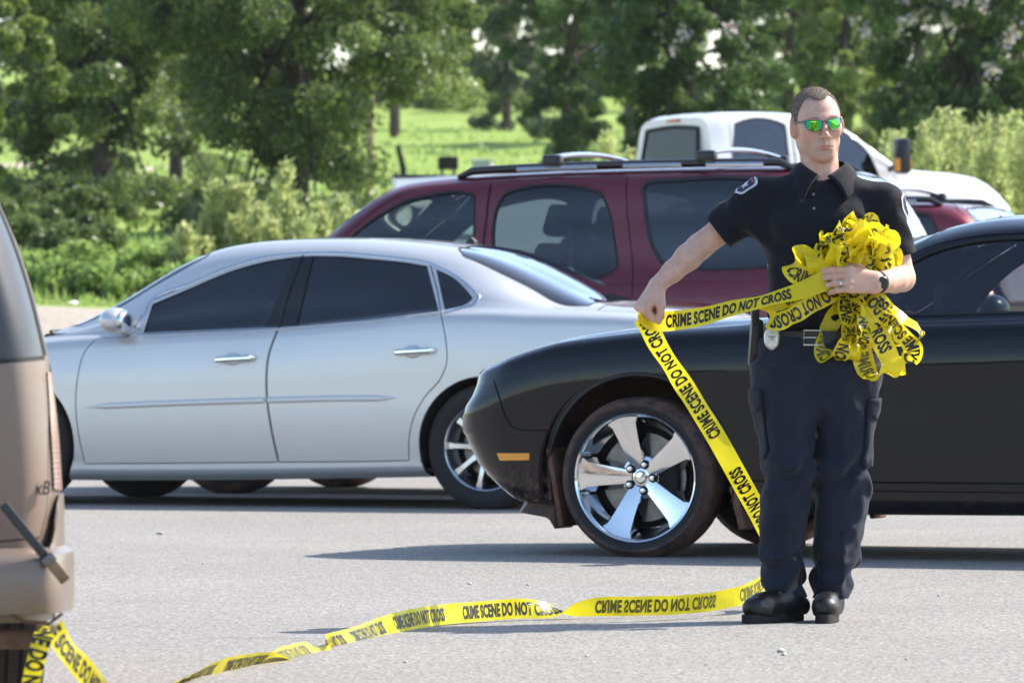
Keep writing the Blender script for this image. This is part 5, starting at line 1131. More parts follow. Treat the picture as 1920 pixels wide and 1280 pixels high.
# ------------------------------------------------------------------ signed-distance modelling for the officer
class Field:
    def __init__(s, lo, hi, res):
        s.lo = np.array(lo, float); s.res = res; n = np.ceil((np.array(hi)-s.lo)/res).astype(int)+1; s.n = n
        s.ax = [s.lo[i]+np.arange(n[i])*res for i in range(3)]; s.d = np.full(n, .5, np.float32)
    def sub(s, lo, hi):
        a = np.clip(np.floor((np.array(lo)-s.lo)/s.res).astype(int), 0, s.n-1); b = np.clip(np.ceil((np.array(hi)-s.lo)/s.res).astype(int)+1, 1, s.n)
        sl = tuple(slice(a[i], max(a[i]+1, b[i])) for i in range(3)); X, Y, Z = np.meshgrid(s.ax[0][sl[0]], s.ax[1][sl[1]], s.ax[2][sl[2]], indexing='ij', sparse=False)
        return sl, X.astype(np.float32), Y.astype(np.float32), Z.astype(np.float32)
    def put(s, sl, v, k, mode='add'):
        a = s.d[sl]
        if mode == 'add':
            h = np.maximum(k-np.abs(a-v), 0)/k if k > 0 else 0; s.d[sl] = np.minimum(a, v)-h*h*k*.25
        else:
            v = -v; h = np.maximum(k-np.abs(a-v), 0)/k if k > 0 else 0; s.d[sl] = np.maximum(a, v)+h*h*k*.25
    def cone(s, a, b, r1, r2=None, k=.01, mode='add', sq=None):
        r2 = r1 if r2 is None else r2; a = np.array(a, float); b = np.array(b, float); R = max(r1, r2)+k+.02
        sl, X, Y, Z = s.sub(np.minimum(a, b)-R, np.maximum(a, b)+R); ab = b-a; L2 = float(ab @ ab)+1e-12
        t = np.clip(((X-a[0])*ab[0]+(Y-a[1])*ab[1]+(Z-a[2])*ab[2])/L2, 0, 1)
        dx, dy, dz = X-a[0]-t*ab[0], Y-a[1]-t*ab[1], Z-a[2]-t*ab[2]
        if sq is not None: dx, dy, dz = dx/sq[0], dy/sq[1], dz/sq[2]
        s.put(sl, np.sqrt(dx*dx+dy*dy+dz*dz)-(r1+(r2-r1)*t), k, mode)
    def chain(s, pts, rs, k=.01, **kw):
        for i in range(len(pts)-1): s.cone(pts[i], pts[i+1], rs[i], rs[i+1], k, **kw)
    def ell(s, c, r, k=.01, mode='add', rot=None):
        c = np.array(c, float); r = np.array(r, float); R = r.max()+k+.02; sl, X, Y, Z = s.sub(c-R, c+R); X, Y, Z = X-c[0], Y-c[1], Z-c[2]
        if rot is not None:
            m = np.array(rot.transposed()); X, Y, Z = (m[0, 0]*X+m[0, 1]*Y+m[0, 2]*Z, m[1, 0]*X+m[1, 1]*Y+m[1, 2]*Z, m[2, 0]*X+m[2, 1]*Y+m[2, 2]*Z)
        k0 = np.sqrt((X/r[0])**2+(Y/r[1])**2+(Z/r[2])**2); k1 = np.sqrt((X/r[0]**2)**2+(Y/r[1]**2)**2+(Z/r[2]**2)**2)+1e-9
        s.put(sl, k0*(k0-1)/k1, k, mode)
    def vloft(s, tab, k=.02, power=2.3, mode='add'):
        "tab rows (z, cx, cy, ax, ay): a limb or trunk that runs roughly upright"
        a = np.array(sorted(tab)); m = a[:, 3:].max()+k+.03
        sl, X, Y, Z = s.sub((a[:, 1].min()-m, a[:, 2].min()-m, a[0, 0]-k-.03), (a[:, 1].max()+m, a[:, 2].max()+m, a[-1, 0]+k+.03)); z = Z[0, 0, :]
        cx, cy, ax, ay = [pchip(a[:, 0], a[:, i], z)[None, None, :] for i in (1, 2, 3, 4)]
        q = (np.abs((X-cx)/ax)**power+np.abs((Y-cy)/ay)**power)**(1/power); d = (q-1)*np.minimum(ax, ay)
        d = np.maximum(d, np.maximum(Z-a[-1, 0], a[0, 0]-Z)); s.put(sl, d.astype(np.float32), k, mode)
    def plane(s, p, n, k=.004):
        "cut away everything on the side n points to"
        n = np.array(n, float); n /= np.linalg.norm(n); X, Y, Z = np.meshgrid(*s.ax, indexing='ij'); d = (X-p[0])*n[0]+(Y-p[1])*n[1]+(Z-p[2])*n[2]
        h = np.maximum(k-np.abs(s.d-d), 0)/k; s.d = (np.maximum(s.d, d)+h*h*k*.25).astype(np.float32)
    def grid(s): return np.meshgrid(*[a.astype(np.float32) for a in s.ax], indexing='ij')
    def mesh(s):
        d = s.d; n = d.shape; ins = d < 0; c = [(i, j, k) for i in (0, 1) for j in (0, 1) for k in (0, 1)]
        def cor(o, A): return A[o[0]:n[0]-1+o[0], o[1]:n[1]-1+o[1], o[2]:n[2]-1+o[2]]
        cnt = sum(cor(o, ins).astype(np.int8) for o in c); act = (cnt > 0) & (cnt < 8); idx = np.argwhere(act); ids = np.full(act.shape, -1, np.int64); ids[act] = np.arange(len(idx))
        acc = np.zeros((len(idx), 3)); num = np.zeros(len(idx)); vals = {o: d[idx[:, 0]+o[0], idx[:, 1]+o[1], idx[:, 2]+o[2]] for o in c}
        for o in c:
            for ax in range(3):
                if o[ax] == 0:
                    p = list(o); p[ax] = 1; p = tuple(p); a, b = vals[o], vals[p]; m = (a < 0) != (b < 0); t = np.where(m, a/np.where(m, a-b, 1), 0)
                    for q in range(3): acc[:, q] += np.where(m, o[q]+(t if q == ax else 0), 0)
                    num += m
        V = s.lo+(idx+acc/num[:, None])*s.res; F_ = []
        for ax in range(3):
            a = [slice(1, -1)]*3; a[ax] = slice(0, n[ax]-1); b = [slice(1, -1)]*3; b[ax] = slice(1, n[ax]); A, B = ins[tuple(a)], ins[tuple(b)]
            for flip, mask in ((False, A & ~B), (True, ~A & B)):
                e = np.argwhere(mask)
                if not len(e): continue
                off = np.ones(3, int); off[ax] = 0; e = e+off; u, v = [(1, 2), (2, 0), (0, 1)][ax]
                def cell(du, dv):
                    q = e.copy(); q[:, u] -= du; q[:, v] -= dv; return ids[q[:, 0], q[:, 1], q[:, 2]]
                f = np.stack([cell(1, 1), cell(0, 1), cell(0, 0), cell(1, 0)], 1); F_.append(f[:, ::-1] if flip else f)
        F_ = np.concatenate(F_); F_ = F_[(F_ >= 0).all(1)]; return V, F_

def mesh_np(name, V, F_, mat, parent=None, attrs=None, smooth=True):
    me = bpy.data.meshes.new(name); n, k = F_.shape; me.vertices.add(len(V)); me.vertices.foreach_set('co', np.asarray(V, np.float32).ravel())
    me.loops.add(n*k); me.loops.foreach_set('vertex_index', F_.astype(np.int32).ravel()); me.polygons.add(n); me.polygons.foreach_set('loop_start', np.arange(0, n*k, k, dtype=np.int32))
    if smooth: me.polygons.foreach_set('use_smooth', np.ones(n, bool))
    me.update(calc_edges=True)
    for nm, val in (attrs or {}).items():
        a = me.attributes.new(nm, 'FLOAT', 'POINT'); a.data.foreach_set('value', np.asarray(val, np.float32))
    me.materials.append(mat); me.validate(); return link(name, me, parent)

def relax(V, F_, it=2, lam=.5):
    V = V.copy()
    E = np.concatenate([F_[:, [0, 1]], F_[:, [1, 2]], F_[:, [2, 3]], F_[:, [3, 0]]]); n = len(V)
    deg = np.bincount(E[:, 0], minlength=n)+np.bincount(E[:, 1], minlength=n)
    for _ in range(it):
        S = np.stack([np.bincount(E[:, 0], V[E[:, 1], q], n)+np.bincount(E[:, 1], V[E[:, 0], q], n) for q in range(3)], 1); V += lam*(S/np.maximum(deg, 1)[:, None]-V)
    return V
def fbm(X, Y, Z, f, seed=0):
    "cheap smooth pseudo-noise, vectorised"
    r = np.random.default_rng(seed); o = 0
    for k in range(6):
        d = r.normal(size=3); d /= np.linalg.norm(d); fr = f*(1+.45*k); o = o+np.sin((X*d[0]+Y*d[1]+Z*d[2])*fr+r.uniform(0, 6.28)+1.3*np.sin((X*d[1]-Y*d[2]+Z*d[0])*fr*.6+r.uniform(0, 6)))/(1+.5*k)
    return o/2.6
# ------------------------------------------------------------------ the officer
YM = 21.4; XM = (1533-CX)*YM/F_PX
officer = empty('person', (XM, YM, .006), 0, 'person in dark uniform and mirrored green sunglasses gathering yellow tape', 'person')
def m(px, py, y=0.0):
    Y = YM+y; return np.array([(px-CX)*Y/F_PX-XM, y, CAM_H-(py-HORIZON)*Y/F_PX])

def skin_mat():
    mt = bpy.data.materials.new('skin'); nt, b = nodes_of(mt); b.inputs['Roughness'].default_value = .48; b.inputs['Subsurface Weight'].default_value = .12; b.inputs['Subsurface Radius'].default_value = (.012, .005, .003); b.inputs['Subsurface Scale'].default_value = .6
    tc = N(nt, 'ShaderNodeTexCoord'); nz = N(nt, 'ShaderNodeTexNoise', Scale=38.0, Detail=9.0, Roughness=.7); nt.links.new(tc.outputs['Object'], nz.inputs['Vector'])
    r = ramp(nt, nz.outputs['Fac'], [(.36, (.53, .31, .225, 1)), (.64, (.64, .405, .305, 1))])
    def over(col_out, attr, col):
        a = N(nt, 'ShaderNodeAttribute'); a.attribute_name = attr; mx = N(nt, 'ShaderNodeMix', data_type='RGBA'); mx.inputs['B'].default_value = c4(col); nt.links.new(a.outputs['Fac'], mx.inputs['Factor']); nt.links.new(col_out, mx.inputs['A']); return mx.outputs['Result']
    c = over(r.outputs['Color'], 'flush', (.56, .22, .17)); c = over(c, 'stubble', (.30, .20, .155)); c = over(c, 'lips', (.48, .17, .14)); c = over(c, 'hair', (.15, .11, .085)); nt.links.new(c, b.inputs['Base Color'])
    n2 = N(nt, 'ShaderNodeTexNoise', Scale=300.0, Detail=3.0); nt.links.new(tc.outputs['Object'], n2.inputs['Vector']); bp = N(nt, 'ShaderNodeBump', Strength=.12, Distance=.002); nt.links.new(n2.outputs['Fac'], bp.inputs['Height']); nt.links.new(bp.outputs['Normal'], b.inputs['Normal'])
    return mt
M['skin'] = skin_mat()
def cloth(name, col, col2, weave=900.0, rough=.85):
    mt = bpy.data.materials.new(name); nt, b = nodes_of(mt); b.inputs['Roughness'].default_value = rough; b.inputs['Sheen Weight'].default_value = .06; b.inputs['Sheen Roughness'].default_value = .5; b.inputs['Specular IOR Level'].default_value = .25
    tc = N(nt, 'ShaderNodeTexCoord'); nz = N(nt, 'ShaderNodeTexNoise', Scale=7.0, Detail=7.0, Roughness=.6); nt.links.new(tc.outputs['Object'], nz.inputs['Vector']); r = ramp(nt, nz.outputs['Fac'], [(.3, c4(col)), (.7, c4(col2))]); nt.links.new(r.outputs['Color'], b.inputs['Base Color'])
    n2 = N(nt, 'ShaderNodeTexNoise', Scale=weave, Detail=2.0); n3 = N(nt, 'ShaderNodeTexNoise', Scale=38.0, Detail=4.0)
    for q in (n2, n3): nt.links.new(tc.outputs['Object'], q.inputs['Vector'])
    b1 = N(nt, 'ShaderNodeBump', Strength=.25, Distance=.001); b2 = N(nt, 'ShaderNodeBump', Strength=.30, Distance=.006); nt.links.new(n2.outputs['Fac'], b1.inputs['Height']); nt.links.new(n3.outputs['Fac'], b2.inputs['Height']); nt.links.new(b1.outputs['Normal'], b2.inputs['Normal']); nt.links.new(b2.outputs['Normal'], b.inputs['Normal'])
    return mt
M['shirt'] = cloth('navy_black_shirt', (.0045, .0052, .0098), (.0080, .0090, .0150)); M['trousers'] = cloth('navy_trousers', (.010, .013, .026), (.018, .022, .039))
M['leather'] = simple('black_leather', (.010, .010, .010), rough=.36, var=.3, vscale=30, bump=.25, bscale=120); M['sole'] = simple('boot_sole', (.014, .013, .012), rough=.8)
M['hair'] = simple('short_hair', (.17, .128, .098), rough=.75, var=.45, vscale=140, bump=.9, bscale=420)
M['nickel'] = simple('badge_nickel', (.62, .62, .60), rough=.22, metal=1.0, var=.15, vscale=160, bump=.5, bscale=220)

HAIR_A = [0, .35, .65, .90, 1.10, 1.25, 1.45, 1.7, 2.2, 3.2]; HAIR_Z = [.078, .081, .088, .078, .044, .004, .002, .030, -.035, -.055]
# ---- head frame
HC = m(1532, 234, .02); hR = (Matrix.Rotation(math.radians(10.5), 3, 'Z') @ Matrix.Rotation(math.radians(-5.0), 3, 'Y') @ Matrix.Rotation(math.radians(5), 3, 'X'))
def hp(x, y, z): v = hR @ Vector((x, y, z)); return np.array([HC[0]+v.x, HC[1]+v.y, HC[2]+v.z])
def head_sdf(f):
    e = lambda c, r, k=.02, **kw: f.ell(hp(*c), r, k, rot=hR, **kw); cn = lambda a, b, r1, r2, k=.012, **kw: f.cone(hp(*a), hp(*b), r1, r2, k, **kw)
    e((0, .018, .034), (.0765, .096, .084)); e((0, -.018, .0), (.0685, .075, .088), .03); e((0, -.024, -.070), (.0525, .060, .050), .035)
    e((0, -.072, -.106), (.023, .017, .0175), .024); e((0, -.052, -.104), (.036, .030, .018), .03)
    for sx in (-1, 1):
        e((sx*.049, .002, -.066), (.017, .030, .022), .035); e((sx*.044, -.058, -.022), (.021, .018, .018), .035); cn((sx*.010, -.084, .019), (sx*.046, -.073, .022), .011, .010, .018)
    for sx in (-1, 1): f.ell(hp(sx*.032, -.101, -.003), (.015, .014, .010), .014, mode='sub', rot=hR)
    cn((0, -.086, .012), (0, -.109, -.031), .0085, .0110, .012); e((0, -.1105, -.0365), (.0120, .0120, .0095), .008)
    for sx in (-1, 1): e((sx*.0135, -.0985, -.0400), (.0075, .0105, .0070), .006); f.ell(hp(sx*.0065, -.1055, -.0470), (.0035, .005, .003), .003, mode='sub', rot=hR)
    e((0, -.074, -.074), (.030, .018, .024), .024); cn((0, -.0915, -.049), (0, -.0935, -.062), .0035, .0045, .008)
    for sx in (-1, 1):
        cn((0, -.0925, -.0705), (sx*.026, -.0845, -.0768), .0034, .0018, .005); cn((0, -.0920, -.0815), (sx*.021, -.0855, -.0800), .0046, .0024, .006)
        f.cone(hp(0, -.0965, -.0757), hp(sx*.027, -.0885, -.0785), .0020, .0014, .003, mode='sub')
    f.cone(hp(-.012, -.0935, -.0915), hp(.012, -.0935, -.0915), .0025, .0025, .014, mode='sub')
    # ears
    for sx in (-1, 1):
        rot = hR @ Matrix.Rotation(math.radians(sx*24), 3, 'Z') @ Matrix.Rotation(math.radians(-10), 3, 'X')
        f.ell(hp(sx*.082, .018, -.010), (.0090, .021, .030), .010, rot=rot); f.ell(hp(sx*.0935, .011, -.006), (.0055, .0105, .017), .005, mode='sub', rot=rot); f.ell(hp(sx*.077, .012, -.036), (.009, .012, .010), .010, rot=rot); f.ell(hp(sx*.074, .014, -.015), (.010, .018, .030), .010, rot=rot)
    # neck with its muscles
    nb = m(1543, 350, .035); f.chain([hp(0, .030, -.05), (hp(0, .03, -.05)+nb)/2+np.array([0, .006, 0]), nb], [.053, .055, .064], .03)
    for sx in (-1, 1): f.cone(hp(sx*.052, .030, -.045), nb+np.array([sx*.018, -.065, -.012]), .014, .012, .022)
    f.ell((hp(0, -.03, -.118)+nb)/2+np.array([0, -.022, .012]), (.014, .012, .016), .02)

SH_R, EL_R, WR_R = m(1428, 376, .02), m(1312, 466, .04), m(1234, 537, -.03); SH_L, EL_L, WR_L = m(1660, 384, .02), m(1690, 524, .03), m(1644, 533, -.20)
def hand_axes(d, n):
    d = Vector(d).normalized(); n = Vector(n); n = (n-d*n.dot(d)).normalized(); return d, n
def hand(f, wrist, d, n, thumb, curl, fist=False, S=1.13):
    """d: wrist to knuckles, n: out of the back of the hand, thumb: thumb side. curl: joint bends per finger (deg)"""
    d, n = hand_axes(d, n); t = Vector(thumb); t = (t-d*t.dot(d)-n*t.dot(n)).normalized(); Wv = Vector(wrist)
    P = lambda x, y, z: Wv+(d*x+t*y+n*z)*S
    for y, r in ((-.028, .0125), (-.010, .0135), (.009, .0135), (.026, .013)): f.cone(P(.004, y*.6, .0), P(.084, y*1.08, .004), .018*S, r*S, .014)
    f.ell(P(.045, .028, -.014), (.016, .016, .016), .02)
    lens = [(.036, .022, .018), (.042, .027, .020), (.045, .030, .021), (.041, .026, .020)]; rad = [q*S for q in (.0076, .0084, .0087, .0086)]; tips = []
    for i, y in enumerate((-.031, -.0105, .0105, .030)):
        p = P(.085, y, .003); a = 0; pts = [p]; rr = rad[i]
        for j in range(3):
            a += math.radians(curl[i][j]); dirv = d*math.cos(a)-n*math.sin(a); p = p+dirv*lens[i][j]*S; pts.append(p)
        f.chain([np.array(q) for q in pts], [rr*1.16, rr*1.1, rr*1.0, rr*.86], .005); f.ell(pts[0]+n*.003, (rr*1.15,)*3, .008); f.ell(pts[1], (rr*1.13,)*3, .004); tips.append(pts)
    th = [P(.018, .022, -.010), P(.048, .046, -.018), P(.078, .050, -.028), P(.100, .042, -.036)] if not fist else [P(.018, .022, -.010), P(.052, .046, -.022), P(.080, .040, -.042), P(.092, .018, -.056)]
    f.chain([np.array(q) for q in th], [.014*S, .0125*S, .0105*S, .0088*S], .010); return tips, th

# right arm and fist
fr = Field((-.72, -.16, .96), (-.10, .20, 1.52), .0025)
fr.chain([SH_R, SH_R*.45+EL_R*.55, EL_R], [.048, .046, .043], .012); fr.chain([EL_R, EL_R*.72+WR_R*.28, EL_R*.35+WR_R*.65, WR_R], [.043, .0435, .035, .0285], .014)
dR = np.array([-.52, -.12, -.84]); nR = np.array([-.78, -.38, .45])
_, thR = hand(fr, WR_R, dR, nR, (.2, -.95, -.14), [(78, 95, 55), (80, 95, 55), (80, 92, 55), (76, 88, 50)], fist=True)
VR, FR = fr.mesh()
# left arm and hand
fl = Field((.0, -.32, .98), (.36, .14, 1.50), .0025)
fl.chain([SH_L, SH_L*.45+EL_L*.55, EL_L], [.048, .047, .045], .012); fl.chain([EL_L, EL_L*.7+WR_L*.3, EL_L*.3+WR_L*.7, WR_L], [.045, .045, .037, .031], .014)
fl.ell(EL_L+np.array([.012, .018, -.012]), (.026, .026, .026), .02)
HL = WR_L+np.array([-.002, -.010, .0]); dL = np.array([-.96, -.26, .10]); nL = np.array([-.10, -.93, .28])
tipsL, thL = hand(fl, HL, dL, nL, (.1, .25, .95), [(34, 30, 18), (30, 28, 18), (26, 26, 16), (22, 22, 14)])
VL, FL = fl.mesh()
fh = Field((HC[0]-.14, HC[1]-.15, 1.40), (HC[0]+.15, HC[1]+.16, HC[2]+.135), .002); head_sdf(fh); head_d = fh.d.copy(); VH, FH = fh.mesh(); VH = relax(VH, FH, 1, .4)
# trunk and legs under the clothes keep the body one figure
ft = Field((-.30, -.20, .06), (.32, .22, 1.50), .010)
ft.vloft([(.78, .005, .02, .165, .11), (.95, .012, .02, .160, .105), (1.1, .010, .02, .17, .115), (1.25, .008, .02, .178, .12), (1.36, .005, .02, .17, .10), (1.44, .005, .025, .12, .075), (1.48, .012, .03, .07, .06)]); ft.chain([SH_R, SH_R*.5+np.array([0, .01, .72])], [.05, .05], .04); ft.chain([SH_L, SH_L*.5+np.array([0, .01, .72])], [.05, .05], .04)
ft.chain([np.array([-.09, .02, .86]), m(1476, 905, .0), m(1471, 1100, .02)], [.075, .052, .04], .03); ft.chain([np.array([.10, .02, .86]), m(1582, 905, .0), m(1557, 1105, .03)], [.075, .052, .04], .03)
VT, FT = ft.mesh()
def join(parts):
    Vs, Fs, o = [], [], 0
    for v, f in parts: Vs.append(v); Fs.append(f+o); o += len(v)
    return np.concatenate(Vs), np.concatenate(Fs)
VB, FB = join([(VH, FH), (VR, FR), (VL, FL), (VT, FT)])
Q = (VB-HC) @ np.array(hR)                                   # head frame coordinates
g = lambda c, r: np.exp(-(((Q-np.array(c))/np.array(r))**2).sum(1))
lips = np.clip(1.3*(g((0, -.092, -.0712), (.019, .02, .0034))+g((0, -.092, -.0812), (.016, .02, .0042))), 0, .85)
stub = np.clip(g((0, -.06, -.092), (.060, .09, .034))*.55+g((0, -.095, -.058), (.024, .03, .008))*.5, 0, .5)*(1-lips)*(Q[:, 2] > -.16)
flush = np.clip(g((.045, -.07, -.03), (.022, .05, .02))*.35+g((-.045, -.07, -.03), (.022, .05, .02))*.35+g((0, -.115, -.03), (.016, .02, .02))*.35+g((.09, .015, -.01), (.012, .05, .035))*.45+g((-.09, .015, -.01), (.012, .05, .035))*.45, 0, .8)
ang_ = np.arctan2(np.abs(Q[:, 0]), -Q[:, 1]); hl_ = np.interp(ang_, HAIR_A, HAIR_Z); hairm = np.clip((Q[:, 2]-hl_+.010)/.016+.35*fbm(Q[:, 0], Q[:, 1], Q[:, 2], 500, 8), 0, .92)*(np.linalg.norm(Q, axis=1) < .19)*(np.abs(Q[:, 0]) < .084)
hk = [np.array(t[0]) for t in tipsL]+[np.array(t[1]) for t in tipsL]
for p in hk: flush = np.maximum(flush, .55*np.exp(-(((VB-p)/.011)**2).sum(1)))
body = mesh_np('body', VB, FB, M['skin'], officer, {'lips': lips, 'stubble': stub, 'flush': flush, 'hair': hairm})

# ---- hair: a close crop following the skull, receding at the temples
fk = fh; X, Y, Z = fk.grid(); q = np.stack([X-HC[0], Y-HC[1], Z-HC[2]], -1) @ np.array(hR, np.float32); qx, qy, qz = q[..., 0], q[..., 1], q[..., 2]
ang = np.arctan2(np.abs(qx), -qy)                             # 0 front, pi back
line = np.interp(ang, HAIR_A, HAIR_Z)+.005+.003*fbm(qx, qy, qz, 300, 9)
fk.d = np.maximum(head_d-.0016-.0016*fbm(qx, qy, qz, 520, 3), (line-qz)*.7).astype(np.float32); fk.d = np.maximum(fk.d, np.abs(qx)-.083).astype(np.float32)
Vh, Fh = fk.mesh(); hair = mesh_np('hair', Vh, Fh, M['hair'], officer)
rh = np.random.default_rng(6); si = rh.integers(0, len(Vh), 9000); hn = unit(Vh[si]-(HC+np.array([0, .01, .02]))); A_ = unit(hn+.55*rh.normal(size=hn.shape)); B_ = unit(np.cross(A_, rh.normal(size=hn.shape))); l_ = rh.uniform(.0018, .0040, (9000, 1))
tag(quads('hair_strands', Vh[si]+A_*l_*.6, A_*l_, B_*.00035, np.zeros(9000), M['hair'], hair), kind='stuff')
for sx in (-1, 1):
    br = MB(); br.tube([hp(sx*.014, -.0965, .020), hp(sx*.030, -.094, .0255), hp(sx*.046, -.084, .022)], [.0014, .0021, .0010], 6, flat=.6); br.build('eyebrow', M['hair'], officer)

# ---- sunglasses
def lens_mat():
    mt = bpy.data.materials.new('mirrored_lens'); nt, b = nodes_of(mt); b.inputs['Metallic'].default_value = 1.0; b.inputs['Roughness'].default_value = .06
    tc = N(nt, 'ShaderNodeTexCoord'); sp = N(nt, 'ShaderNodeSeparateXYZ'); nt.links.new(tc.outputs['Generated'], sp.inputs[0]); a1 = N(nt, 'ShaderNodeMath', operation='SUBTRACT'); a1.inputs[1].default_value = .52; nt.links.new(sp.outputs['X'], a1.inputs[0])
    ab = N(nt, 'ShaderNodeMath', operation='ABSOLUTE'); nt.links.new(a1.outputs[0], ab.inputs[0]); lw = N(nt, 'ShaderNodeLayerWeight', Blend=.35); ad = N(nt, 'ShaderNodeMath', operation='ADD'); nt.links.new(ab.outputs[0], ad.inputs[0]); mu = N(nt, 'ShaderNodeMath', operation='MULTIPLY'); mu.inputs[1].default_value = .25; nt.links.new(lw.outputs['Facing'], mu.inputs[0]); nt.links.new(mu.outputs[0], ad.inputs[1])
    r = ramp(nt, ad.outputs[0], [(.0, (.22, .60, .04, 1)), (.28, (.04, .52, .09, 1)), (.42, (.03, .42, .35, 1)), (.55, (.10, .18, .75, 1)), (.75, (.25, .10, .6, 1))]); nt.links.new(r.outputs['Color'], b.inputs['Base Color']); return mt
M['lens'] = lens_mat(); M['frame'] = simple('grey_frame', (.12, .12, .13), rough=.3, metal=.5)
gl = empty('sunglasses'); gl.parent = officer
wrap = lambda x: -.1125+7.0*x*x+30*abs(x)**3
for sx in (-1, 1):
    out = catmull([(.0085, .0085), (.012, .0130), (.036, .0155), (.058, .0165), (.0620, .0130), (.0610, .004), (.052, -.0135), (.036, -.0200), (.021, -.0175), (.012, -.006)], .004, True, 75); n = len(out)
    V = [hp(sx*x, wrap(x), z) for x, z in out]; c = [(x*.5+.033*.5, z*.5) for x, z in out]; V += [hp(sx*x, wrap(x)-.0015, z) for x, z in c]+[hp(sx*.033, wrap(.033)-.002, 0)]
    Fs = [(i, (i+1) % n, n+(i+1) % n, n+i) for i in range(n)]+[(n+i, n+(i+1) % n, 2*n) for i in range(n)]
    if sx < 0: Fs = [tuple(reversed(f)) for f in Fs]
    obj('lens', V, Fs, M['lens'], gl)
    f_ = MB(); f_.tube([hp(sx*x, wrap(x)+.0005, z) for x, z in out[:]]+[hp(sx*out[0][0], wrap(out[0][0]), out[0][1])], .0017, 6); f_.tube([hp(sx*.0600, wrap(.060), .013), hp(sx*.071, -.062, .012), hp(sx*.0775, -.02, .008), hp(sx*.080, .012, .004)], [.0028, .0028, .0024, .002], 6, flat=1.3); f_.build('frame', M['frame'], gl)
f_ = MB(); f_.tube([hp(-.011, wrap(.011), .0115), hp(0, wrap(0)-.002, .0125), hp(.011, wrap(.011), .0115)], .0022, 6); f_.build('bridge', M['frame'], gl)

# ---- shirt
fs = Field((-.40, -.24, .90), (.36, .24, 1.54), .0045)
fs.vloft([(.90, .015, .02, .178, .128), (.97, .015, .02, .180, .132), (1.05, .014, .015, .178, .130), (1.15, .014, .012, .181, .134), (1.25, .012, .012, .186, .136), (1.32, .010, .015, .192, .133), (1.38, .010, .02, .172, .115), (1.43, .008, .025, .135, .092), (1.465, .014, .03, .098, .080), (1.495, .018, .035, .080, .074)], .03, 2.5)
dirR = (EL_R-SH_R)/np.linalg.norm(EL_R-SH_R); hemR = m(1346, 438, .035)
fs.cone(np.array([-.085, .028, 1.440]), SH_R, .052, .060, .06); fs.chain([SH_R, hemR+dirR*.06], [.062, .075], .040); fs.cone(SH_R*.6+hemR*.4, np.array([-.135, .02, 1.28]), .056, .048, .04)
dirL = (EL_L-SH_L)/np.linalg.norm(EL_L-SH_L); hemL = m(1684, 484, .025)
fs.cone(np.array([.115, .028, 1.437]), SH_L, .052, .058, .06); fs.chain([SH_L, hemL+dirL*.05], [.057, .068], .04)
X, Y, Z = fs.grid()
# folds: drag lines from the raised arm, blouse above the belt, sleeve creases
pr = (X-SH_R[0])*dirR[0]+(Y-SH_R[1])*dirR[1]+(Z-SH_R[2])*dirR[2]
fold = .0045*np.sin((X*.9+Z*1.15)*60+2.2*np.sin(Z*17+Y*9)+1.5)*np.exp(-((X+.16)/.13)**2-((Z-1.28)/.14)**2)
fold += .0050*np.sin(Z*78+2.8*np.sin(X*16+1)+2*np.sin(X*31+Y*20))*np.exp(-((Z-.985)/.055)**2)
fold += .0040*np.sin((X*.75-Z*1.1)*55+2.5*np.sin(X*23+Z*9))*np.exp(-((X-.14)/.12)**2-((Z-1.30)/.10)**2)
fold += .0045*np.sin(pr*70+2*np.sin(Y*40))*np.exp(-((pr-.10)/.08)**2)*(X < -.19)+.0045*np.sin(Z*62+2.5*np.sin(Y*30+X*20))*np.exp(-((Z-1.33)/.06)**2)*(X > .19)
fold += .0060*fbm(X, Y, Z*.5, 22, 5)+.0034*fbm(X, Y*.5, Z, 50, 6)
fold += .0050*np.sin((Z+.5*(X-.05))*46+2.4*np.sin(X*14))*np.exp(-((X-.02)/.16)**2-((Z-1.10)/.13)**2)*.7
fs.d = (fs.d+fold).astype(np.float32)
sl, X2, Y2, Z2 = fs.sub((-.45, -.24, 1.05), (-.19, .24, 1.6)); dd = (X2-hemR[0])*dirR[0]+(Y2-hemR[1])*dirR[1]+(Z2-hemR[2])*dirR[2]; fs.d[sl] = np.where(X2 < -.205, np.maximum(fs.d[sl], dd), fs.d[sl])
sl, X2, Y2, Z2 = fs.sub((.17, -.1, .9), (.4, .2, 1.6)); dd = (X2-hemL[0])*dirL[0]+(Y2-hemL[1])*dirL[1]+(Z2-hemL[2])*dirL[2]; side = (X2 > .215).astype(np.float32); fs.d[sl] = np.where(side > 0, np.maximum(fs.d[sl], dd), fs.d[sl])
fs.cone(hemR+dirR*.03, hemR-dirR*.008, .053, .048, .004, mode='sub'); fs.cone(hemL+dirL*.03, hemL-dirL*.008, .053, .049, .004, mode='sub')
nb = m(1543, 350, .035); fs.cone(nb+np.array([-.002, .0, .10]), nb+np.array([-.003, -.005, -.005]), .080, .064, .006, mode='sub'); fs.cone(m(1543, 300, -.05), m(1533, 349, -.075), .052, .004, .006, mode='sub')
VS, FS = fs.mesh(); VS = relax(VS, FS, 2, .5); shirt = mesh_np('shirt', VS, FS, M['shirt'], officer)
bv_s = BVHTree.FromPolygons([Vector(v) for v in VS], [tuple(f) for f in FS])

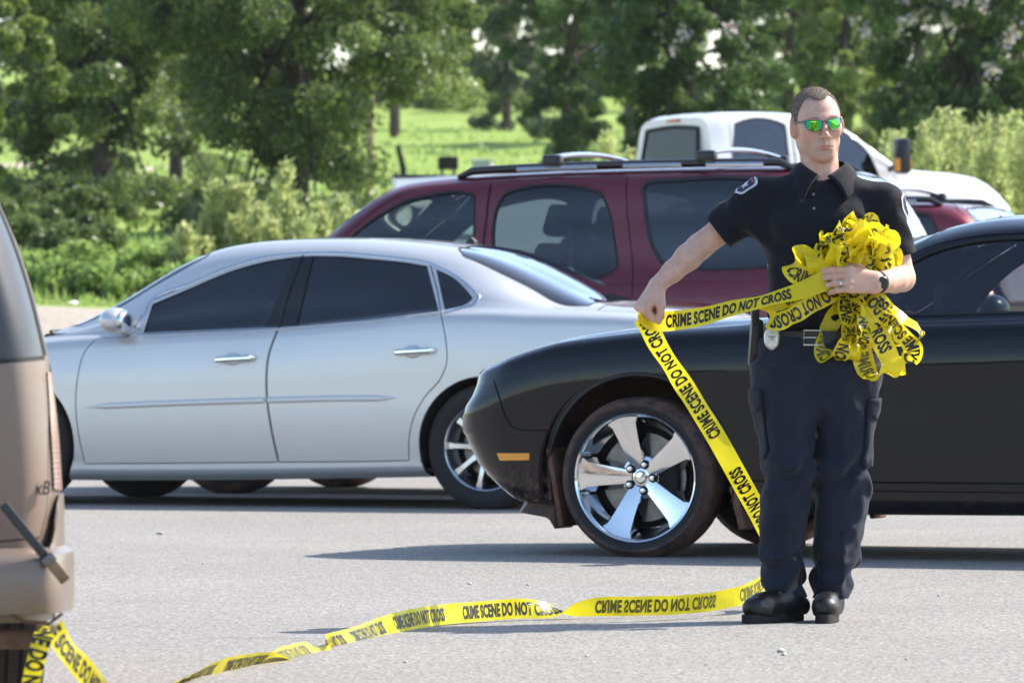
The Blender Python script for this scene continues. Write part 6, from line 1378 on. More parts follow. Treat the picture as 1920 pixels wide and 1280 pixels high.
def project(bvh, pts2, org, ux, uy, d, off, grid=None):
    "lay a flat outline onto a surface along direction d"
    out = []
    for a, b in pts2:
        o = Vector(org)+Vector(ux)*a+Vector(uy)*b-Vector(d)*.25; h = bvh.ray_cast(o, Vector(d), .5)
        if h[0] is None:
            h = bvh.find_nearest(Vector(org)+Vector(ux)*a+Vector(uy)*b); out.append(h[0]-Vector(d)*off)
        else: out.append(h[0]-Vector(d)*off)
    return out
def decal(name, bvh, poly, org, up, d, off, mat, parent, rings=4):
    d = Vector(d).normalized(); up = Vector(up); uy = (up-d*up.dot(d)).normalized(); ux = uy.cross(-d).normalized() if True else None
    n = len(poly); cx = sum(p[0] for p in poly)/n; cy = sum(p[1] for p in poly)/n; pts = []
    for k in range(rings): f = 1-k/rings; pts += [(cx+(p[0]-cx)*f, cy+(p[1]-cy)*f) for p in poly]
    pts.append((cx, cy)); V = project(bvh, pts, org, ux, uy, d, off); Fs = []
    for k in range(rings-1): Fs += [(k*n+i, k*n+(i+1) % n, (k+1)*n+(i+1) % n, (k+1)*n+i) for i in range(n)]
    Fs += [((rings-1)*n+i, (rings-1)*n+(i+1) % n, rings*n) for i in range(n)]
    return obj(name, V, Fs, mat, parent)
M['patch_white'] = simple('patch_border', (.62, .60, .64), rough=.8); M['patch_navy'] = simple('patch_field', (.035, .035, .07), rough=.85); M['patch_red'] = simple('patch_thread', (.32, .10, .14), rough=.85)
shield = catmull([(-.034, .030), (-.018, .038), (0, .040), (.018, .038), (.034, .030), (.036, .0), (.026, -.030), (0, -.048), (-.026, -.030), (-.036, .0)], .006, True, 60)
for org, up, d in ((m(1402, 352, .0), dirR*-1, (.60, .42, -.68)), (m(1694, 388, .02), dirL*-1, (-.985, .14, -.10))):
    p = decal('shoulder_patch', bv_s, shield, org, up, d, .0030, M['patch_white'], shirt)
    decal('patch_field', bv_s, [(a*.80, b*.82) for a, b in shield], org, up, d, .0045, M['patch_navy'], p)
    star = [(.020*math.cos(math.pi*i/5+math.pi/2)*(1 if i % 2 == 0 else .45), .020*math.sin(math.pi*i/5+math.pi/2)*(1 if i % 2 == 0 else .45)-.004) for i in range(10)]
    decal('patch_star', bv_s, star, org, up, d, .0058, M['patch_white'], p, rings=3)
    bar = [(-.024, .020), (.024, .020), (.022, .028), (-.022, .028)]; decal('patch_bar', bv_s, catmull(bar, .008, True), org, up, d, .0058, M['patch_red'], p, rings=2)
# placket with buttons
pl = catmull([(-.016, .0), (.016, .0), (.016, .10), (-.016, .10)], .012, True, 40)
pk = decal('placket', bv_s, [(a, -b) for a, b in pl], m(1536, 347, -.13), (0, 0, 1), (0, 1, 0), .0022, M['shirt'], shirt)
for py in (364, 391):
    h = bv_s.ray_cast(Vector(m(1534, py, -.4)), Vector((0, 1, 0))); q = h[0]+Vector((0, -.004, 0)); b = MB(); b.lathe([(0, .0025), (.0045, .002), (.0055, 0), (.0055, -.002)], 14, Matrix.Translation(q) @ Matrix.Rotation(math.radians(90), 4, 'X')); b.build('button', simple('button', (.16, .16, .17), rough=.25), shirt)
# collar: stand and two leaves
def collar_leaf(sg):
    V, n, k = [], 26, 7; c = m(1543, 322, .035)                         # centre of the neck opening
    for i in range(n+1):
        t = i/n; a = math.radians(180-t*150); r0 = .070+.004*t; ztop = c[2]+.034-.036*t**2.2
        dirv = np.array([sg*math.sin(a), math.cos(a)*-1.0, 0.0]); top = np.array([c[0], c[1], 0])+dirv*r0*np.array([1, 1.02, 0]); top[2] = ztop
        if t > .72: top += np.array([-sg*.026, -.012, -.022])*((t-.72)/.28)**1.5
        drop = .050+.030*max(0, (t-.5)/.5); outw = .034+.012*t; low = np.array([c[0], c[1], 0])+dirv*(r0+outw); low[2] = ztop-drop-(.014 if t < .3 else .008)
        if t > .72: low += np.array([sg*.010, -.016, -.012])*((t-.72)/.28)
        for j in range(k+1):
            s_ = j/k; p = top*(1-s_)+low*s_; p = p+(dirv+np.array([0, 0, .7]))*(math.sin(s_*math.pi)**.8*.012); V.append(p)
    Fs = [(i*(k+1)+j, i*(k+1)+j+1, (i+1)*(k+1)+j+1, (i+1)*(k+1)+j) for i in range(n) for j in range(k)]
    if sg > 0: Fs = [tuple(reversed(f)) for f in Fs]
    o = obj('collar', V, Fs, M['shirt'], shirt); md = o.modifiers.new('thickness', 'SOLIDIFY'); md.thickness = .0035; md.offset = 0; return o
collar_leaf(-1); collar_leaf(1)

# ---- trousers
fp = Field((-.27, -.20, .075), (.27, .24, .99), .0045)
hipc = lambda py, y, ax, ay, cx: (float(m(0, py, 0)[2]), float(m(cx, py, 0)[0]), y, ax, ay)
fp.vloft([hipc(632, 0.02, 0.1930, 0.1400, 1541), hipc(655, 0.02, 0.2000, 0.1460, 1539), hipc(700, 0.02, 0.2000, 0.1460, 1535), hipc(740, 0.02, 0.1990, 0.1420, 1533), hipc(770, 0.02, 0.1950, 0.1200, 1532), hipc(795, 0.02, 0.1500, 0.0700, 1531)], .05, 2.5)
fp.vloft([hipc(690, 0.01, 0.1200, 0.1400, 1478), hipc(760, 0, 0.1010, 0.1300, 1476), hipc(820, -0.015, 0.0880, 0.1060, 1475), hipc(880, -0.025, 0.0830, 0.0970, 1477), hipc(930, -0.02, 0.0865, 0.0920, 1472), hipc(1000, 0, 0.0830, 0.0880, 1468), hipc(1050, 0.012, 0.0730, 0.0820, 1467), hipc(1090, 0.015, 0.0670, 0.0800, 1472), hipc(1122, 0.01, 0.0680, 0.0800, 1476)], .035, 2.2)
fp.vloft([hipc(690, 0.02, 0.1200, 0.1400, 1590), hipc(760, 0.015, 0.1020, 0.1300, 1587), hipc(820, 0.005, 0.0880, 0.1060, 1585), hipc(880, 0, 0.0860, 0.0970, 1579), hipc(930, 0.01, 0.0890, 0.0920, 1580), hipc(1000, 0.03, 0.0830, 0.0880, 1573), hipc(1050, 0.035, 0.0750, 0.0820, 1567), hipc(1090, 0.035, 0.0690, 0.0800, 1561), hipc(1126, 0.03, 0.0630, 0.0800, 1558)], .010, 2.2)
X, Y, Z = fp.grid(); zk = float(m(0, 890)[2]); za = float(m(0, 1075)[2]); zh = float(m(0, 720)[2]); ri = X > 0
fold = .0115*np.sin(Z*52+2.6*np.sin(X*24+Y*16+ri*2)+np.where(ri, 1.0, 0))*np.exp(-((Z-zk)/.085)**2)
fold += .0120*np.sin(Z*60+2.4*np.sin(X*20+Y*22+ri*1.5)+np.where(ri, .4, 1.8))*np.exp(-((Z-za)/.085)**2)
fold += .0050*np.sin((Z*.9+np.abs(X)*1.3)*62+1.8*np.sin(X*30))*np.exp(-((Z-zh)/.09)**2-(X/.11)**2)
fold += .0095*fbm(X, Y, Z*.40, 24, 11)+.0060*np.abs(fbm(X, Y, Z*.6, 40, 12))-.003
# pressed crease down each leg
for cx_ in (1471, 1580):
    xc = m(cx_, 900)[0]; fold += -.0030*np.exp(-((X-xc)/.010)**2)*(Y < 0)
# a wide soft fold hanging over each knee and shin
for px_, py_, s_ in ((1500, 880, .03), (1605, 905, .03), (1480, 990, .028), (1590, 1000, .028), (1455, 1050, .02), (1585, 1060, .02)):
    q = m(px_, py_, -.09); dz = Z-q[2]-.35*(X-q[0]); fold += -.013*np.exp(-((X-q[0])/s_)**2-(dz/.014)**2)*(Y < .03)
fp.d = (fp.d+fold).astype(np.float32); zc = float(m(0, 634)[2]); fp.plane((0, 0, zc), (0, 0, 1))
VP, FP = fp.mesh(); VP = relax(VP, FP, 2, .5); trousers = mesh_np('trousers', VP, FP, M['trousers'], officer)
bv_p = BVHTree.FromPolygons([Vector(v) for v in VP], [tuple(f) for f in FP])
def pocket(org, up, d, w, h, th):
    poly = catmull([(-w, h), (w, h), (w, -h), (-w, -h)], .02, True, 30); a = decal('cargo_pocket', bv_p, poly, org, up, d, th, M['trousers'], trousers, 3)
    md = a.modifiers.new('thickness', 'SOLIDIFY'); md.thickness = th*1.3; md.offset = -1
    fl_ = catmull([(-w*1.05, h*1.05), (w*1.05, h*1.05), (w*1.05, h*.62), (0, h*.38), (-w*1.05, h*.62)], .02, True, 30); b = decal('pocket_flap', bv_p, fl_, org, up, d, th*1.6, M['trousers'], a, 3); md = b.modifiers.new('thickness', 'SOLIDIFY'); md.thickness = .006; md.offset = -1
pocket(m(1634, 816, -.03), (-.10, 0, 1), (-.86, .50, 0), .052, .112, .004); pocket(m(1434, 800, -.03), (.05, 0, 1), (.93, .36, 0), .050, .112, .003)

# ---- belt, buckle, badge, holster
zb_ = float(m(0, 635)[2]); bt = MB(); V = []; n = 64
for i in range(n):
    a = 2*math.pi*i/n; c, s_ = math.cos(a), math.sin(a); e_ = 2/2.5; x = .0135+math.copysign(abs(c)**e_, c)*.2005; y = .02+math.copysign(abs(s_)**e_, s_)*.147
    V += [(x*.985, y*.985, zb_-.022), (x, y, zb_-.020), (x, y, zb_+.018), (x*.985, y*.985, zb_+.020)]
Fs = [(i*4+j, ((i+1) % n)*4+j, ((i+1) % n)*4+j+1, i*4+j+1) for i in range(n) for j in range(3)]
belt = obj('belt', V, Fs, M['leather'], officer, sharp=40)
q = m(1524, 636, -.135); b = MB(); w_, h_ = .030, .024; b.tube([q+np.array(v) for v in [(-w_, 0, -h_), (w_, 0, -h_), (w_, 0, h_), (-w_, 0, h_), (-w_, 0, -h_), (w_*.5, 0, -h_)]], .0038, 8); b.tube([q+np.array((-w_, -.002, 0)), q+np.array((.012, -.004, 0))], .0025, 6); b.build('buckle', M['nickel'], belt)
q = m(1447, 636, -.125); bd = MB(); ov = catmull([(-.026, .0), (-.022, .024), (-.011, .038), (0, .042), (.011, .038), (.022, .024), (.026, .0), (.020, -.028), (0, -.041), (-.020, -.028)], .005, True, 90); n = len(ov)
V = [q+np.array((a, 0, b_)) for a, b_ in ov]+[q+np.array((a*.82, -.005, b_*.84)) for a, b_ in ov]+[q+np.array((a*.4, -.006, b_*.4)) for a, b_ in ov]+[q+np.array((0, -.007, 0))]
Fs = [(k*n+i, k*n+(i+1) % n, (k+1)*n+(i+1) % n, (k+1)*n+i) for k in range(2) for i in range(n)]+[(2*n+i, 2*n+(i+1) % n, 3*n) for i in range(n)]
badge = obj('badge', V, Fs, M['nickel'], officer, sharp=30)
for k in range(5):
    a = math.pi/2+2*math.pi*k/5; s_ = MB(); t0 = q+np.array((0, -.008, 0)); t1 = q+np.array((.017*math.cos(a), -.0075, .017*math.sin(a))); s_.tube([t0, t1], [.0065, .0008], 4, flat=.6); s_.build('badge_star_point', M['nickel'], badge)
s_ = MB(); s_.lathe([(0, .004), (.006, .003), (.008, 0)], 14, Matrix.Translation(Vector(q)+Vector((0, -.007, 0))) @ Matrix.Rotation(math.radians(90), 4, 'X')); s_.build('badge_seal', M['alloy'], badge)
for a_, w2 in ((.030, .010),):
    s_ = MB(); s_.box(Vector(q)+Vector((0, -.006, a_)), (.026, .003, w2*.7)); s_.build('badge_banner', M['nickel'], badge, bevel=.001)
hs = MB(); hq = Vector(m(1417, 640, .03)); hs.box(hq+Vector((0, .02, -.01)), (.040, .10, .16), Matrix.Rotation(math.radians(4), 3, 'Y'), taper=(1.0, 1.15)); hol = hs.build('holster', M['leather'], officer, bevel=.012)
gp = MB(); gp.box(hq+Vector((-.002, -.005, .095)), (.026, .055, .10), Matrix.Rotation(math.radians(-16), 3, 'X')); gp.box(hq+Vector((-.002, .04, .085)), (.024, .07, .035)); gp.build('pistol_grip', M['black_trim'], hol, bevel=.006)

# ---- boots
def boot(ankle, toe, roll=0.0):
    a = np.array(ankle, float); t = np.array(toe, float); d = t-a; d[2] = 0; L = np.linalg.norm(d); d /= L; sd = np.array([-d[1], d[0], 0])
    lo = np.minimum(a, t)-.12; hi = np.maximum(a, t)+.12; lo[2] = 0; hi[2] = .22; f = Field(lo, hi, .003)
    heel = a-d*.055; heel[2] = .050; ball = t-d*.075; ball[2] = .048; tip = t-d*.035; tip[2] = .050
    f.cone(heel, ball, .038, .041, .03); f.cone(ball, tip, .041, .034, .03); f.ell(tip+np.array([0, 0, .002]), (.037, .037, .030), .02); f.chain([a+np.array([0, 0, .055-a[2]]), a+np.array([0, 0, .20-a[2]])], [.044, .046], .03)
    f.cone(a+np.array([0, 0, .085-a[2]])-d*.0, ball+np.array([0, 0, .018]), .034, .028, .03)
    for k in range(4): p = a+(ball-a)*(.38+.15*k); p[2] = .118-.016*k; f.cone(p+sd*.022, p-sd*.022, .0055, .0055, .004)
    X, Y, Z = f.grid(); f.d = (f.d+.0014*fbm(X, Y, Z, 60, 4)).astype(np.float32); f.plane((0, 0, .022), (0, 0, -1)); V, F_ = f.mesh(); V = relax(V, F_, 1, .5); b = mesh_np('boot', V, F_, M['leather'], officer)
    pl_ = []; n = 40
    for i in range(n):
        an = 2*math.pi*i/n; c, s_ = math.cos(an), math.sin(an); mid = (heel+t-d*.0)/2; half = np.linalg.norm((t-heel)[:2])/2+.020; w_ = .038+.005*c-.003*abs(c)
        pl_.append(mid+d*(c*half)+sd*(math.copysign(abs(s_)**.8, s_)*w_))
    V = [np.array([p[0], p[1], z]) for z in (.002, .012, .030) for p in pl_]; Fs = [(k*n+i, k*n+(i+1) % n, (k+1)*n+(i+1) % n, (k+1)*n+i) for k in range(2) for i in range(n)]+[tuple(reversed(range(n))), tuple(2*n+i for i in range(n))]
    obj('sole', V, Fs, M['sole'], b, sharp=40)
    lc = MB()
    for k in range(4):
        p = a+(ball-a)*(.34+.15*k); p[2] = .128-.017*k; q2 = a+(ball-a)*(.34+.15*(k+1)); q2[2] = .128-.017*(k+1); sg = 1 if k % 2 else -1; lc.tube([p+sd*.016*sg, (p+q2)/2+np.array([0, 0, .006]), q2-sd*.016*sg], .0028, 5)
    if True:
        p = a+(ball-a)*.36; p[2] = .135
        for sg in (-1, 1): lc.tube([p, p+sd*.02*sg+d*.01+np.array([0, 0, .012]), p+sd*.034*sg+d*.016, p+sd*.018*sg+d*.014+np.array([0, 0, -.004]), p], .0026, 5)
    lc.build('laces', M['rubber'], b)
boot(m(1478, 1120, -.005), m(1402, 1160, -.155)); boot(m(1556, 1122, .035), m(1545, 1160, -.155))

# ---- watch and ring
wd = (EL_L-WR_L)/np.linalg.norm(EL_L-WR_L); wc = WR_L+wd*.012; ref = Vector((0, -.5, .8)); e1 = (ref-Vector(wd)*ref.dot(Vector(wd))).normalized(); e2 = Vector(wd).cross(e1); wt = MB(); n = 30
V = []
for i in range(n):
    a = 2*math.pi*i/n; o = Vector(wc)+(e1*math.cos(a)+e2*math.sin(a))*.0335
    for k, (dr, dl) in enumerate(((0, -.011), (.003, -.010), (.003, .010), (0, .011))): V.append(o+(e1*math.cos(a)+e2*math.sin(a))*dr+Vector(wd)*dl)
band_o = obj('watch_strap', V, [(i*4+j, ((i+1) % n)*4+j, ((i+1) % n)*4+j+1, i*4+j+1) for i in range(n) for j in range(3)], M['rubber'], officer)
fd_ = Vector((.10, -.80, .0)); fd_ = (fd_-Vector(wd)*fd_.dot(Vector(wd))).normalized()
fd_ = (fd_+Vector((-.45, -.75, -.15))).normalized(); cpos = Vector(wc)+fd_*.036; Mx = Matrix.Translation(cpos) @ fd_.to_track_quat('Z', 'Y').to_matrix().to_4x4(); b = MB(); b.lathe([(0, .006), (.017, .006), (.0205, .003), (.021, -.006)], 28, Mx); wf = b.build('watch_case', M['black_trim'], band_o); b = MB(); b.lathe([(0, .0068), (.0165, .0066)], 24, Mx); b.build('watch_face', M['leather'], wf)
t_ = tipsL[1]; p0, p1 = t_[0], t_[1]; ax_ = (p1-p0).normalized(); b = MB(); Mx = Matrix.Translation(p0+(p1-p0)*.55) @ ax_.to_track_quat('Z', 'Y').to_matrix().to_4x4(); b.lathe([(.0100, -.003), (.0112, -.003), (.0112, .003), (.0100, .003)], 20, Mx, close=True); b.build('ring', M['chrome'], officer)
# ------------------------------------------------------------------ barrier tape: one long strip with printed lettering
def tape_mat():
    mt = bpy.data.materials.new('yellow_tape'); mt.use_nodes = True; nt = mt.node_tree; b = nt.nodes['Principled BSDF']; out = nt.nodes['Material Output']; b.inputs['Roughness'].default_value = .28; b.inputs['Specular IOR Level'].default_value = .55
    tc = N(nt, 'ShaderNodeTexCoord'); nz = N(nt, 'ShaderNodeTexNoise', Scale=9.0, Detail=5.0); nt.links.new(tc.outputs['Object'], nz.inputs['Vector']); r = ramp(nt, nz.outputs['Fac'], [(.3, (.86, .71, .010, 1)), (.7, (.94, .82, .022, 1))]); nt.links.new(r.outputs['Color'], b.inputs['Base Color'])
    n2 = N(nt, 'ShaderNodeTexNoise', Scale=55.0, Detail=3.0); nt.links.new(tc.outputs['Object'], n2.inputs['Vector']); bp = N(nt, 'ShaderNodeBump', Strength=.25, Distance=.006); nt.links.new(n2.outputs['Fac'], bp.inputs['Height']); nt.links.new(bp.outputs['Normal'], b.inputs['Normal'])
    t = N(nt, 'ShaderNodeBsdfTranslucent'); t.inputs['Color'].default_value = (.95, .80, .03, 1); mx = N(nt, 'ShaderNodeMixShader'); mx.inputs['Fac'].default_value = .42; nt.links.new(b.outputs[0], mx.inputs[1]); nt.links.new(t.outputs[0], mx.inputs[2]); nt.links.new(mx.outputs[0], out.inputs['Surface']); return mt
M['tape'] = tape_mat(); M['print'] = simple('black_print', (.012, .012, .010), rough=.4, var=.2); M['print_back'] = simple('print_seen_through', (.13, .12, .012), rough=.45, var=.2)
TW = .067
def text_mesh():
    cu = bpy.data.curves.new('lettering', 'FONT'); cu.body = 'CRIME SCENE DO NOT CROSS'; cu.size = 1.0; cu.offset = .042; cu.space_character = 1.06; cu.space_word = .85; cu.resolution_u = 3
    o = bpy.data.objects.new('lettering', cu); COL.objects.link(o); bpy.context.view_layer.update(); dg = bpy.context.evaluated_depsgraph_get(); me = o.evaluated_get(dg).to_mesh()
    bm = bmesh.new(); bm.from_mesh(me); o.evaluated_get(dg).to_mesh_clear(); xs = [v.co.x for v in bm.verts]; ys_ = [v.co.y for v in bm.verts]; x0, x1, y0, y1 = min(xs), max(xs), min(ys_), max(ys_)
    for v in bm.verts: v.co.x = (v.co.x-x0)/(x1-x0); v.co.y = (v.co.y-y0)/(y1-y0)-.5; v.co.z = 0
    bmesh.ops.remove_doubles(bm, verts=bm.verts, dist=1e-5)
    for k in range(1, 64): bmesh.ops.bisect_plane(bm, geom=bm.verts[:]+bm.edges[:]+bm.faces[:], plane_co=(k/64, 0, 0), plane_no=(1, 0, 0))
    bmesh.ops.bisect_plane(bm, geom=bm.verts[:]+bm.edges[:]+bm.faces[:], plane_co=(0, 0, 0), plane_no=(0, 1, 0)); bmesh.ops.triangulate(bm, faces=bm.faces[:]); bm.verts.index_update()
    V = np.array([v.co[:2] for v in bm.verts]); F_ = np.array([[q.index for q in f.verts] for f in bm.faces]); bm.free(); bpy.data.objects.remove(o); return V, F_
TXV, TXF = text_mesh(); TX_LEN, TX_H, TX_GAP = .47, .046, .13

def ribbon(name, parent, ctrl, start=0.0, flip=False, step=.012, tw=TW, text=True, crumple=0.0, seed=0):
    """ctrl: list of (point, width-vector); lettering repeats along the length. the strip's own frame carries the print"""
    C = np.array([np.array(c[0], float) for c in ctrl]); D = np.array([np.array(c[1], float)/np.linalg.norm(c[1]) for c in ctrl])
    seg = np.linalg.norm(np.diff(C, axis=0), axis=1); s0 = np.concatenate([[0], np.cumsum(seg)]); n = max(8, int(s0[-1]/step)); q = np.linspace(0, s0[-1], n)
    P = np.stack([pchip_cr(s0, C[:, i], q) for i in range(3)], 1); Dv = np.stack([pchip_cr(s0, D[:, i], q) for i in range(3)], 1); T_ = np.gradient(P, axis=0); T_ = unit(T_); Dv = unit(Dv-T_*(Dv*T_).sum(1, keepdims=True)); s = np.concatenate([[0], np.cumsum(np.linalg.norm(np.diff(P, axis=0), axis=1))])
    cols = (-.5, -.25, 0, .25, .5); nn = np.cross(T_, Dv)
    if crumple:
        rq = np.random.default_rng(seed); kn = np.arange(0, s[-1]+.05, .035); sh_ = np.interp(s, kn, rq.normal(0, crumple, len(kn))); ti = np.interp(s, kn, rq.normal(0, .55, len(kn))); P = P+nn*sh_[:, None]; Dv = unit(Dv*np.cos(ti)[:, None]+nn*np.sin(ti)[:, None]); T_ = unit(np.gradient(P, axis=0)); nn = unit(np.cross(T_, Dv))
    rip = .0022*np.sin(s*37+1)*1.0
    def surf(ss, w, off):
        f = np.clip(np.interp(ss, s, np.arange(n)), 0, n-1.001); i = f.astype(int); a = (f-i)[:, None]; p = P[i]*(1-a)+P[i+1]*a; d = unit(Dv[i]*(1-a)+Dv[i+1]*a); nv = unit(nn[i]*(1-a)+nn[i+1]*a)
        rp = np.interp(ss, s, rip); return p+d*(w*tw)[:, None]+nv*(off+rp*(4*w*w-.33)*1.0)[:, None]
    V = np.concatenate([surf(s, np.full(n, c), np.zeros(n)) for c in cols]); Fs = [(k*n+i, k*n+i+1, (k+1)*n+i+1, (k+1)*n+i) for k in range(len(cols)-1) for i in range(n-1)]
    rb = obj(name, V, Fs, M['tape'], parent, smooth=crumple < .008)
    if text:
        VV, FF, VB_, o = [], [], [], 0; a = -start
        while a < s[-1]:
            x = TXV[:, 0]*TX_LEN+a; y = TXV[:, 1]*TX_H/tw
            if flip: x = TX_LEN-TXV[:, 0]*TX_LEN+a; y = -y
            ok = (x[TXF] > .002).all(1) & (x[TXF] < s[-1]-.002).all(1)
            if ok.any(): VV.append(surf(np.clip(x, 0, s[-1]), y, np.full(len(x), .0009))); VB_.append(surf(np.clip(x, 0, s[-1]), y, np.full(len(x), -.0009))); FF.append(TXF[ok]+o); o += len(x)
            a += TX_LEN+TX_GAP
        if VV:
            Fa = np.concatenate(FF); tag(mesh_np('lettering', np.concatenate(VV), Fa, M['print'], rb, smooth=False), kind='stuff'); tag(mesh_np('lettering_show_through', np.concatenate(VB_), Fa, M['print_back'], rb, smooth=False), kind='stuff')
    return rb
def pchip_cr(x, y, q):
    "smooth interpolation through control points (finite-difference slopes)"
    m_ = np.gradient(y, x) if len(x) > 1 else np.zeros(1); i = np.clip(np.searchsorted(x, q, 'right')-1, 0, len(x)-2); h = x[i+1]-x[i]; t = (q-x[i])/h
    return (2*t**3-3*t**2+1)*y[i]+(t**3-2*t**2+t)*h*m_[i]+(-2*t**3+3*t**2)*y[i+1]+(t**3-t**2)*h*m_[i+1]
tape = empty('barrier_tape', (0, 0, 0), 0, 'yellow barrier tape bunched in one hand and trailing across the asphalt', 'tape')
def w3(px, py, Y): return np.array(W(px, py, Y))
# from the fist to the bundle
fist = np.array(thR[3])+np.array([XM, YM, .006])
ribbon('strand', tape, [(w3(1196, 594, 21.39), (.25, .9, .5)), (w3(1218, 600, 21.40), (.12, .35, 1)), (w3(1290, 598, 21.34), (.1, .25, 1)), (w3(1370, 579, 21.26), (.15, .55, .8)), (w3(1440, 562, 21.2), (.2, .75, .7)), (w3(1500, 545, 21.18), (.2, .5, .9)), (w3(1555, 525, 21.20), (.3, .3, 1)), (w3(1590, 520, 21.23), (.3, .3, 1))], start=-.10)
# from the fist down behind the legs
ribbon('strand', tape, [(w3(1448, 1012, 21.75), (-1, -.2, -.45)), (w3(1424, 965, 21.62), (-1, -.15, -.45)), (w3(1388, 900, 21.52), (-1, -.1, -.45)), (w3(1345, 823, 21.46), (-1, -.1, -.5)), (w3(1295, 742, 21.42), (-1, -.3, -.5)), (w3(1255, 680, 21.40), (-.75, .6, -.5)), (w3(1230, 640, 21.40), (-.9, .25, -.2)), (w3(1214, 608, 21.41), (-1, -.1, .1)), (w3(1203, 594, 21.41), (-1, -.2, -.1))], start=.085)
# along the ground to the left, with a half twist, out towards the pipe
gp_ = lambda px, Y, z: np.array([(px-CX)*Y/F_PX, Y, z])
ribbon('strand', tape, [(gp_(1462, 22.3, .20), (-0, -0.3, 1)), (gp_(1440, 22.2, .13), (-0.1, -0.3, 1)), (gp_(1402, 21.95, .078), (-0.1, -0.25, 1)), (gp_(1300, 21.75, .050), (-0, -0.25, 1)), (gp_(1200, 21.66, .046), (-0, -0.2, 1)), (gp_(1120, 21.6, .046), (-0, -0.3, 1)), (gp_(1070, 21.56, .040), (-0, -0.9, 0.6)), (gp_(1040, 21.53, .038), (-0, -0.9, -0.5)), (gp_(990, 21.47, .046), (-0, -0.3, -1)), (gp_(900, 21.30, .044), (-0, -0.25, -1)), (gp_(820, 21.05, .043), (-0, -0.4, -1)), (gp_(750, 20.72, .036), (0, -.8, -.6)), (gp_(690, 20.3, .022), (0, -1, -.24)), (gp_(630, 19.8, .016), (-.1, -1, -.12)), (gp_(560, 19.2, .016), (-.3, -1, .12)), (gp_(470, 18.6, .018), (-.3, -1, -.14)), (gp_(390, 18.1, .018), (-.3, -.95, -.18)), (gp_(310, 17.5, .014), (-.5, -.9, -.1)), (gp_(230, 16.8, .012), (-.6, -.8, -.05)), (gp_(190, 15.9, .03), (-.5, -.8, -.2)), (gp_(190, 15.25, .10), (-.45, -.8, -.35)), (gp_(160, 14.98, .185), (-.40, -.75, -.5)), (gp_(120, 14.9, .250), (-.40, -.75, -.5)), (gp_(98, 14.88, .292), (-.6, -.5, -.3))], start=.02, flip=True)
# round the exhaust pipe and down again
ribbon('tied_end', tape, [(gp_(90, 14.93, .292), (1, 0, .1)), (gp_(88, 14.86, .300), (1, 0, .0)), (gp_(80, 14.80, .278), (1, 0, -.1)), (gp_(70, 14.79, .235), (1, .2, -.15)), (gp_(60, 14.80, .185), (.9, .4, -.2)), (gp_(52, 14.82, .12), (.9, .5, -.2)), (gp_(40, 14.84, .05), (.8, .6, -.2)), (gp_(10, 14.86, .014), (.3, 1, 0)), (gp_(-60, 14.9, .012), (.2, 1, 0))], start=.05, tw=.044)
# the bunch: petals of strip gathered in the hand
bun = empty('bunch'); bun.parent = tape; r = np.random.default_rng(14)
B0 = w3(1592, 530, 21.28)
def petal(px, py, dy, width_px, tw_=TW, start=0.0, twist=0.0, flip=False, text=True, crumple=.005, name='loop'):
    "a strip that leaves the hand, turns at (px, py) and comes back"
    tip = w3(px, py, 21.26+dy); a = B0+r.normal(0, .010, 3); d = tip-a; L_ = np.linalg.norm(d); d /= L_; side = np.array([-d[2], 0, d[0]]); w_ = width_px/560.0
    p1 = a+d*L_*.5+side*w_*.35+np.array([0, -.020+r.normal(0, .01), 0]); t1 = tip+side*w_*.30+np.array([0, -.012, 0]); t2 = tip-side*w_*.30+d*.004+np.array([0, .012, 0]); p2 = a+d*L_*.45-side*w_*.35+np.array([0, .020+r.normal(0, .01), 0])
    v0 = side+np.array([0, r.normal(0, .4), 0]); tv = side*math.cos(twist)+np.array([0, 1, 0])*math.sin(twist)
    ribbon(name, bun, [(a, v0), (p1, tv), (t1, tv*.8+d*.5), (t2, tv*.8-d*.5), (p2, side+np.array([0, r.normal(0, .5), 0])), (a+np.array([.005, .02, 0]), v0)], start=start, flip=flip, step=.012 if crumple > .008 else .007, tw=tw_, text=text, crumple=crumple, seed=int(r.integers(0, 9999)))
for args in [(1559, 668, -.02, 34, .06, .1, .5), (1590, 671, .0, 26, .060, .30, .7), (1612, 640, -.03, 30, .055, .05, .3), (1655, 700, -.02, 44, .070, .22, .2), (1700, 676, .01, 40, .066, .1, .5), (1722, 640, .0, 34, .056, .33, .9), (1668, 610, .02, 30, .06, .2, .3), (1640, 655, .02, 40, .06, .4, .3)]:
    px, py, dy, wp_, tw_, st, tws = args; petal(px, py, dy, wp_, tw_, st, tws, flip=bool(r.integers(0, 2)))
petal(1442, 592, -.06, 30, .06, .16, .1); petal(1490, 492, -.03, 42, .07, .25, .3, flip=True)
for k in range(34):
    th = math.radians(r.uniform(24, 160)); rad_ = r.uniform(58, 122)*(1 if k % 3 else .8); cx_, cy_ = 1600, 520
    petal(cx_+rad_*math.cos(th)*.78, cy_-rad_*math.sin(th)*.98, r.uniform(-.04, .09) if math.sin(th) < .75 else r.uniform(-.10, .05), r.uniform(30, 60), r.uniform(.050, .067), r.uniform(0, .5), r.uniform(-.9, .9), flip=bool(r.integers(0, 2)), crumple=.012, text=k % 2 == 0)
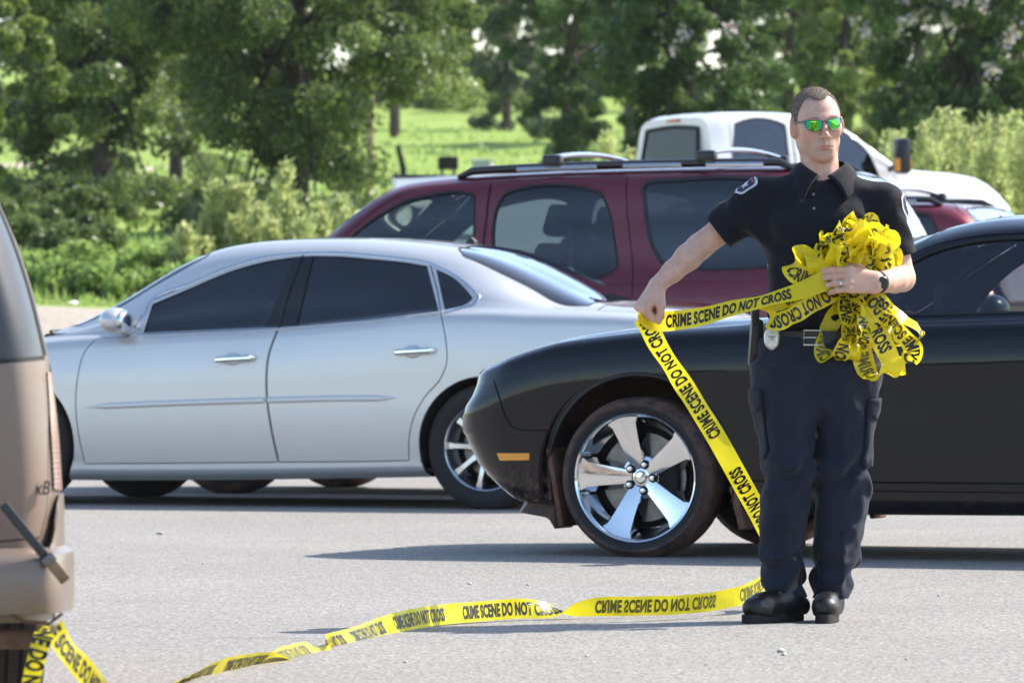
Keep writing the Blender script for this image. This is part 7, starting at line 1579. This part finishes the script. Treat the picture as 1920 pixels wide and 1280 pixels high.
# ------------------------------------------------------------------ boxy tan car, seen from behind
class RearSurf:
    "the back of the car as a sheet: u = height above z0, t = 0 at the right edge .. 1 at the middle"
    def __init__(s):
        s.z0, s.L, s.arc = .30, 1.30, .88
        s.hw = T((.30, .835), (.45, .84), (.61, .850), (.89, .826), (1.15, .768), (1.275, .722), (1.45, .655), (1.55, .60), (1.60, .52))
        s.xz = T((.30, 4.16), (.5, 4.17), (.90, 4.16), (1.15, 4.11), (1.35, 4.04), (1.5, 3.97), (1.57, 3.88), (1.60, 3.75))
    def ev(s, u, t):
        u = np.atleast_1d(np.asarray(u, float)); t = np.clip(np.atleast_1d(np.asarray(t, float)), 0, 1); z = u+s.z0; y = s.hw(z)*(1-t); k = 1-t
        x = s.xz(z)-.035*k**2-.16*np.clip((k-.86)/.14, 0, 1)**2.2; return np.stack([x, y, z], 1)
    def nrm(s, u, t):
        e = 1e-3; u = np.asarray(u, float); t = np.asarray(t, float); a = s.ev(np.minimum(u+e, s.L), t)-s.ev(np.maximum(u-e, 0), t); b = s.ev(u, np.minimum(t+e, 1))-s.ev(u, np.maximum(t-e, 0)); n = np.cross(a, b); l = np.linalg.norm(n, axis=1, keepdims=True); return n/np.maximum(l, 1e-9)
    def yz(s, pts, step=.03, closed=True, corner=35):
        return [(float(p[1])-s.z0, float(1-p[0]/s.hw(p[1]))*s.arc) for p in catmull(pts, step, closed, corner)]

def build_boxcar():
    mt = M['champagne']; a = math.radians(11); rz = -math.pi/2+a                  # local +x (backwards) points at the camera
    Yb, Xb = 15.0, (160-CX)*15.0/F_PX; ux = Vector((math.cos(rz), math.sin(rz), 0)); uy = Vector((-math.sin(rz), math.cos(rz), 0))
    # the car faces away; seen from behind its right flank is at the right: local y = +.88 there
    loc = Vector((Xb, Yb, 0))-ux*4.17-uy*.885
    root = empty('boxy_car', loc, rz, 'dusty tan boxy car with yellow tape tied to its exhaust pipe', 'car')
    R = RearSurf()
    glass_ = R.yz([(.805, .925), (.765, 1.10), (.682, 1.33), (.635, 1.42), (.52, 1.455), (0, 1.465), (-.02, 1.465), (-.02, .90), (0, .90), (.5, .905)])
    lamp = R.yz([(.824, .885), (.810, .885), (.814, .75), (.822, .61), (.8485, .605), (.838, .75)], step=.02)
    hatch = R.yz([(.785, .50), (.800, .56), (.806, .70), (.812, .905), (.782, 1.05), (.694, 1.33), (.645, 1.46), (.52, 1.52), (0, 1.53), (-.02, 1.53), (-.02, .478), (0, .478), (.55, .485)])
    regs = [('gap', grow(hatch, .008)), ('hatch', hatch), ('rubber', grow(glass_, .02)), ('glass', glass_), ('lamp', lamp)]
    sh = Shell(R, regs, .04); bd = sh.part('body', mt, 'rear_body', root, off=0)
    for p in (bd,): pass
    h = sh.part('hatch', mt, 'hatch', root, off=.002); sh.part('gap', M['gap'], 'panel_gap', bd, off=-.008); sh.part('rubber', M['rubber'], 'window_seal', h, off=.003); sh.part('glass', M['glass_dusty'], 'rear_window', h, off=.001)
    for side, sg in (('near', 1), ('far', -1)):
        lm = sh.part('lamp', M['lamp_red'], 'tail_light', root, side, .006)
        for k in range(22):
            z = .615+k*.0122; y0, y1 = .824-.012*(z-.61)/.27, R.hw(z)-.003; t0, t1 = 1-y0/R.hw(z), 1-y1/R.hw(z); q = R.ev([z-R.z0]*5, np.linspace(t0, t1, 5)); b = MB(); b.tube([Vector((p[0]+.008, p[1]*sg, p[2])) for p in q], .0035, 5); b.build('lens_rib', M['lamp_clear'], lm)
    # flanks and roof behind the back panel
    V, Fs = [], []; us = [0, .12, .35, .8, 1.5, 2.5, 3.4, 3.8, 4.0]; zz = [.30, .45, .61, .89, 1.15, 1.275, 1.45, 1.55, 1.60]; n = len(zz)
    for i, u in enumerate(us):
        f = min(1, .72+.28*min(1, u/.5)); top = 1.60 if u > 1.4 else (.95+.65*max(0, (u-.9)/.5) if u > .9 else .70+.25*min(1, u/.5))
        for sg in (1, -1):
            for z in zz:
                e = R.ev([z-R.z0], [0])[0]; y = R.hw(z)*f*1.004; zq = min(z, top); x = min(u, e[0]-.002) if i < len(us)-1 else e[0]-.004
                V.append((x, y*sg, zq))
    for i in range(len(us)-1):
        o, p = i*2*n, (i+1)*2*n
        for j in range(n-1): Fs += [(o+j, o+j+1, p+j+1, p+j), (o+n+j+1, o+n+j, p+n+j, p+n+j+1)]
        Fs.append((o+n-1, o+2*n-1, p+2*n-1, p+n-1))
    Fs.append(tuple(range(n))+tuple(reversed(range(n, 2*n)))); obj('side_body', V, Fs, mt, root, sharp=30)
    # bumper with its upper shelf
    prof = [(4.10, .60), (4.19, .595), (4.205, .56), (4.21, .475), (4.245, .462), (4.262, .44), (4.262, .36), (4.245, .325), (4.10, .318)]
    V, Fs = [], []; ys_ = list(np.concatenate([np.linspace(-1, -.80, 21), np.linspace(-.6, .6, 7), np.linspace(.80, 1, 21)])); m_ = len(prof)
    for y in ys_:
        k = abs(y); drop = .30*np.clip((k-.86)/.14, 0, 1)**2.3; low_c = np.clip((.965-k)/.03, 0, 1)                     # the shelf ends rise at the corners
        for (x, z) in prof:
            hw = .885 if z < .465 else .868; zz_ = z if z < .47 else (z-(z-.475)*low_c); xx = x-drop-(.0 if z < .47 else .02*low_c); V.append((xx, y*hw, zz_))
    N_ = len(ys_)
    for i in range(N_-1):
        for j in range(m_-1): Fs.append((i*m_+j, i*m_+j+1, (i+1)*m_+j+1, (i+1)*m_+j))
    Fs += [tuple(range(m_)), tuple(reversed(range((N_-1)*m_, N_*m_)))]; bump = obj('bumper', V, Fs, mt, root, sharp=40)
    b = MB(); b.tube([(4.245, -.87, .322), (4.255, 0, .322), (4.245, .60, .322)], .010, 6); b.build('bumper_lip', M['mud'], bump)
    # badge letters on the hatch
    cu = bpy.data.curves.new('badge', 'FONT'); cu.body = 'xB'; cu.size = .046; cu.shear = .25; cu.extrude = .003; cu.offset = .0006; o = bpy.data.objects.new('badge', cu); COL.objects.link(o); bpy.context.view_layer.update(); dg = bpy.context.evaluated_depsgraph_get(); me = bpy.data.meshes.new_from_object(o.evaluated_get(dg)); bpy.data.objects.remove(o); me.materials.clear(); me.materials.append(M['badge'])
    q = link('badge', me, h); q.rotation_euler = (math.radians(90), 0, math.radians(90)); q.scale = (.72, 1, 1); q.location = (4.122, .770, .600)
    # dangling strap with a buckle and a leather end
    st = MB(); st.box((4.255, .735, .515), (.014, .022, .17), Matrix.Rotation(math.radians(39), 3, 'X')); strap = st.build('strap', M['strap'], root, bevel=.004)
    st = MB(); st.box((4.263, .787, .452), (.022, .034, .022), Matrix.Rotation(math.radians(39), 3, 'X')); st.build('buckle', M['disc'], strap, bevel=.004)
    st = MB(); st.box((4.262, .810, .424), (.012, .027, .058), Matrix.Rotation(math.radians(39), 3, 'X')); st.build('strap_end', M['tan_leather'], strap, bevel=.004)
    # exhaust pipe turned out to the side, hanger wire, rear wheels
    e = MB(); e.tube(catmull([(3.6, .20, .30), (4.0, .30, .268), (4.10, .50, .262), (4.115, .66, .262), (4.115, .80, .260)], .05), .024, 14, caps=False); e.tube(catmull([(4.115, .62, .262), (4.115, .80, .260)], .05), .020, 14, caps=False); e.build('exhaust_pipe', M['rust'], root)
    w_ = MB(); w_.tube([(4.20, .70, .325), (4.18, .74, .305), (4.18, .80, .300), (4.17, .83, .322)], .004, 6); w_.build('hanger_wire', M['rust'], root)
    for sg in (1, -1):
        for cu_ in (.75, 3.35): make_wheel(root, (cu_, -.76*sg, .31), .31, .205, .19, 6, sign=sg)
    u_ = MB(); u_.box((2.1, 0, .33), (3.9, 1.45, .06)); u_.build('underside', M['under'], root)
    c = MB(); c.box((2.6, 0, .70), (2.6, 1.45, .40)); c.build('cabin', M['interior'], root, bevel=.03)
M['glass_dusty'] = simple('dusty_dark_glass', (.045, .043, .042), rough=.35, coat=.25, var=.25, vscale=3)
M['lamp_red'] = simple('faded_red_lens', (.33, .19, .16), rough=.3, coat=.8, var=.15); M['lamp_clear'] = simple('lens_rib_plastic', (.40, .29, .25), rough=.3, coat=.6, var=.1)
M['badge'] = simple('chrome_badge', (.09, .082, .075), rough=.35, metal=.5); M['strap'] = simple('black_webbing', (.03, .03, .03), rough=.5); M['tan_leather'] = simple('tan_leather', (.25, .16, .085), rough=.55, var=.35, vscale=40); M['rust'] = simple('rusty_steel', (.13, .075, .055), rough=.85, var=.4, vscale=25)
build_boxcar()
# ------------------------------------------------------------------ thin summer haze
hz = MB(); hz.box((0, 400, 29.5), (1830, 1630, 61)); o = hz.build('haze', None, None, smooth=False); o.data.materials.clear()
mt = bpy.data.materials.new('haze'); mt.use_nodes = True; nt = mt.node_tree; nt.nodes.clear(); out = nt.nodes.new('ShaderNodeOutputMaterial'); pv = nt.nodes.new('ShaderNodeVolumePrincipled')
pv.inputs['Color'].default_value = (.93, .96, 1.0, 1); pv.inputs['Density'].default_value = .00010; pv.inputs['Anisotropy'].default_value = .2; nt.links.new(pv.outputs['Volume'], out.inputs['Volume']); o.data.materials.append(mt)
tag(o, 'thin pale summer haze over the lot and meadow', 'haze', kind='stuff')
